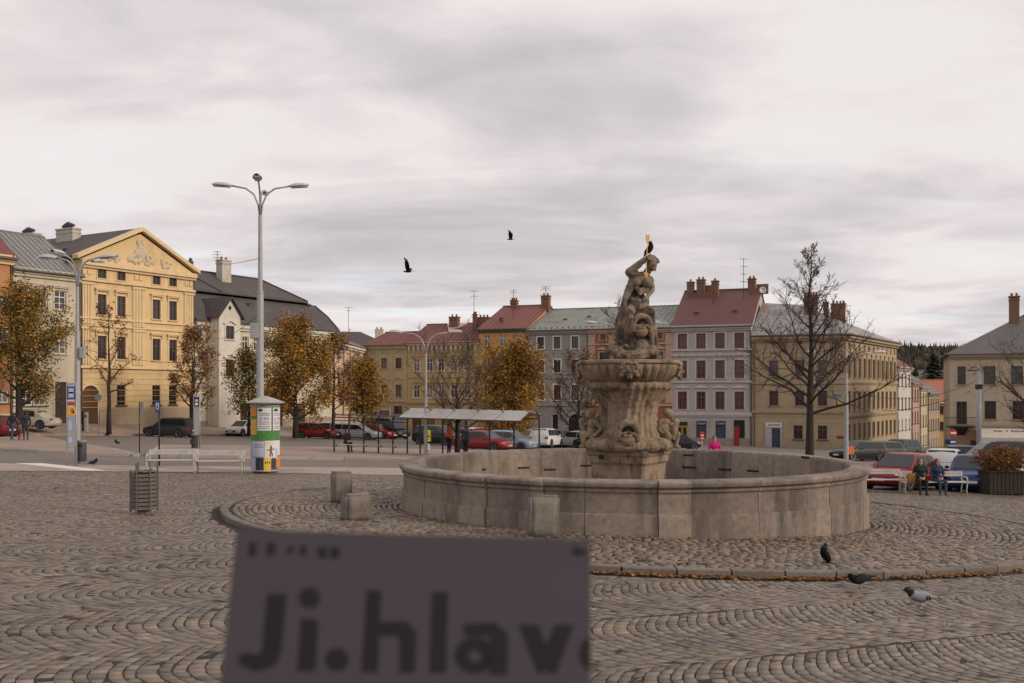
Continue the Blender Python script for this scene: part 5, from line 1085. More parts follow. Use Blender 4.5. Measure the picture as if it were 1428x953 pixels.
def lamp(label, base, H, arms, arm=1.35, r=.12, rise=.55, group=None, collar=None, box=None):
    o = thing('street_lamp', label, 'street lamp', base, 0, 'street lamps of the square'); q = MB()
    zc = collar or H*.62; q.tube([(0, 0, -.1), (0, 0, zc)], [r, r*.85], 14); q.tube([(0, 0, zc-.03), (0, 0, zc+.03)], r*.95, 14); q.tube([(0, 0, zc), (0, 0, H-1.2)], [r*.6, r*.5], 12); q.build('pole', LAMPG, o, smooth=40)
    for az in arms:
        c, s = math.cos(az), math.sin(az); pts = [(c*arm*x, s*arm*x, H-1.25 + z) for x, z in ((.02, 0), (.07, .45), (.22, .85), (.5, 1.08), (1, 1.18))]
        q = MB(); q.tube(pts, .035, 8); a = q.build('arm', LAMPG, o, smooth=True); head_mesh(o, (c*arm*.98, s*arm*.98, H-.09), az, 4)
    return o
b0 = gat(363, 38.4); L1 = lamp('tall four-armed grey lamp behind the poster column', b0, CZ - (257-HOR)/F*38.4 - b0.z, [R(4), R(182), R(97), R(-80)], 1.10, .15, collar=6.9)
q = MB(); q.bbox((-.20, -.05, CZ-(462-HOR)/F*38.4-b0.z), (.32, .28, .58), .03); q.build('junction_box', LAMPG, L1)
b0 = gat(108, 38.6); L2 = lamp('three-armed grey lamp beside the bus stop totem', b0, CZ - (357-HOR)/F*38.6 - b0.z, [R(-2), R(176), R(75), R(-100)], .82, .115, collar=5.2)
q = MB(); q.bbox((.22, -.05, CZ-(492-HOR)/F*38.6-b0.z), (.2, .2, .42), .02); q.build('junction_box', LAMPG, L2)
b0 = gat(594, 55.5); lamp('slim twin lamp carrying a yellow notice beside the bare tree', b0, CZ - (462-HOR)/F*55.5 - b0.z, [R(-5), R(185)], 1.3, .10, collar=3.5)
b0 = gat(1180, 60); lamp('twin lamp with traffic signs before the mustard corner block', b0, CZ - (490-HOR)/F*60 - b0.z, [R(2), R(175)], 1.7, .15, collar=4.4)
b0 = gat(868, 62); lamp('twin lamp rising behind the fountain statue', b0, CZ - (449-HOR)/F*62 - b0.z, [R(0), R(180)], 1.6, .11, collar=4.0)
po = thing('steel_pole', 'plain grey steel pole in front of the awning house', 'pole', gat(1365, 62)); q = MB(); q.tube([(0, 0, 0), (0, 0, CZ-(517-HOR)/F*62-gat(1365, 62).z)], [.17, .13], 12); q.build('shaft', LAMPG, po, smooth=True); q = MB(); q.bbox((-.35, 0, 6.2), (.7, .08, .08), .02); q.bbox((.0, 0, 5.2), (.35, .3, .3), .03); q.build('bracket', DARKM, po)
def pole_sign(name, label, px, py, ytop, plates, r=.03, pm=GALV, rz=0):
    p = G(px, py); o = thing(name, label, 'sign', p, rz); H = CZ-(ytop-HOR)/F*p.y-p.z; k = F/p.y; q = MB(); q.tube([(0, 0, -.05), (0, 0, H)], r, 8); q.build('post', pm, o, smooth=True)
    for (cx_, y0, y1, wpx, shape, mat, mark) in plates:
        z0, z1 = CZ-(y1-HOR)/F*p.y-p.z, CZ-(y0-HOR)/F*p.y-p.z; x = (cx_-px)/k; w_ = wpx/k; zc = (z0+z1)/2; q = MB()
        if shape == 'box': q.bbox((x, -.06, zc), (w_, .04, z1-z0), .008)
        else: n_ = 20 if shape == 'disc' else 8; q.add([(x + w_/2*math.cos(2*math.pi*(i+.5)/n_), y, zc + w_/2*math.sin(2*math.pi*(i+.5)/n_)) for y in (-.08, -.05) for i in range(n_)], [tuple(range(n_)), tuple(range(2*n_-1, n_-1, -1))] + [(i, n_+i, n_+(i+1) % n_, (i+1) % n_) for i in range(n_)])
        pl = q.build('plate', mat, o)
        for (mx, mz, mw, mh, mm) in mark: q = MB(); q.box(x + w_*(mx-mw/2), x + w_*(mx+mw/2), -.088, -.0845, zc + (z1-z0)*(mz-mh/2), zc + (z1-z0)*(mz+mh/2)); q.build('symbol', mm, pl)
    return o
BLUE = M('sign_blue', (.04, .07, .19), .4, .05, 3); REDS = M('sign_red', (.50, .03, .03), .4, .05, 3); ORNG = M('sign_orange', (.75, .20, .05), .5, .1, 3); YELS = M('sign_yellow', (.72, .62, .03), .5, .15, 9); SGREY = M('sign_back', (.20, .20, .20), .5, .1, 3); AMB = M('poster_amber', (.85, .38, .02), .5, .1, 3); LBLU = M('pale_blue', (.40, .50, .65), .4, .1, 3)
pole_sign('bus_stop_sign', 'bus stop flag with white and orange timetable board', 79, 603, 540, [(81.5, 541, 546, 10, 'box', BLUE, []), (81.5, 546.5, 552, 10, 'box', WHITE, [(0, -.2, .8, .2, SGREY)]), (81.5, 552.5, 562.5, 10, 'box', ORNG, []), (75, 542, 562, 3, 'box', SGREY, [])])
pole_sign('round_sign', 'round road sign seen from behind on a thin post', 137, 609, 548, [(137.5, 548, 561, 10, 'disc', SGREY, [])])
pole_sign('road_sign', 'small dark sign plate on a slender post before the palace', 194.5, 631, 560, [(198.5, 561, 574, 4.5, 'box', SGREY, [])], pm=DARKM)
pole_sign('crossing_sign', 'blue pedestrian crossing sign on a dark post', 222, 650, 557, [(220.5, 558.5, 575, 7.5, 'box', BLUE, [(0, 0, .55, .55, WHITE), (0, .05, .2, .35, BLACK), (-.12, -.15, .14, .22, BLACK), (.12, -.15, .14, .22, BLACK)])], pm=DARKM, r=.035)
pole_sign('traffic_signs', 'stop sign above round blue sign at the side street mouth', 1329, 640, 598, [(1329, 597.5, 610.5, 11, 'oct', REDS, [(0, 0, .7, .2, WHITE)]), (1328.5, 611.5, 621.5, 9.5, 'disc', BLUE, [(0, 0, .7, .2, WHITE)]), (1321, 611.5, 621.5, 8, 'disc', NAVY, [])], pm=DARKM)
pole_sign('no_entry_sign', 'red and white no entry sign before the shop windows', 979, 640, 602, [(979, 602.5, 614.5, 6, 'box', REDS, [(0, .1, .7, .15, WHITE), (0, -.25, .6, .15, WHITE)])])
pole_sign('notice', 'bright yellow notice hung on the slim twin lamp', 594.5, 633, 600, [(596, 600, 616, 8.5, 'box', YELS, [(-.1, .2, .5, .12, BLACK), (.1, -.05, .5, .14, BLACK), (-.05, -.3, .4, .1, BLACK)]), (597, 619, 627, 5, 'box', WHITE, [])], r=.02)
p = G(1187, 640); pole_sign('signal_box', 'orange waste box fixed beside the twin lamp', 1187, 645, 622, [(1186.5, 623, 633.5, 8, 'box', ORNG, [])])
p = gat(1172, 60); k = F/60
for lb, px, y0, y1, wpx, mt in (('blue direction sign on the twin lamp behind the bare branches', 1167, 549.5, 555.5, 13, M('faded_blue_sign', (.10, .13, .20), .5, .3, 8)), ('yellow direction sign on the twin lamp behind the bare branches', 1169, 557.5, 563.5, 12, M('muted_yellow', (.34, .29, .10), .5, .3, 8))): q = MB(); q.bbox((0, 0, 0), (wpx/k, .05, (y1-y0)/k), .01); o = q.build('direction_sign', mt, loc=at(px, (y0+y1)/2, 59.75)); tag(o, lb, 'sign')
def totem(label, px, py, ytop, wpx, rows):
    p = G(px, py); o = thing('bus_totem', label, 'totem', p); k = F/p.y; H = (py-ytop)/k; w_ = wpx/k
    for s_ in (-1, 1): q = MB(); q.tube([(s_*w_/2, 0, -.05), (s_*w_/2, 0, H)], .035, 8); q.build('post', LAMPG, o, smooth=True)
    for y0, y1, mt, mk in rows:
        q = MB(); q.bbox((0, -.02, (py-(y0+y1)/2)/k), (w_*.86, .05, (y1-y0)/k), .01); pl = q.build('panel', mt, o)
        for mx, mz, mw, mh, mm in mk: q = MB(); q.box(w_*(mx-mw/2), w_*(mx+mw/2), -.055, -.0465, (py-(y0+y1)/2+(mz-mh/2)*(y1-y0))/k, (py-(y0+y1)/2+(mz+mh/2)*(y1-y0))/k); q.build('symbol', mm, pl)
totem('grey bus stop totem with blue bus panel and amber advert', 100, 650, 533, 13, [(534, 538, LAMPG, []), (539, 557.5, BLUE, [(0, .0, .55, .7, LBLU), (0, .02, .5, .12, BLACK)]), (560, 566, SGREY, [(0, 0, .7, .4, REDS)]), (567.5, 579.5, AMB, [(.12, .0, .25, .6, SGREY), (.25, -.1, .14, .3, BLACK)]), (581, 622, LAMPG, [(-.12, .2, .35, .35, LBLU), (-.12, -.3, .35, .2, LBLU)])])
totem('slim grey totem with small blue panel beside the dark car', 274.5, 628, 550, 8, [(551, 553, LAMPG, []), (554, 567, NAVY, [(0, .12, .5, .3, LBLU), (0, -.25, .5, .25, WHITE)]), (568, 606, LAMPG, [])])
def hbin(label, px, y0, y1, wpx, Y):
    k = F/Y; o = thing('litter_bin', label, 'litter bin', at(px, y1, Y)); w_, h_ = wpx/k, (y1-y0)/k; q = MB(); q.lathe([(w_*.44, 0), (w_*.5, h_*.06), (w_*.5, h_*.9), (w_*.46, h_*.92)], 16); q.build('body', M('bin_dark_grey', (.045, .048, .048), .6, .2, 3), o, smooth=40)
    q = MB(); q.lathe([(w_*.52, h_*.9), (w_*.52, h_*.98), (w_*.40, h_)], 16); q.build('lid', SGREY, o, smooth=40); q = MB(); q.box(-w_*.3, w_*.3, -w_*.53, -w_*.50, h_*.7, h_*.8); q.build('slot', BLACK, o); q = MB(); q.box(-w_*.7, -w_*.45, -.03, .03, h_*.3, h_*.6); q.build('bracket', DARKM, o)
hbin('dark grey bin hung on the three-armed lamp pole', 114, 614, 643.5, 12.5, 38.45); hbin('dark bin hung on the slim grey totem', 271.5, 605, 625, 9, G(274.5, 628).y - .15)
p = G(118.5, 607); o = thing('ticket_machine', 'slim dark and silver parking ticket machine', 'ticket machine', p); k = F/p.y; q = MB(); q.bbox((-.06, 0, 16.5/k), (5/k, .25, 33/k), .02); q.build('cabinet', BLACK, o); q = MB(); q.bbox((.10, -.02, 16/k), (4.5/k, .28, 32/k), .02); q.build('door_panel', LAMPG, o); q = MB(); q.box(.02, .2, -.17, -.165, 25/k, 28/k); q.build('display', NAVY, o)
# ================================================================== poster column
p = G(370, 660); PC = thing('poster_column', 'round poster column with flat conical roof covered in adverts', 'poster column', p, math.atan2(-p.x, p.y)); k = F/p.y; RC = .53
q = MB(); q.lathe([(RC*.84, -.05), (RC*.84, .2), (RC*.82, .21)], 32); q.build('base', M('column_base', (.08, .08, .085), .7, .2, 3), PC, smooth=40)
q = MB(); q.lathe([(RC, .2), (RC, 2.6), (RC*.97, 2.61)], 48); q.build('drum', M('column_drum', (.30, .30, .31), .8, .2, 3), PC, smooth=40)
q = MB(); q.lathe([(.5, 2.60), (.70, 2.62), (.72, 2.66), (.35, 2.80), (.03, 2.90)], 40); q.build('roof', M('column_roof', (.38, .36, .33), .6, .15, 3), PC, smooth=30)
def zc_(py): return (660-py)/k
def patch(name, x0, x1, y0, y1, mat, lvl, parent=None, wavy=0):
    a0, a1 = [math.asin(max(-.999, min(.999, (x-370)/(RC*k)))) for x in (x0, x1)]; n_ = 12; r_ = RC + .004 + .0035*lvl; q = MB()
    for i in range(n_+1):
        a = a0 + (a1-a0)*i/n_; e = wavy*(1 if i % 2 else -1)
        q.v += [(r_*math.sin(a), -r_*math.cos(a), zc_(y1)-e), (r_*math.sin(a), -r_*math.cos(a), zc_(y0)+e)]
    for i in range(n_): q.f.append((2*i, 2*i+2, 2*i+3, 2*i+1)); q.m.append(0)
    return q.build(name, mat, parent or PC)
PW = M('poster_white', (.66, .64, .66), .6, .06, 8); PG = M('poster_green', (.06, .20, .05), .6, .25, 9); PL = M('poster_lilac', (.50, .49, .62), .6, .1, 6); PY = M('poster_yellow', (.68, .48, .06), .6, .1, 6); PK = M('poster_black', (.04, .04, .045), .6, .5, 9); PO = M('poster_orange', (.62, .22, .03), .6, .25, 7); PB = M('poster_brown', (.22, .10, .04), .7, .3, 9); PGR = M('print_grey', (.22, .22, .25), .6)
g1 = patch('poster', 351, 389.2, 567, 614, PG, 0)
patch('carrot_print', 351, 358.5, 584, 606, M('poster_carrot', (.62, .33, .05), .6, .15, 7), 1, g1); patch('print', 351, 358, 567, 580, PO, 1, g1)
c1 = patch('poster', 359.5, 378, 568.5, 600, PW, 1, None, .02); c2 = patch('poster', 380, 389.6, 568.5, 600, PW, 1, None, .02)
for par, x0, x1 in ((c1, 361, 376), (c2, 381.5, 388.8)):
    patch('print', x0, x0+5, 570, 573.8, PK, 2, par)
    for yy in (576, 578.3, 588, 590.5, 594, 596.5): patch('print', x0, x1, yy, yy+1.1, PGR, 2, par)
    me = text_mesh('0.99' if par is c1 else '0.9', .20 if par is c1 else .17)
    for v in me.vertices:
        xx = ((x0+x1)/2 - 370)/k + v.co.x; a = math.asin(max(-.999, min(.999, xx/RC))); zz = zc_(586.5) + v.co.y; r_ = RC + .016; v.co = (r_*math.sin(a), -r_*math.cos(a), zz)
    me.materials.append(PGR); link('lettering', me, par)
for i in range(5): patch('print', 378.3, 379.8, 572+5.5*i, 575+5.5*i, PK, 1)
w1 = patch('poster', 353, 368.5, 615, 636, PL, 1); w2 = patch('poster', 369, 389.3, 614, 640, PW, 1); patch('print', 369, 381, 614.5, 619, M('poster_cream', (.66, .58, .38), .6), 2, w2)
for yy in (619, 622): patch('print', 355, 366.5, yy, yy+1.2, PGR, 2, w1)
for x0, x1, y0, y1 in ((376, 379, 623, 632), (372.5, 376.2, 626, 627.6), (378.8, 382.4, 625, 626.6), (375.6, 377.4, 631, 636), (378.2, 380, 631, 636), (376.4, 378.6, 620.5, 623.4)): patch('print', x0, x1, y0, y1, PB, 2, w2)
patch('print', 383.5, 386, 625, 640, LBLU, 2, w2)
patch('poster', 351.5, 357, 638, 656, PL, 1); patch('poster', 357.5, 367.5, 637.5, 654, PK, 1); y1_ = patch('poster', 368, 377.5, 637.5, 656, PY, 1); patch('poster', 378, 384, 638, 652, PK, 1); patch('poster', 384.5, 389.6, 634, 652, PO, 2)
for x0 in (369.2, 372, 374.8): patch('print', x0, x0+1.8, 643, 645.2, PK, 2, y1_)
patch('poster', 354, 386, 654.2, 656.5, LAMPG, 0)
# ================================================================== benches, bins, stones
def bench(label, p, rz, L_=1.75, group='white park benches'):
    o = thing('park_bench', label, 'bench', p, rz, group); WHITE = M('weathered_white_paint', (.46, .44, .42), .6, .2, 6)
    for x in (-L_/2+.06, L_/2-.06):
        q = MB(); q.tube([(x, -.30, -.03), (x, -.26, .22), (x, -.32, .42), (x, -.18, .46), (x, .10, .45), (x, .16, .2), (x, .24, -.03)], .024, 8); q.tube([(x, .10, .45), (x, .17, .62), (x, .25, .84)], .022, 8); q.tube([(x, -.30, .44), (x, -.33, .60), (x, -.24, .67), (x, .16, .64)], .022, 8); q.tube([(x, -.25, .14), (x, .18, .14)], .015, 6); q.build('iron_frame', WHITE, o, smooth=True)
    for k in range(4): q = MB(); q.bbox((0, -.28+.12*k, .475), (L_, .10, .03), .008); q.build('seat_slat', WHITE, o)
    for k in range(2): q = MB(); q.bbox((0, .205+.03*k, .70+.098*k), (L_, .025, .088), .008); q.build('back_slat', WHITE, o)
    return o
for lb, px, py, rz in (('white bench beside the poster column', 307, 661, .10), ('white bench standing behind the slatted bin', 240, 660, .10)): bench(lb, G(px, py), rz)
bench('white bench with two people sitting on it', G(1301, 690), 0, 2.35); bench('white bench standing before the bumper of the red car', G(1227, 686.5), 0, 1.7)
# slatted six-sided bin
p = G(201, 717.5); o = thing('slatted_bin', 'six-sided slatted metal bin on the cobbles', 'litter bin', p, R(-14)); BINM = M('bin_brown_grey', (.135, .115, .105), .6, .18, 4); BING = M('bin_liner', (.03, .03, .03), .8)
rb = .275; me = None
for i in range(6):
    a = R(60*i+30); x, y = rb*math.cos(a), rb*math.sin(a); q = MB(); tall = 1.12 if i % 2 == 0 else .97; q.bbox((x, y, tall/2+.03), (.032, .032, tall-.06), .006); q.build('post', BINM, o)
    am = R(60*i+60); w_ = rb*.93
    for j in range(9):
        z = .15 + .088*j
        if me is None: q = MB(); q.bbox((0, 0, 0), (.012, w_-.03, .068), .004); me = q.mesh('slat', BINM)
        sl = link('slat', me, o, (rb*.866*math.cos(am), rb*.866*math.sin(am), z)); sl.rotation_euler[2] = am
q = MB(); q.lathe([(.20, .1), (.2, .92), (.17, .93)], 12); q.build('liner', BING, o); q = MB(); q.lathe([(.16, -.02), (.15, .1), (.19, .11)], 12); q.build('foot', BINM, o); q = MB(); q.lathe([(.27, .925), (.27, .95), (.18, .955), (.18, .93)], 6); q.build('rim', BINM, o)
# rough granite blocks
BLK = M('weathered_block', (.20, .175, .15), .9, .3, 5, .02, bscale=25, stain=((.09, .08, .07), 2, .5, .72, .6))
def block(label, p, w_, d, h_, rz, seed, tilt=(0, 0), waist=.06):
    bm = bmesh.new(); bmesh.ops.create_cube(bm, size=1); bmesh.ops.bevel(bm, geom=bm.edges[:], offset=.07, segments=2, affect='EDGES'); bmesh.ops.subdivide_edges(bm, edges=bm.edges[:], cuts=4, use_grid_fill=True)
    for v in bm.verts:
        t = v.co.z+.5; s_ = 1 - waist*math.sin(math.pi*t); v.co = Vector((v.co.x*w_*s_, v.co.y*d*s_, t*h_*1.06 - .06*h_)); nz = noise.noise_vector(v.co*4 + Vector((seed, 0, 0))); v.co += nz*.022 + noise.noise_vector(v.co*13)*.007
    q = MB(); q.frombm(bm); o = q.build('granite_block', BLK, loc=p, smooth=True, rz=rz); o.rotation_euler = (tilt[0], tilt[1], rz); tag(o, label, 'stone block', 'loose granite blocks beside the fountain')
p = G(476, 707); p.z += .1; block('tall grey granite block standing on the island cobbles', p, .50, .34, .78, R(24), 1)
p = G(497, 732); p.z += .1; block('squat tan granite block with a worn top', p, .56, .40, .55, R(28), 5, waist=.0)
p = G(757, 757); p.z += .1; block('leaning granite slab against the basin wall', p, .56, .24, .80, R(12), 9, (R(-6), R(3)), 0)
# planter with autumn shrub
p = G(1396, 690); o = thing('planter', 'dark wooden planter filled with a rusty brown shrub', 'planter', p); PLW = M('dark_stained_wood', (.035, .026, .02), .8, .3, 4)
q = MB(); q.bbox((0, 0, .45), (1.36, .9, .86), .04); q.build('tub', PLW, o)
for k in range(9): q = MB(); q.bbox((-.60+.15*k, -.465, .46), (.13, .03, .80), .008); q.build('plank', PLW, o)
q = MB(); q.bbox((0, -.01, .90), (1.46, 1.0, .06), .015); q.build('rim', PLW, o)
q = MB(); rn = np.random.default_rng(4); tw_ = MB()
for k in range(70): a = rn.uniform(0, 6.28); e = rn.uniform(.3, 1.4); d = Vector((math.cos(a)*math.cos(e)*1.25, math.sin(a)*math.cos(e), math.sin(e)))*rn.uniform(.4, .85); tw_.tube([(0, 0, .85), Vector((0, 0, .85)) + d*.5 + Vector((0, 0, .08)), Vector((0, 0, .85)) + d], [.015, .01, .005], 4)
tw_.build('stems', BARK, o)
for k in range(5200):
    d = Vector(rn.normal(0, 1, 3)); d.normalize(); d *= rn.uniform(.30, 1)**.5 * (1 + .42*noise.noise(d*2.3)); c_ = Vector((d.x*.98, d.y*.72, 1.32 + d.z*.52 + .08*math.sin(d.x*5))); s_ = rn.uniform(.025, .055); a = rn.uniform(0, 6.28); e = rn.uniform(0, 3); q.mi = int(rn.integers(0, 4))
    u_ = Vector((math.cos(a), math.sin(a), rn.normal(0, .5)))*s_; v_ = Vector((-math.sin(a)*math.cos(e), math.cos(a)*math.cos(e), math.sin(e)))*s_*.6; q.face([c_-u_, c_-v_, c_+u_, c_+v_])
q.build('foliage', LBRN, o)
# ================================================================== glass bus shelters
SHG = bpy.data.materials.new('shelter_glass'); SHG.use_nodes = True; b_ = SHG.node_tree.nodes['Principled BSDF']; b_.inputs['Base Color'].default_value = (.85, .9, .9, 1); b_.inputs['Roughness'].default_value = .05; b_.inputs['Transmission Weight'].default_value = 1; b_.inputs['IOR'].default_value = 1.02; b_.inputs['Alpha'].default_value = .18
SHR = M('milky_roof_panel', (.36, .345, .33), .35, .15, 2, stain=((.36, .33, .31), .9, .5, .7, 1)); SHF = M('shelter_frame', (.055, .055, .06), .5, .2, 4)
def shelter(label, a, c, H, n, roofw, rmat, seat=True, drop=.0):
    d = (c-a); ln = Vector((d.x, d.y, 0)).length; rz = math.atan2(d.y, d.x); sl = d.z/ln; o = thing('bus_shelter', label, 'bus shelter', a, rz, 'glass bus shelters')
    for k in range(n):
        x = ln*k/(n-1); z0 = sl*x; q = MB(); q.tube([(x, 0, z0-.05), (x, 0, z0+H*.80), (x, -.06, z0+H*.92), (x, -.3, z0+H)], .045, 8); q.tube([(x, 0, z0+H*.86), (x, -roofw*.75, z0+H+.10)], .03, 6); q.build('post', SHF, o, smooth=True)
        if k < n-1:
            x2 = ln*(k+1)/(n-1); q = MB(); zz = sl*x2; q.add([(x+.06, .0, z0+.35), (x2-.06, .0, zz+.35), (x2-.06, .0, zz+H*.82), (x+.06, .0, z0+H*.82), (x+.06, .012, z0+.35), (x2-.06, .012, zz+.35), (x2-.06, .012, zz+H*.82), (x+.06, .012, z0+H*.82)], [(0, 1, 2, 3), (7, 6, 5, 4), (0, 4, 5, 1), (3, 2, 6, 7)]); q.build('glass_panel', SHG, o)
            q = MB(); e = .035; q.slab([(x+e, .35, z0+H*.93), (x2-e, .35, zz+H*.93), (x2-e, -roofw*.45, zz+H+.02), (x+e, -roofw*.45, z0+H+.02)], .03); q.slab([(x+e, -roofw*.45, z0+H+.025), (x2-e, -roofw*.45, zz+H+.025), (x2-e, -roofw, zz+H-.05+drop), (x+e, -roofw, z0+H-.05+drop)], .03); q.build('roof_panel', rmat, o)
    q = MB(); q.tube([(-.05, -roofw, H-.08+drop), (ln+.05, -roofw, sl*ln+H-.08+drop)], .035, 6); q.tube([(-.05, .35, H*.93-.03), (ln+.05, .35, sl*ln+H*.93-.03)], .035, 6); q.tube([(0, 0, H*.84), (ln, 0, sl*ln+H*.84)], .03, 6); q.build('beam', SHF, o)
    if seat:
        q = MB(); q.add([(.3, -.45, .44), (ln-.6, -.45, sl*ln+.44), (ln-.6, -.05, sl*ln+.44), (.3, -.05, .44), (.3, -.45, .48), (ln-.6, -.45, sl*ln+.48), (ln-.6, -.05, sl*ln+.48), (.3, -.05, .48)], [(0, 3, 2, 1), (4, 5, 6, 7), (0, 1, 5, 4), (2, 3, 7, 6)]); q.build('seat', M('seat_wood', (.42, .34, .25), .6, .15, 4), o)
        for k in range(n-1): x = ln*(k+.02)/(n-1)+.1; q = MB(); q.bbox((x, -.24, sl*x+.39), (.06, .42, .07), .01); q.build('seat_bracket', SHF, o)
    return o
s0, s1 = G(466, 634), G(568, 636); s0.z += .13; s1.z += .13
shelter('glass bus shelter with a wooden seat and one person waiting', s0, s1, 2.15, 6, 1.5, SHG, True, .10)
s0, s1 = gat(586, 57.5), gat(752, 53.5); s0.z += .13; s1.z += .13
shelter('longer bus shelter with milky pitched roof behind the fountain', s0, s1, 2.65, 6, 2.1, SHR, False, -.42)
# ================================================================== cars
TYRE = M('tyre', (.018, .018, .018), .85, .2, 8); RIM = M('alloy', (.38, .38, .40), .35, .1, 5, metal=.7); CGL = M('car_glass', (.018, .02, .022), .06, .2, 2, spec=.5); HLT = M('headlight', (.55, .56, .58), .12, .1, 6, spec=.8); TLT = M('tail_light', (.35, .012, .012), .2, .1, 6, spec=.7); PLT = M('plate', (.6, .6, .6), .5, .1, 8)
def paint(nm, c): return M('paint_' + nm, c, .28, .06, 2, spec=.3, coat=.2)
CT = dict(hatch=(3.95, 1.72, 1.47, [(-.47, 0), (-.455, .45), (-.40, .92), (-.28, .99), (-.05, 1), (.06, .95), (.27, 0)]), sedan=(4.45, 1.76, 1.44, [(-.36, 0), (-.30, .35), (-.2, .88), (-.10, .99), (.0, 1), (.08, .95), (.26, 0)]),
          wagon=(4.6, 1.78, 1.48, [(-.485, 0), (-.47, .5), (-.43, .93), (-.3, 1), (-.02, 1), (.07, .95), (.26, 0)]), suv=(4.45, 1.82, 1.62, [(-.48, 0), (-.465, .5), (-.42, .93), (-.28, 1), (-.02, 1), (.08, .95), (.25, 0)]), van=(4.9, 1.92, 1.95, [(-.49, 0), (-.488, .8), (-.48, .97), (-.3, 1), (.14, 1), (.22, .94), (.40, 0)]))
NW = 0
def car(label, p, head, kind, pm, group='cars parked and driving on the square', trim=None):
    L_, W_, H_, cab = CT[kind]; o = thing('car', label, 'car', p, R(head), group); w0 = W_/2; zb = .20; belt = H_*(.60 if kind != 'van' else .54); rw = .315 if kind in ('hatch', 'sedan', 'wagon') else .345
    slope = math.atan2(-(gz(math.cos(R(head)), math.sin(R(head)))), 1); o.rotation_euler[1] = slope
    st = [(-.5, .42, .62, .80), (-.49, .30, .90, .88), (-.46, .22, 1.0, .94), (-.38, .2, 1.0, .99), (-.2, .2, 1.0, 1), (0, .2, 1.0, 1), (.2, .2, .985, 1), (.27, .2, .96, .995), (.36, .2, .90, .985), (.43, .2, .84, .95), (.475, .24, .77, .88), (.495, .30, .64, .78), (.5, .38, .54, .70)]
    if kind == 'sedan': st[0], st[1], st[2], st[3] = (-.5, .42, .70, .80), (-.49, .30, .88, .88), (-.46, .22, .95, .94), (-.38, .2, .985, .99)
    b_ = MB(); n_ = 11
    for xf, zl, zt, wf in st:
        x = xf*L_; zl *= 1; t = belt*zt; w_ = w0*wf
        half = [(.80*w_, zl), (.97*w_, zl+.06), (1.0*w_, zl+.45*(t-zl)), (.985*w_, zl+.72*(t-zl)), (.93*w_, t-.02), (.0, t+.025)]
        ring = [(x, -y, z) for y, z in half] + [(x, y, z) for y, z in half[-2::-1]]; b_.v += ring
    for i in range(len(st)-1):
        for k in range(n_): b_.f.append((i*n_+k, (i+1)*n_+k, (i+1)*n_+(k+1) % n_, i*n_+(k+1) % n_)); b_.m.append(0)
    b_.f += [tuple(range(n_)), tuple((len(st)-1)*n_+k for k in range(n_-1, -1, -1))]; b_.m += [0, 0]
    cs = []
    def cz(x):
        xs = [q[0]*L_ for q in cab]; return belt + (H_-belt)*float(np.interp(x, xs, [q[1] for q in cab]))
    def cw(f): return w0*(.925 - .20*f)
    for xf, f in cab:
        x = xf*L_; z = belt-.03 + (H_-belt+.03)*f; tw = w0*(.925 - .20*(z-belt)/(H_-belt))
        half = [(w0*.925, belt-.03), (w0*.925 + (tw-w0*.925)*.9, belt-.03 + (z-belt+.03)*.9), (tw*.90, z-.005), (0, z+.012*f)]; cs.append([(x, -y, q) for y, q in half] + [(x, y, q) for y, q in half[-2::-1]])
    base = len(b_.v); m_ = 7
    for r_ in cs: b_.v += r_
    for i in range(len(cs)-1):
        for k in range(m_-1): b_.f.append((base+i*m_+k, base+(i+1)*m_+k, base+(i+1)*m_+k+1, base+i*m_+k+1)); b_.m.append(0)
    bo = b_.build('body', pm, o, smooth=38)
    ws = max(cab, key=lambda q: (q[1] > .9, q[0])); fr = cab[-1]; q = MB()               # windscreen
    def slope_glass(x0, f0, x1, f1, sgn, nm):
        a, c = .08, .90; X0, X1 = x0+(x1-x0)*a, x0+(x1-x0)*c; F0, F1 = f0+(f1-f0)*a, f0+(f1-f0)*c; dx, dz = (x1-x0)*L_, (f1-f0)*(H_-belt); ln = math.hypot(dx, dz); nx_, nz_ = sgn*abs(dz)/ln*.014, abs(dx)/ln*.014
        zz = lambda f: belt-.03 + (H_-belt+.03)*f; q = MB(); y0, y1 = cw(F0)*.90, cw(F1)*.88
        q.face([(X0*L_+nx_, -y0, zz(F0)+nz_), (X0*L_+nx_, y0, zz(F0)+nz_), (X1*L_+nx_, y1, zz(F1)+nz_+.01), (X1*L_+nx_, -y1, zz(F1)+nz_+.01)]); q.build(nm, CGL, o)
    slope_glass(fr[0], fr[1], ws[0], ws[1], 1, 'windscreen')
    rr_ = [c for c in cab if c[1] > .85][0]; slope_glass(cab[1][0], cab[1][1]*.6+.05, rr_[0], rr_[1], -1, 'rear_window')
    xa, xb = (rr_[0]+.03)*L_, (ws[0]+.02)*L_; f0, f1 = .10, .82; segs_ = [(xa, xa+(xb-xa)*.30), (xa+(xb-xa)*.33, xa+(xb-xa)*.64), (xa+(xb-xa)*.67, xb+.02)]
    for s_ in (-1, 1):
        for i, (u0, u1) in enumerate(segs_):
            if kind == 'van' and i == 0: continue
            lo = lambda f: belt + (H_-belt)*f; lx0 = u0 - (.16 if i == 0 and kind != 'van' else 0); lx1 = u1 + ((fr[0]-ws[0])*L_*.62 if i == 2 else 0); y0, y1 = s_*(cw(f0)+.012), s_*(cw(f1)+.010); q = MB()
            q.face([(lx0, y0, lo(f0)), (lx1, y0, lo(f0)), (u1, y1, lo(f1)), (u0, y1, lo(f1))][::s_]); q.build('side_window', CGL, o)
        q = MB(); q.ell((xb+.18*1, s_*(w0+.07), belt+.06), (.09, .09, .07), n=8, m=6); q.build('mirror', pm, o, smooth=True)
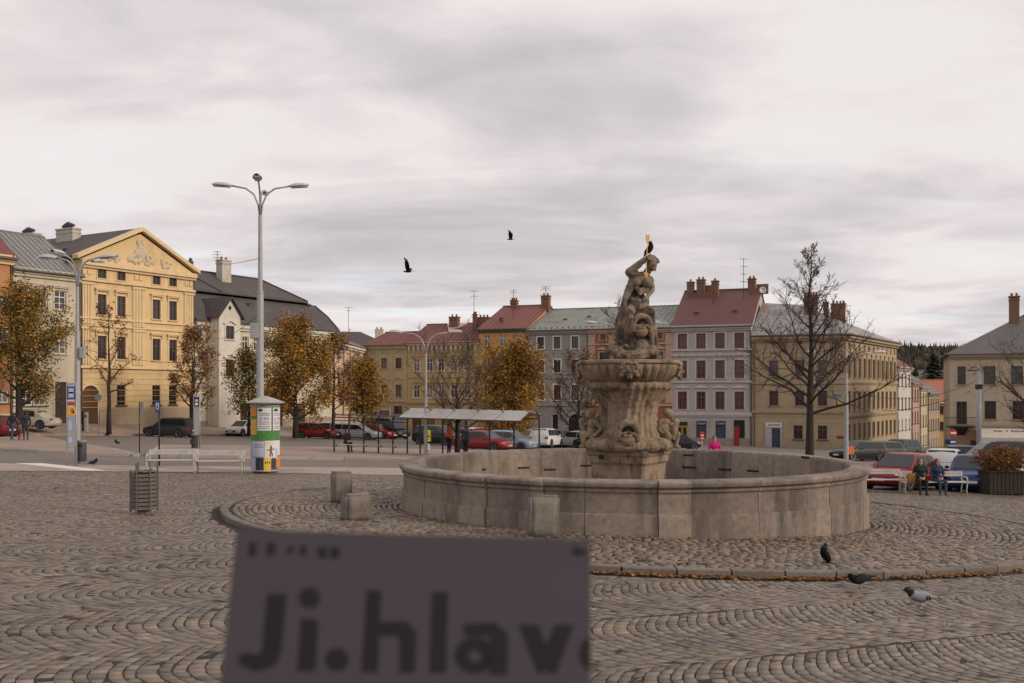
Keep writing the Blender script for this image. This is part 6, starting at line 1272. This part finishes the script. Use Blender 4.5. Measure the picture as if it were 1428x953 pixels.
        q = MB(); q.ell((.455*L_, s_*w0*.70, belt*.70), (.13, .17, .075), rotm('Z', -25*s_), n=10, m=6); q.build('headlight', HLT, o, smooth=True)
        q = MB(); q.bbox((-.483*L_, s_*w0*.76, belt*.84), (.12, .26, .20 if kind in ('hatch', 'suv', 'wagon') else .14), .03); q.build('tail_light', TLT, o)
        for xw in (-.305, .315):
            q = MB(); q.tube([(xw*L_, s_*(w0-.16), rw+.03), (xw*L_, s_*(w0+.004), rw+.03)], rw+.05, 20); q.build('wheel_arch', BLACK, o)
            q = MB(); mt = Matrix.Translation((xw*L_, s_*(w0-.09), rw)) @ Matrix.Rotation(R(90*s_), 4, 'X').inverted(); q.lathe([(rw*.62, -.09), (rw*.94, -.09), (rw, -.05), (rw, .06), (rw*.95, .10), (rw*.66, .105), (rw*.60, .07)], 20, mt); wh = q.build('wheel', TYRE, o, smooth=40)
            q = MB(); q.lathe([(rw*.62, .05), (rw*.63, .103), (rw*.56, .10), (rw*.5, .06)], 20, mt); q.lathe([(rw*.16, .05), (rw*.16, .09), (.02, .095)], 10, mt)
            for k in range(5): a = k*1.2566; q.box(-.028, .028, .02, rw*.58, .06, .088, mt @ Matrix.Rotation(a, 4, 'Z'))
            q.build('rim', RIM, wh)
    q = MB(); q.bbox((.495*L_, 0, belt*.50), (.05, W_*.62, .16), .02); q.build('grille', BLACK, o); q = MB(); q.bbox((.505*L_, 0, .42), (.03, .5, .11), .005); q.build('licence_plate', PLT, o); q = MB(); q.bbox((-.50*L_, 0, belt*.62), (.03, .5, .11), .005); q.build('licence_plate', PLT, o)
    q = MB(); q.box(-.40*L_, .40*L_, -w0*.9, w0*.9, .14, .26); q.build('underbody', BLACK, o)
    return o
DGREY, SILV, CHAM, REDC, WHT, BLU, BLKC, LBL, GRN, DRED = paint('dark_grey', (.035, .037, .042)), paint('silver', (.33, .34, .35)), paint('champagne', (.44, .40, .34)), paint('red', (.26, .012, .014)), paint('white', (.62, .62, .62)), paint('blue', (.02, .045, .16)), paint('black', (.012, .012, .014)), paint('pale_blue', (.22, .29, .36)), paint('bottle_green', (.02, .05, .04)), paint('dark_red', (.10, .012, .015))
def gl(px, py, l): p = G(px, py); p.z += l; return p
car('dark grey SUV driving past the yellow palace', gat(238, 82), 163, 'suv', DGREY)
car('champagne sedan parked before the white house', gat(40, 76) + Vector((0, 0, .52)), 176, 'sedan', CHAM)
car('dark red car beside the family on the bus platform', gat(-14, 67) + Vector((0, 0, .05)), 160, 'hatch', DRED)
car('white hatchback parked behind the poster column', gat(340, 92), -112, 'hatch', WHT)
car('red hatchback parked at the end of the row of cars', G(443, 611.5), -14, 'hatch', REDC)
car('white estate parked behind the red hatchback', gat(470, 101), -20, 'wagon', WHT)
car('silver estate car parked behind the glass shelter', G(497, 613), -14, 'wagon', SILV)
car('red saloon half hidden by the silver estate', gat(527, 98), -35, 'sedan', REDC)
car('dark van parked before the olive house', gat(541, 99), -40, 'van', BLKC)
car('black SUV parked before the ochre house', gat(612, 82), -30, 'suv', BLKC)
car('red saloon behind the longer shelter', gat(674, 72), -30, 'sedan', REDC)
car('white saloon parked beneath the golden tree', gat(655, 90), 150, 'sedan', WHT)
car('grey estate parked behind the longer shelter', gat(694, 86), -25, 'wagon', DGREY)
car('pale blue hatchback behind the longer shelter', gat(712, 74), -25, 'hatch', LBL)
car('white hatchback parked near the grey house', gat(742, 88), -30, 'hatch', WHT)
car('white SUV showing its tail near the grey house', gat(762, 84), 70, 'suv', WHT)
car('dark green hatchback beside the white SUV', gat(784, 88), 60, 'hatch', GRN)
car('grey estate parked before the arched doorway', gat(804, 86), 150, 'wagon', SILV)
car('black hatchback beside the fountain putto', gat(826, 84), 120, 'hatch', BLKC)
car('black hatchback parked before the yellow shop door', gat(946, 92), 10, 'hatch', BLKC)
car('red saloon parked behind the empty white bench', gat(1262, 39.6), -137, 'sedan', REDC)
car('dark blue saloon parked behind the planter', gat(1358, 40.0), -118, 'sedan', BLU)
car('white estate showing its tail beyond the red saloon', gat(1318, 50), 62, 'wagon', WHT)
car('dark grey SUV parked beyond the white estate', gat(1343, 54), 62, 'suv', DGREY)
car('tall dark van parked beyond the planter', gat(1405, 50), 172, 'van', DGREY)
car('white hatchback parked past the planter', gat(1450, 41), -112, 'hatch', WHT)
car('black estate parked before the mustard wing', gat(1196, 74), -150, 'wagon', BLKC)
car('grey hatchback parked before the mustard wing', gat(1228, 78), -150, 'hatch', DGREY)
car('dark green SUV parked at the side street mouth', gat(1254, 84), -140, 'suv', GRN)
# ================================================================== people
SKIN = M('skin', (.42, .25, .18), .6, .1, 8)
def person(label, p, rz, pose, top, legs, shoe, hair, h=1.74, longhair=False, extra=None, headdown=0, cap=None):
    o = thing('person', label, 'person', p, rz); o.scale = (h/1.74,)*3; P_ = []
    def cap_(a, b, r0, r1, t): P_.append((Vector(a), Vector(b), r0, r1, t))
    sit = pose == 'sit'; hz = .52 if sit else .92; sy = .0
    J = lambda z: z - .40 if sit else z
    lean = -.05 if sit else 0
    cap_((-.07, 0, J(.93)), (.07, 0, J(.93)), .135, .135, 2); cap_((0, 0, J(.97)), (0, lean*.5, J(1.18)), .135, .13, 1); cap_((-.06, lean*.8, J(1.30)), (.06, lean*.8, J(1.30)), .135, .135, 1); cap_((-.14, lean, J(1.42)), (.14, lean, J(1.42)), .075, .075, 1)
    hd = Vector((0, lean - .02, J(1.62))); cap_((0, lean, J(1.44)), (0, lean-.01, J(1.54)), .055, .05, 3); cap_(hd + Vector((0, 0, -.03)), hd + Vector((0, 0, .045)), .085, .092, 3); cap_(hd + Vector((0, -.085, -.01)), hd + Vector((0, -.095, -.03)), .012, .016, 3)
    cap_(hd + Vector((0, -.055, -.085)), hd + Vector((0, -.06, -.08)), .045, .04, 3)
    for s_ in (-1, 1):
        cap_(hd + Vector((s_*.095, .005, -.01)), hd + Vector((s_*.098, .01, .02)), .016, .016, 3); cap_(hd + Vector((s_*.035, -.084, .018)), hd + Vector((s_*.036, -.086, .018)), .012, .012, 4)
        if pose == 'sit':
            sw = .10 if s_ > 0 else -.10; cap_((s_*.09, 0, .53), (s_*.12, -.43, .53), .095, .07, 2); cap_((s_*.12, -.43, .53), (s_*.11, -.46, .12), .065, .045, 2); cap_((s_*.11, -.44, .06), (s_*.12, -.60, .045), .05, .04, 5)
            el = (s_*.25, -.05, .80); wr = (s_*.08, -.27, .66)
        elif pose == 'walk':
            f = s_*.16; cap_((s_*.09, 0, .92), (s_*.10, -f*.8-.03, .50), .095, .065, 2); cap_((s_*.10, -f*.8-.03, .50), (s_*.10, -f*1.1 + .05, .10), .06, .042, 2); cap_((s_*.10, -f*1.1+.05, .05), (s_*.10, -f*1.1-.11, .04), .045, .038, 5); el = (s_*.25, f*.6+.03, 1.14); wr = (s_*.23, f-.08, .92)
        else:
            cap_((s_*.09, 0, .92), (s_*.10, -.02, .50), .095, .065, 2); cap_((s_*.10, -.02, .50), (s_*.10, .02, .10), .06, .042, 2); cap_((s_*.10, .02, .05), (s_*.11, -.13, .04), .045, .038, 5)
            el, wr = ((s_*.25, .02, 1.14), (s_*.23, -.06, .90)) if pose != 'front' else ((s_*.26, -.02, 1.14), (s_*.10, -.24, 1.10))
        cap_((s_*.175, lean, J(1.42)), el, .065, .052, 1); cap_(el, wr, .05, .038, 1); w_, e_ = Vector(wr), Vector(el); d = (w_-e_).normalized(); pl = w_ + d*.07; cap_(w_, pl, .033, .036, 3)
        sd_ = d.cross(Vector((0, 1, .2))).normalized()
        for k, fl in enumerate((.055, .075, .08, .07, .055)):
            if k == 0: cap_(w_ + d*.03 + sd_*.03*s_, w_ + d*.075 + sd_*.06*s_, .012, .010, 3)
            else: c_ = pl + sd_*(.028 - .018*(k-1)); cap_(c_, c_ + d*fl + Vector((0, -.02, 0)), .0105, .009, 3)
    mb = MB()
    for a, b, r0, r1, t in P_: capsule(mb, a, b, r0, r1, 8, 2)
    me = remesh(mb, .0135, 2); nf = len(me.polygons); cen = np.empty(nf*3); me.polygons.foreach_get('center', cen); cen = cen.reshape(-1, 3); best = np.full(nf, 1e9); idx = np.zeros(nf, int)
    for a, b, r0, r1, t in P_:
        A_, B_ = np.array(a), np.array(b); d = B_-A_; L2 = max(1e-9, d @ d); u = np.clip(((cen-A_) @ d)/L2, 0, 1); ds = np.linalg.norm(cen - A_ - u[:, None]*d, axis=1) - (r0 + (r1-r0)*u); m = ds < best; best[m] = ds[m]; idx[m] = t-1
    for x in (top, legs, SKIN, BLACK, shoe): me.materials.append(x)
    me.polygons.foreach_set('material_index', idx.astype(np.int32)); bo = link('body', me, o)
    q = MB(); q.ell(hd + Vector((0, .02, .045)), (.104, .108, .10), n=12, m=8); q.ell(hd + Vector((0, .055, -.01)), (.095, .07, .11), n=12, m=8)
    if longhair:
        for s_ in (-1, 1): capsule(q, hd + Vector((s_*.075, .02, .03)), hd + Vector((s_*.09, .0, -.26)), .04, .045, 8, 3)
        capsule(q, hd + Vector((0, .07, .03)), hd + Vector((0, .09, -.26)), .085, .07, 10, 3)
    hm = remesh(q, .016, 1, .006, 30); hm.materials.append(cap or hair); link('hair' if not cap else 'cap', hm, o)
    if extra: extra(o)
    return o
def C(nm, c, r=.85): return M('cloth_' + nm, c, r, .2, 12, .003, bscale=60)
HD, HB, HG = M('hair_dark', (.02, .015, .012), .6), M('hair_brown', (.06, .03, .018), .6), M('hair_grey', (.25, .24, .23), .6)
KB, KN, KJ, KG, KR_, KM = C('black', (.018, .018, .02)), C('navy', (.02, .025, .045)), C('denim', (.045, .06, .11)), C('grey', (.16, .16, .17)), C('dark_red', (.22, .03, .03)), C('magenta', (.50, .015, .16))
def pp(px, py, l=.13): p = G(px, py); p.z += l; return p
person('adult with long dark hair and black coat beside the child', pp(17, 617), R(165), 'walk', KB, KJ, KG, HD, 1.70, True)
person('child in grey jacket and red trousers between two adults', pp(27, 617), R(160), 'stand', KG, KR_, KG, HB, 1.12, True)
person('adult in navy jacket and dark cap beside the child', pp(36, 617), R(200), 'stand', KN, C('charcoal', (.05, .045, .045)), KB, HD, 1.74, cap=KB)
p = G(484, 634); p.z += .17; p.y -= .25; person('person in black sitting on the shelter seat', p, R(35), 'sit', KB, KB, KB, HD, 1.68, True)
person('person in an orange vest standing by the shelter post', gat(626, 56) + Vector((0, 0, .13)), R(60), 'front', C('orange', (.75, .14, .03)), KB, KB, HB, 1.78)
person('person in a dark teal coat beneath the bare black tree', gat(649, 55.5) + Vector((0, 0, .13)), R(150), 'stand', C('teal', (.05, .09, .09)), KB, KB, HG, 1.66)
person('person in a magenta hooded jacket behind the fountain wall', gat(996.5, 46), R(0), 'front', KM, KJ, KB, HD, 1.80)
bp_ = G(1283, 690)
def bag(o): q = MB(); q.bbox((-.34, -.10, .62), (.28, .18, .34), .04); q.build('bag', C('mustard_bag', (.32, .15, .03)), o)
person('seated person in a dark green coat with an ochre bag', bp_, R(-8), 'sit', C('dark_green', (.018, .024, .02)), KB, KB, HB, 1.72, True, bag)
person('seated person in a blue jacket on the white bench', G(1306, 690), R(6), 'sit', C('blue', (.016, .034, .075)), KJ, KG, HB, 1.70, True)
person('man with grey cap and dark jacket walking behind the planter', gat(1404, 46), R(-30), 'walk', KB, C('pale_jeans', (.20, .24, .30)), KB, HG, 1.80, cap=KG)
# ================================================================== birds
FB_, FG_, FP_ = M('feather_black', (.006, .006, .007), .8, .2, 20, spec=.15), M('feather_slate', (.022, .023, .027), .75, .2, 20, spec=.2), M('feather_pale_grey', (.24, .25, .27), .7, .15, 20)
def bird(label, p, rz, body, headm, wing, s=1.0, up=0, cat='pigeon', bars=False):
    o = thing('bird', label, cat, p, rz); o.scale = (s,)*3; t = R(up); c, sn = math.cos(t), math.sin(t); X = lambda x, z: (x*c - z*sn, x*sn + z*c + .13)
    q = MB(); f = lambda x, y, z, r, rot=0: q.ell((X(x, z)[0], y, X(x, z)[1]), r, rotm('Y', -up+rot), n=14, m=10)
    f(0, 0, 0, (.125, .068, .07)); f(.07, 0, .02, (.075, .06, .065)); f(-.11, 0, -.005, (.09, .035, .03)); hx, hz = .125 + (.02 if not up else -.01), .07
    f(.105, 0, .045, (.05, .042, .055)); f(hx+.015, 0, hz+.02, (.042, .034, .036))
    bo = link('body', remesh(q, .009, 1), o); bo.data.materials.append(body)
    q = MB(); f(hx+.016, 0, hz+.021, (.045, .037, .039)); f(.112, 0, .05, (.052, .046, .056)); q.build('head', headm, o, smooth=True)
    q = MB(); a, b = X(hx+.05, hz+.02), X(hx+.085, hz+.008); q.tube([(a[0], 0, a[1]), (b[0], 0, b[1])], [.012, .003], 6); q.build('beak', FB_, o)
    for s_ in (-1, 1):
        q = MB(); f(-.02, s_*.052, .012, (.125, .022, .052), 4); f(-.13, s_*.03, .0, (.08, .014, .022)); w_ = q.build('wing', wing, o, smooth=True)
        if bars:
            for xx in (-.06, -.095): q = MB(); f(xx, s_*.068, .0, (.010, .012, .035), 20); q.build('wing_bar', FB_, w_)
        a = X(-.005 + .015*s_, -.05); q = MB(); q.tube([(a[0], s_*.028, a[1]), (.0 + .015*s_, s_*.028, .005)], .006, 6)
        for tx in (-.02, .0, .02): q.tube([(.0 + .015*s_, s_*.028, .006), (.035 + .015*s_, s_*.028 + tx, .004)], .004, 4)
        q.build('leg', M('bird_leg', (.20, .08, .07), .6), o)
    a, b = X(-.15, -.005), X(-.25, -.015); q = MB(); q.add([(a[0], -.02, a[1]), (a[0], .02, a[1]), (b[0], .035, b[1]), (b[0], -.035, b[1]), (a[0], -.02, a[1]+.012), (a[0], .02, a[1]+.012), (b[0], .035, b[1]+.006), (b[0], -.035, b[1]+.006)], [(0, 1, 2, 3), (7, 6, 5, 4), (3, 2, 6, 7), (0, 3, 7, 4), (1, 5, 6, 2)]); q.build('tail', headm, o)
def gl2(px, py, l): p = G(px, py); p.z += l; return p
bird('grey pigeon with dark head and barred pale wings on the setts', gl2(1283, 849, .02), R(182), FP_, FG_, FP_, 1.02, 0, 'pigeon', True)
bird('dark pigeon pecking beside the kerb', gl2(1199, 822, .02), R(186), FB_, FB_, FG_, .95, -14, 'pigeon')
bird('black jackdaw standing upright on the kerb edge', gl2(1150, 794.5, .125), R(196), FB_, FG_, FB_, .92, 62, 'jackdaw')
p = Z2(478, 207, -.08) + Vector((FC.x, FC.y, ZF)); bird('black jackdaw perched on the head of the statue', p + Vector((0, 0, -.01)), R(12), FB_, FB_, FB_, 1.05, 50, 'jackdaw')
bird('dark pigeon on the road beside the totem', gl2(130, 650, .015), R(20), FB_, FB_, FG_, 1.0, 10, 'pigeon'); bird('dark pigeon on the platform near the round sign', gl2(163, 623.5, .14), R(170), FB_, FB_, FG_, 1.0, 20, 'pigeon')
def flying(label, p, span, rz, dih, roll):
    o = thing('bird', label, 'crow', p, rz); o.rotation_euler = (roll, 0, rz); q = MB(); q.ell((0, 0, 0), (.17, .05, .05), n=12, m=8); q.ell((.17, 0, .01), (.05, .035, .035), n=10, m=7); q.tube([(.2, 0, .01), (.26, 0, 0)], [.015, .004], 6); link('body', remesh(q, .012, 1), o).data.materials.append(FB_)
    for s_, d in ((1, dih[0]), (-1, dih[1])):
        q = MB(); d = R(d); pts = [(.09, .02), (.12, .22), (.10, .45), (.0, .52), (-.06, .46), (-.10, .40), (-.12, .28), (-.11, .12), (-.08, .03)]; T = lambda x, y, z: (x, s_*(y*math.cos(d)), y*math.sin(d) + z)
        n_ = len(pts); q.add([T(x*.9, y*span, .012*(1-y)) for x, y in pts] + [T(x*.9, y*span, -.006) for x, y in pts], [tuple(range(n_)), tuple(range(2*n_-1, n_-1, -1))] + [(i, n_+i, n_+(i+1) % n_, (i+1) % n_) for i in range(n_)])
        for k in range(5): y = .40+.03*k; q.add([T(-.06+.03*k, y*span, .004), T(-.02+.03*k, y*span, .004), T(-.05+.035*k, (y+.13)*span, .002), T(-.075+.035*k, (y+.12)*span, .002)], [(0, 1, 2, 3)])
        q.build('wing', FB_, o)
    q = MB(); q.add([(-.14, -.02, 0), (-.14, .02, 0), (-.32, .06, .0), (-.32, -.06, .0), (-.14, -.02, .012), (-.14, .02, .012), (-.32, .06, .006), (-.32, -.06, .006)], [(0, 1, 2, 3), (7, 6, 5, 4), (3, 2, 6, 7), (0, 3, 7, 4), (1, 5, 6, 2)]); q.build('tail', FB_, o)
flying('black crow gliding with one wing raised', at(569, 379, 46), 1.15, R(172), (64, 12), R(-8)); flying('smaller black crow flying above the rooftops', at(712, 334, 62), 1.0, R(168), (66, 48), R(-6))
# overhead cables
def cable(label, a, c, sag=.4, r=.014):
    pts = [a.lerp(c, t) - Vector((0, 0, sag*4*t*(1-t))) for t in np.linspace(0, 1, 13)]; q = MB(); q.tube(pts, r, 5); tag(q.build('overhead_cable', BLACK), label, 'cable')
cable('thin cable from the tall lamp to the mansard roof', at(363, 360, 38.4), at(300, 366, 105), .2); cable('dark cable from the tall lamp to the gabled bay', at(360, 440, 38.4), at(291, 470, 99), .5)
cable('dark cable hung across the side street', at(1232, 573, 122), at(1352, 546, 104), .5, .03); cable('thin cable between the grey pole and the twin lamp', at(1365, 530, 62), at(1181, 545, 60), .8)
cable('thin cable running along the yellow palace', at(118, 487, 60), at(330, 500, 60), .5, .012)
# ================================================================== printed card held up before the lens
CARD = M('dusky_mauve_card', (.060, .050, .062), .75, .05, 30); INK = M('dark_card_ink', (.009, .007, .009), .7, .05, 30)
c0 = at(330, 738, .42); SL = .29                       # tilted: its foot is nearer
n_c = Vector((.0, -1, SL)).normalized()
def onc(px, py, off=0):
    d = Vector(((px-CX)/F, 1, -(py-HOR)/F)); o_ = Vector((0, 0, CZ)); t = (c0-o_).dot(n_c)/d.dot(n_c); return o_ + d*t + n_c*off
co = thing('printed_card', 'dusky mauve printed card with large dark lettering held up close', 'card', onc(570, 1090)); inv = Matrix.Translation(-co.location)
def cpoly(pts, off0, off1, mb): n_ = len(pts); mb.add([inv @ onc(x, y, off1) for x, y in pts] + [inv @ onc(x, y, off0) for x, y in pts], [tuple(range(n_)), tuple(range(2*n_-1, n_-1, -1))] + [(i, n_+i, n_+(i+1) % n_, (i+1) % n_) for i in range(n_)])
q = MB(); cpoly([(330, 738.5), (823.5, 752.5), (823.5, 1090), (293, 1090)], -.0006, 0, q); q.build('sheet', CARD, co)
def letter(nm, *polys):
    q = MB()
    for k_, P_ in enumerate(polys): cpoly(P_, .00005, .00020 + .00002*k_, q)
    q.build('letter', INK, co)
def ring(cx_, cy_, ro, ri, a0, a1, n=16, sy=1.0):
    A_ = [R(a0 + (a1-a0)*i/n) for i in range(n+1)]; out = []
    for i in range(n): out.append([(cx_+ro*math.cos(A_[i]), cy_+ro*sy*math.sin(A_[i])), (cx_+ro*math.cos(A_[i+1]), cy_+ro*sy*math.sin(A_[i+1])), (cx_+ri*math.cos(A_[i+1]), cy_+ri*sy*math.sin(A_[i+1])), (cx_+ri*math.cos(A_[i]), cy_+ri*sy*math.sin(A_[i]))])
    return out
def disc(cx_, cy_, r, n=20): return [(cx_+r*math.cos(2*math.pi*i/n), cy_+r*math.sin(2*math.pi*i/n)) for i in range(n)]
letter('J', [(373, 828), (400, 829), (392, 912), (365, 912)], *ring(360, 909, 31, 4, 0, 112, 10, .85), [(352, 931), (336, 928), (333, 915), (345, 910), (356, 912)])
letter('i', disc(432, 834, 14.5), [(420, 863), (444, 864), (440, 936), (415, 936)]); letter('.', disc(470, 920, 16.5))
letter('h', [(512, 823), (532, 824), (527, 938), (504, 937)], [(529, 868), (566, 866), (581, 882), (579, 938), (557, 938), (558, 893), (551, 886), (528, 888)]); letter('l', [(603, 825), (625, 826), (622, 939), (599, 938)])
letter('a', *ring(663, 914, 28, 10, 0, 360, 22, .9), [(686, 884), (708, 884), (707, 940), (685, 940)], [(648, 870), (690, 868), (708, 884), (690, 890), (682, 885), (650, 887)])
letter('v', [(723, 871), (750, 871), (769, 917), (756, 939), (750, 939)], [(800, 871), (774, 871), (757, 912), (762, 939), (776, 939)]); letter('a', [q_ for q_ in ring(838, 912, 28, 11, 105, 255, 12, .95)][0], *[[(min(x, 823.2), y) for x, y in P_] for P_ in ring(838, 912, 30, 14, 120, 240, 10, .95)])
for x0, x1, y0, y1 in ((348, 358, 756, 776), (373, 384, 757, 775), (402, 410, 762, 772), (419, 428, 761, 774), (444, 457, 763, 778), (462, 474, 763, 779)): letter('mark', [(x0, y0), (x1, y0+.5), (x1-1, y1), (x0-1, y1)])
letter('mark', [(800, 762), (812, 765), (820, 772), (806, 776), (797, 772)])
bpy.data.scenes.remove(WORK)
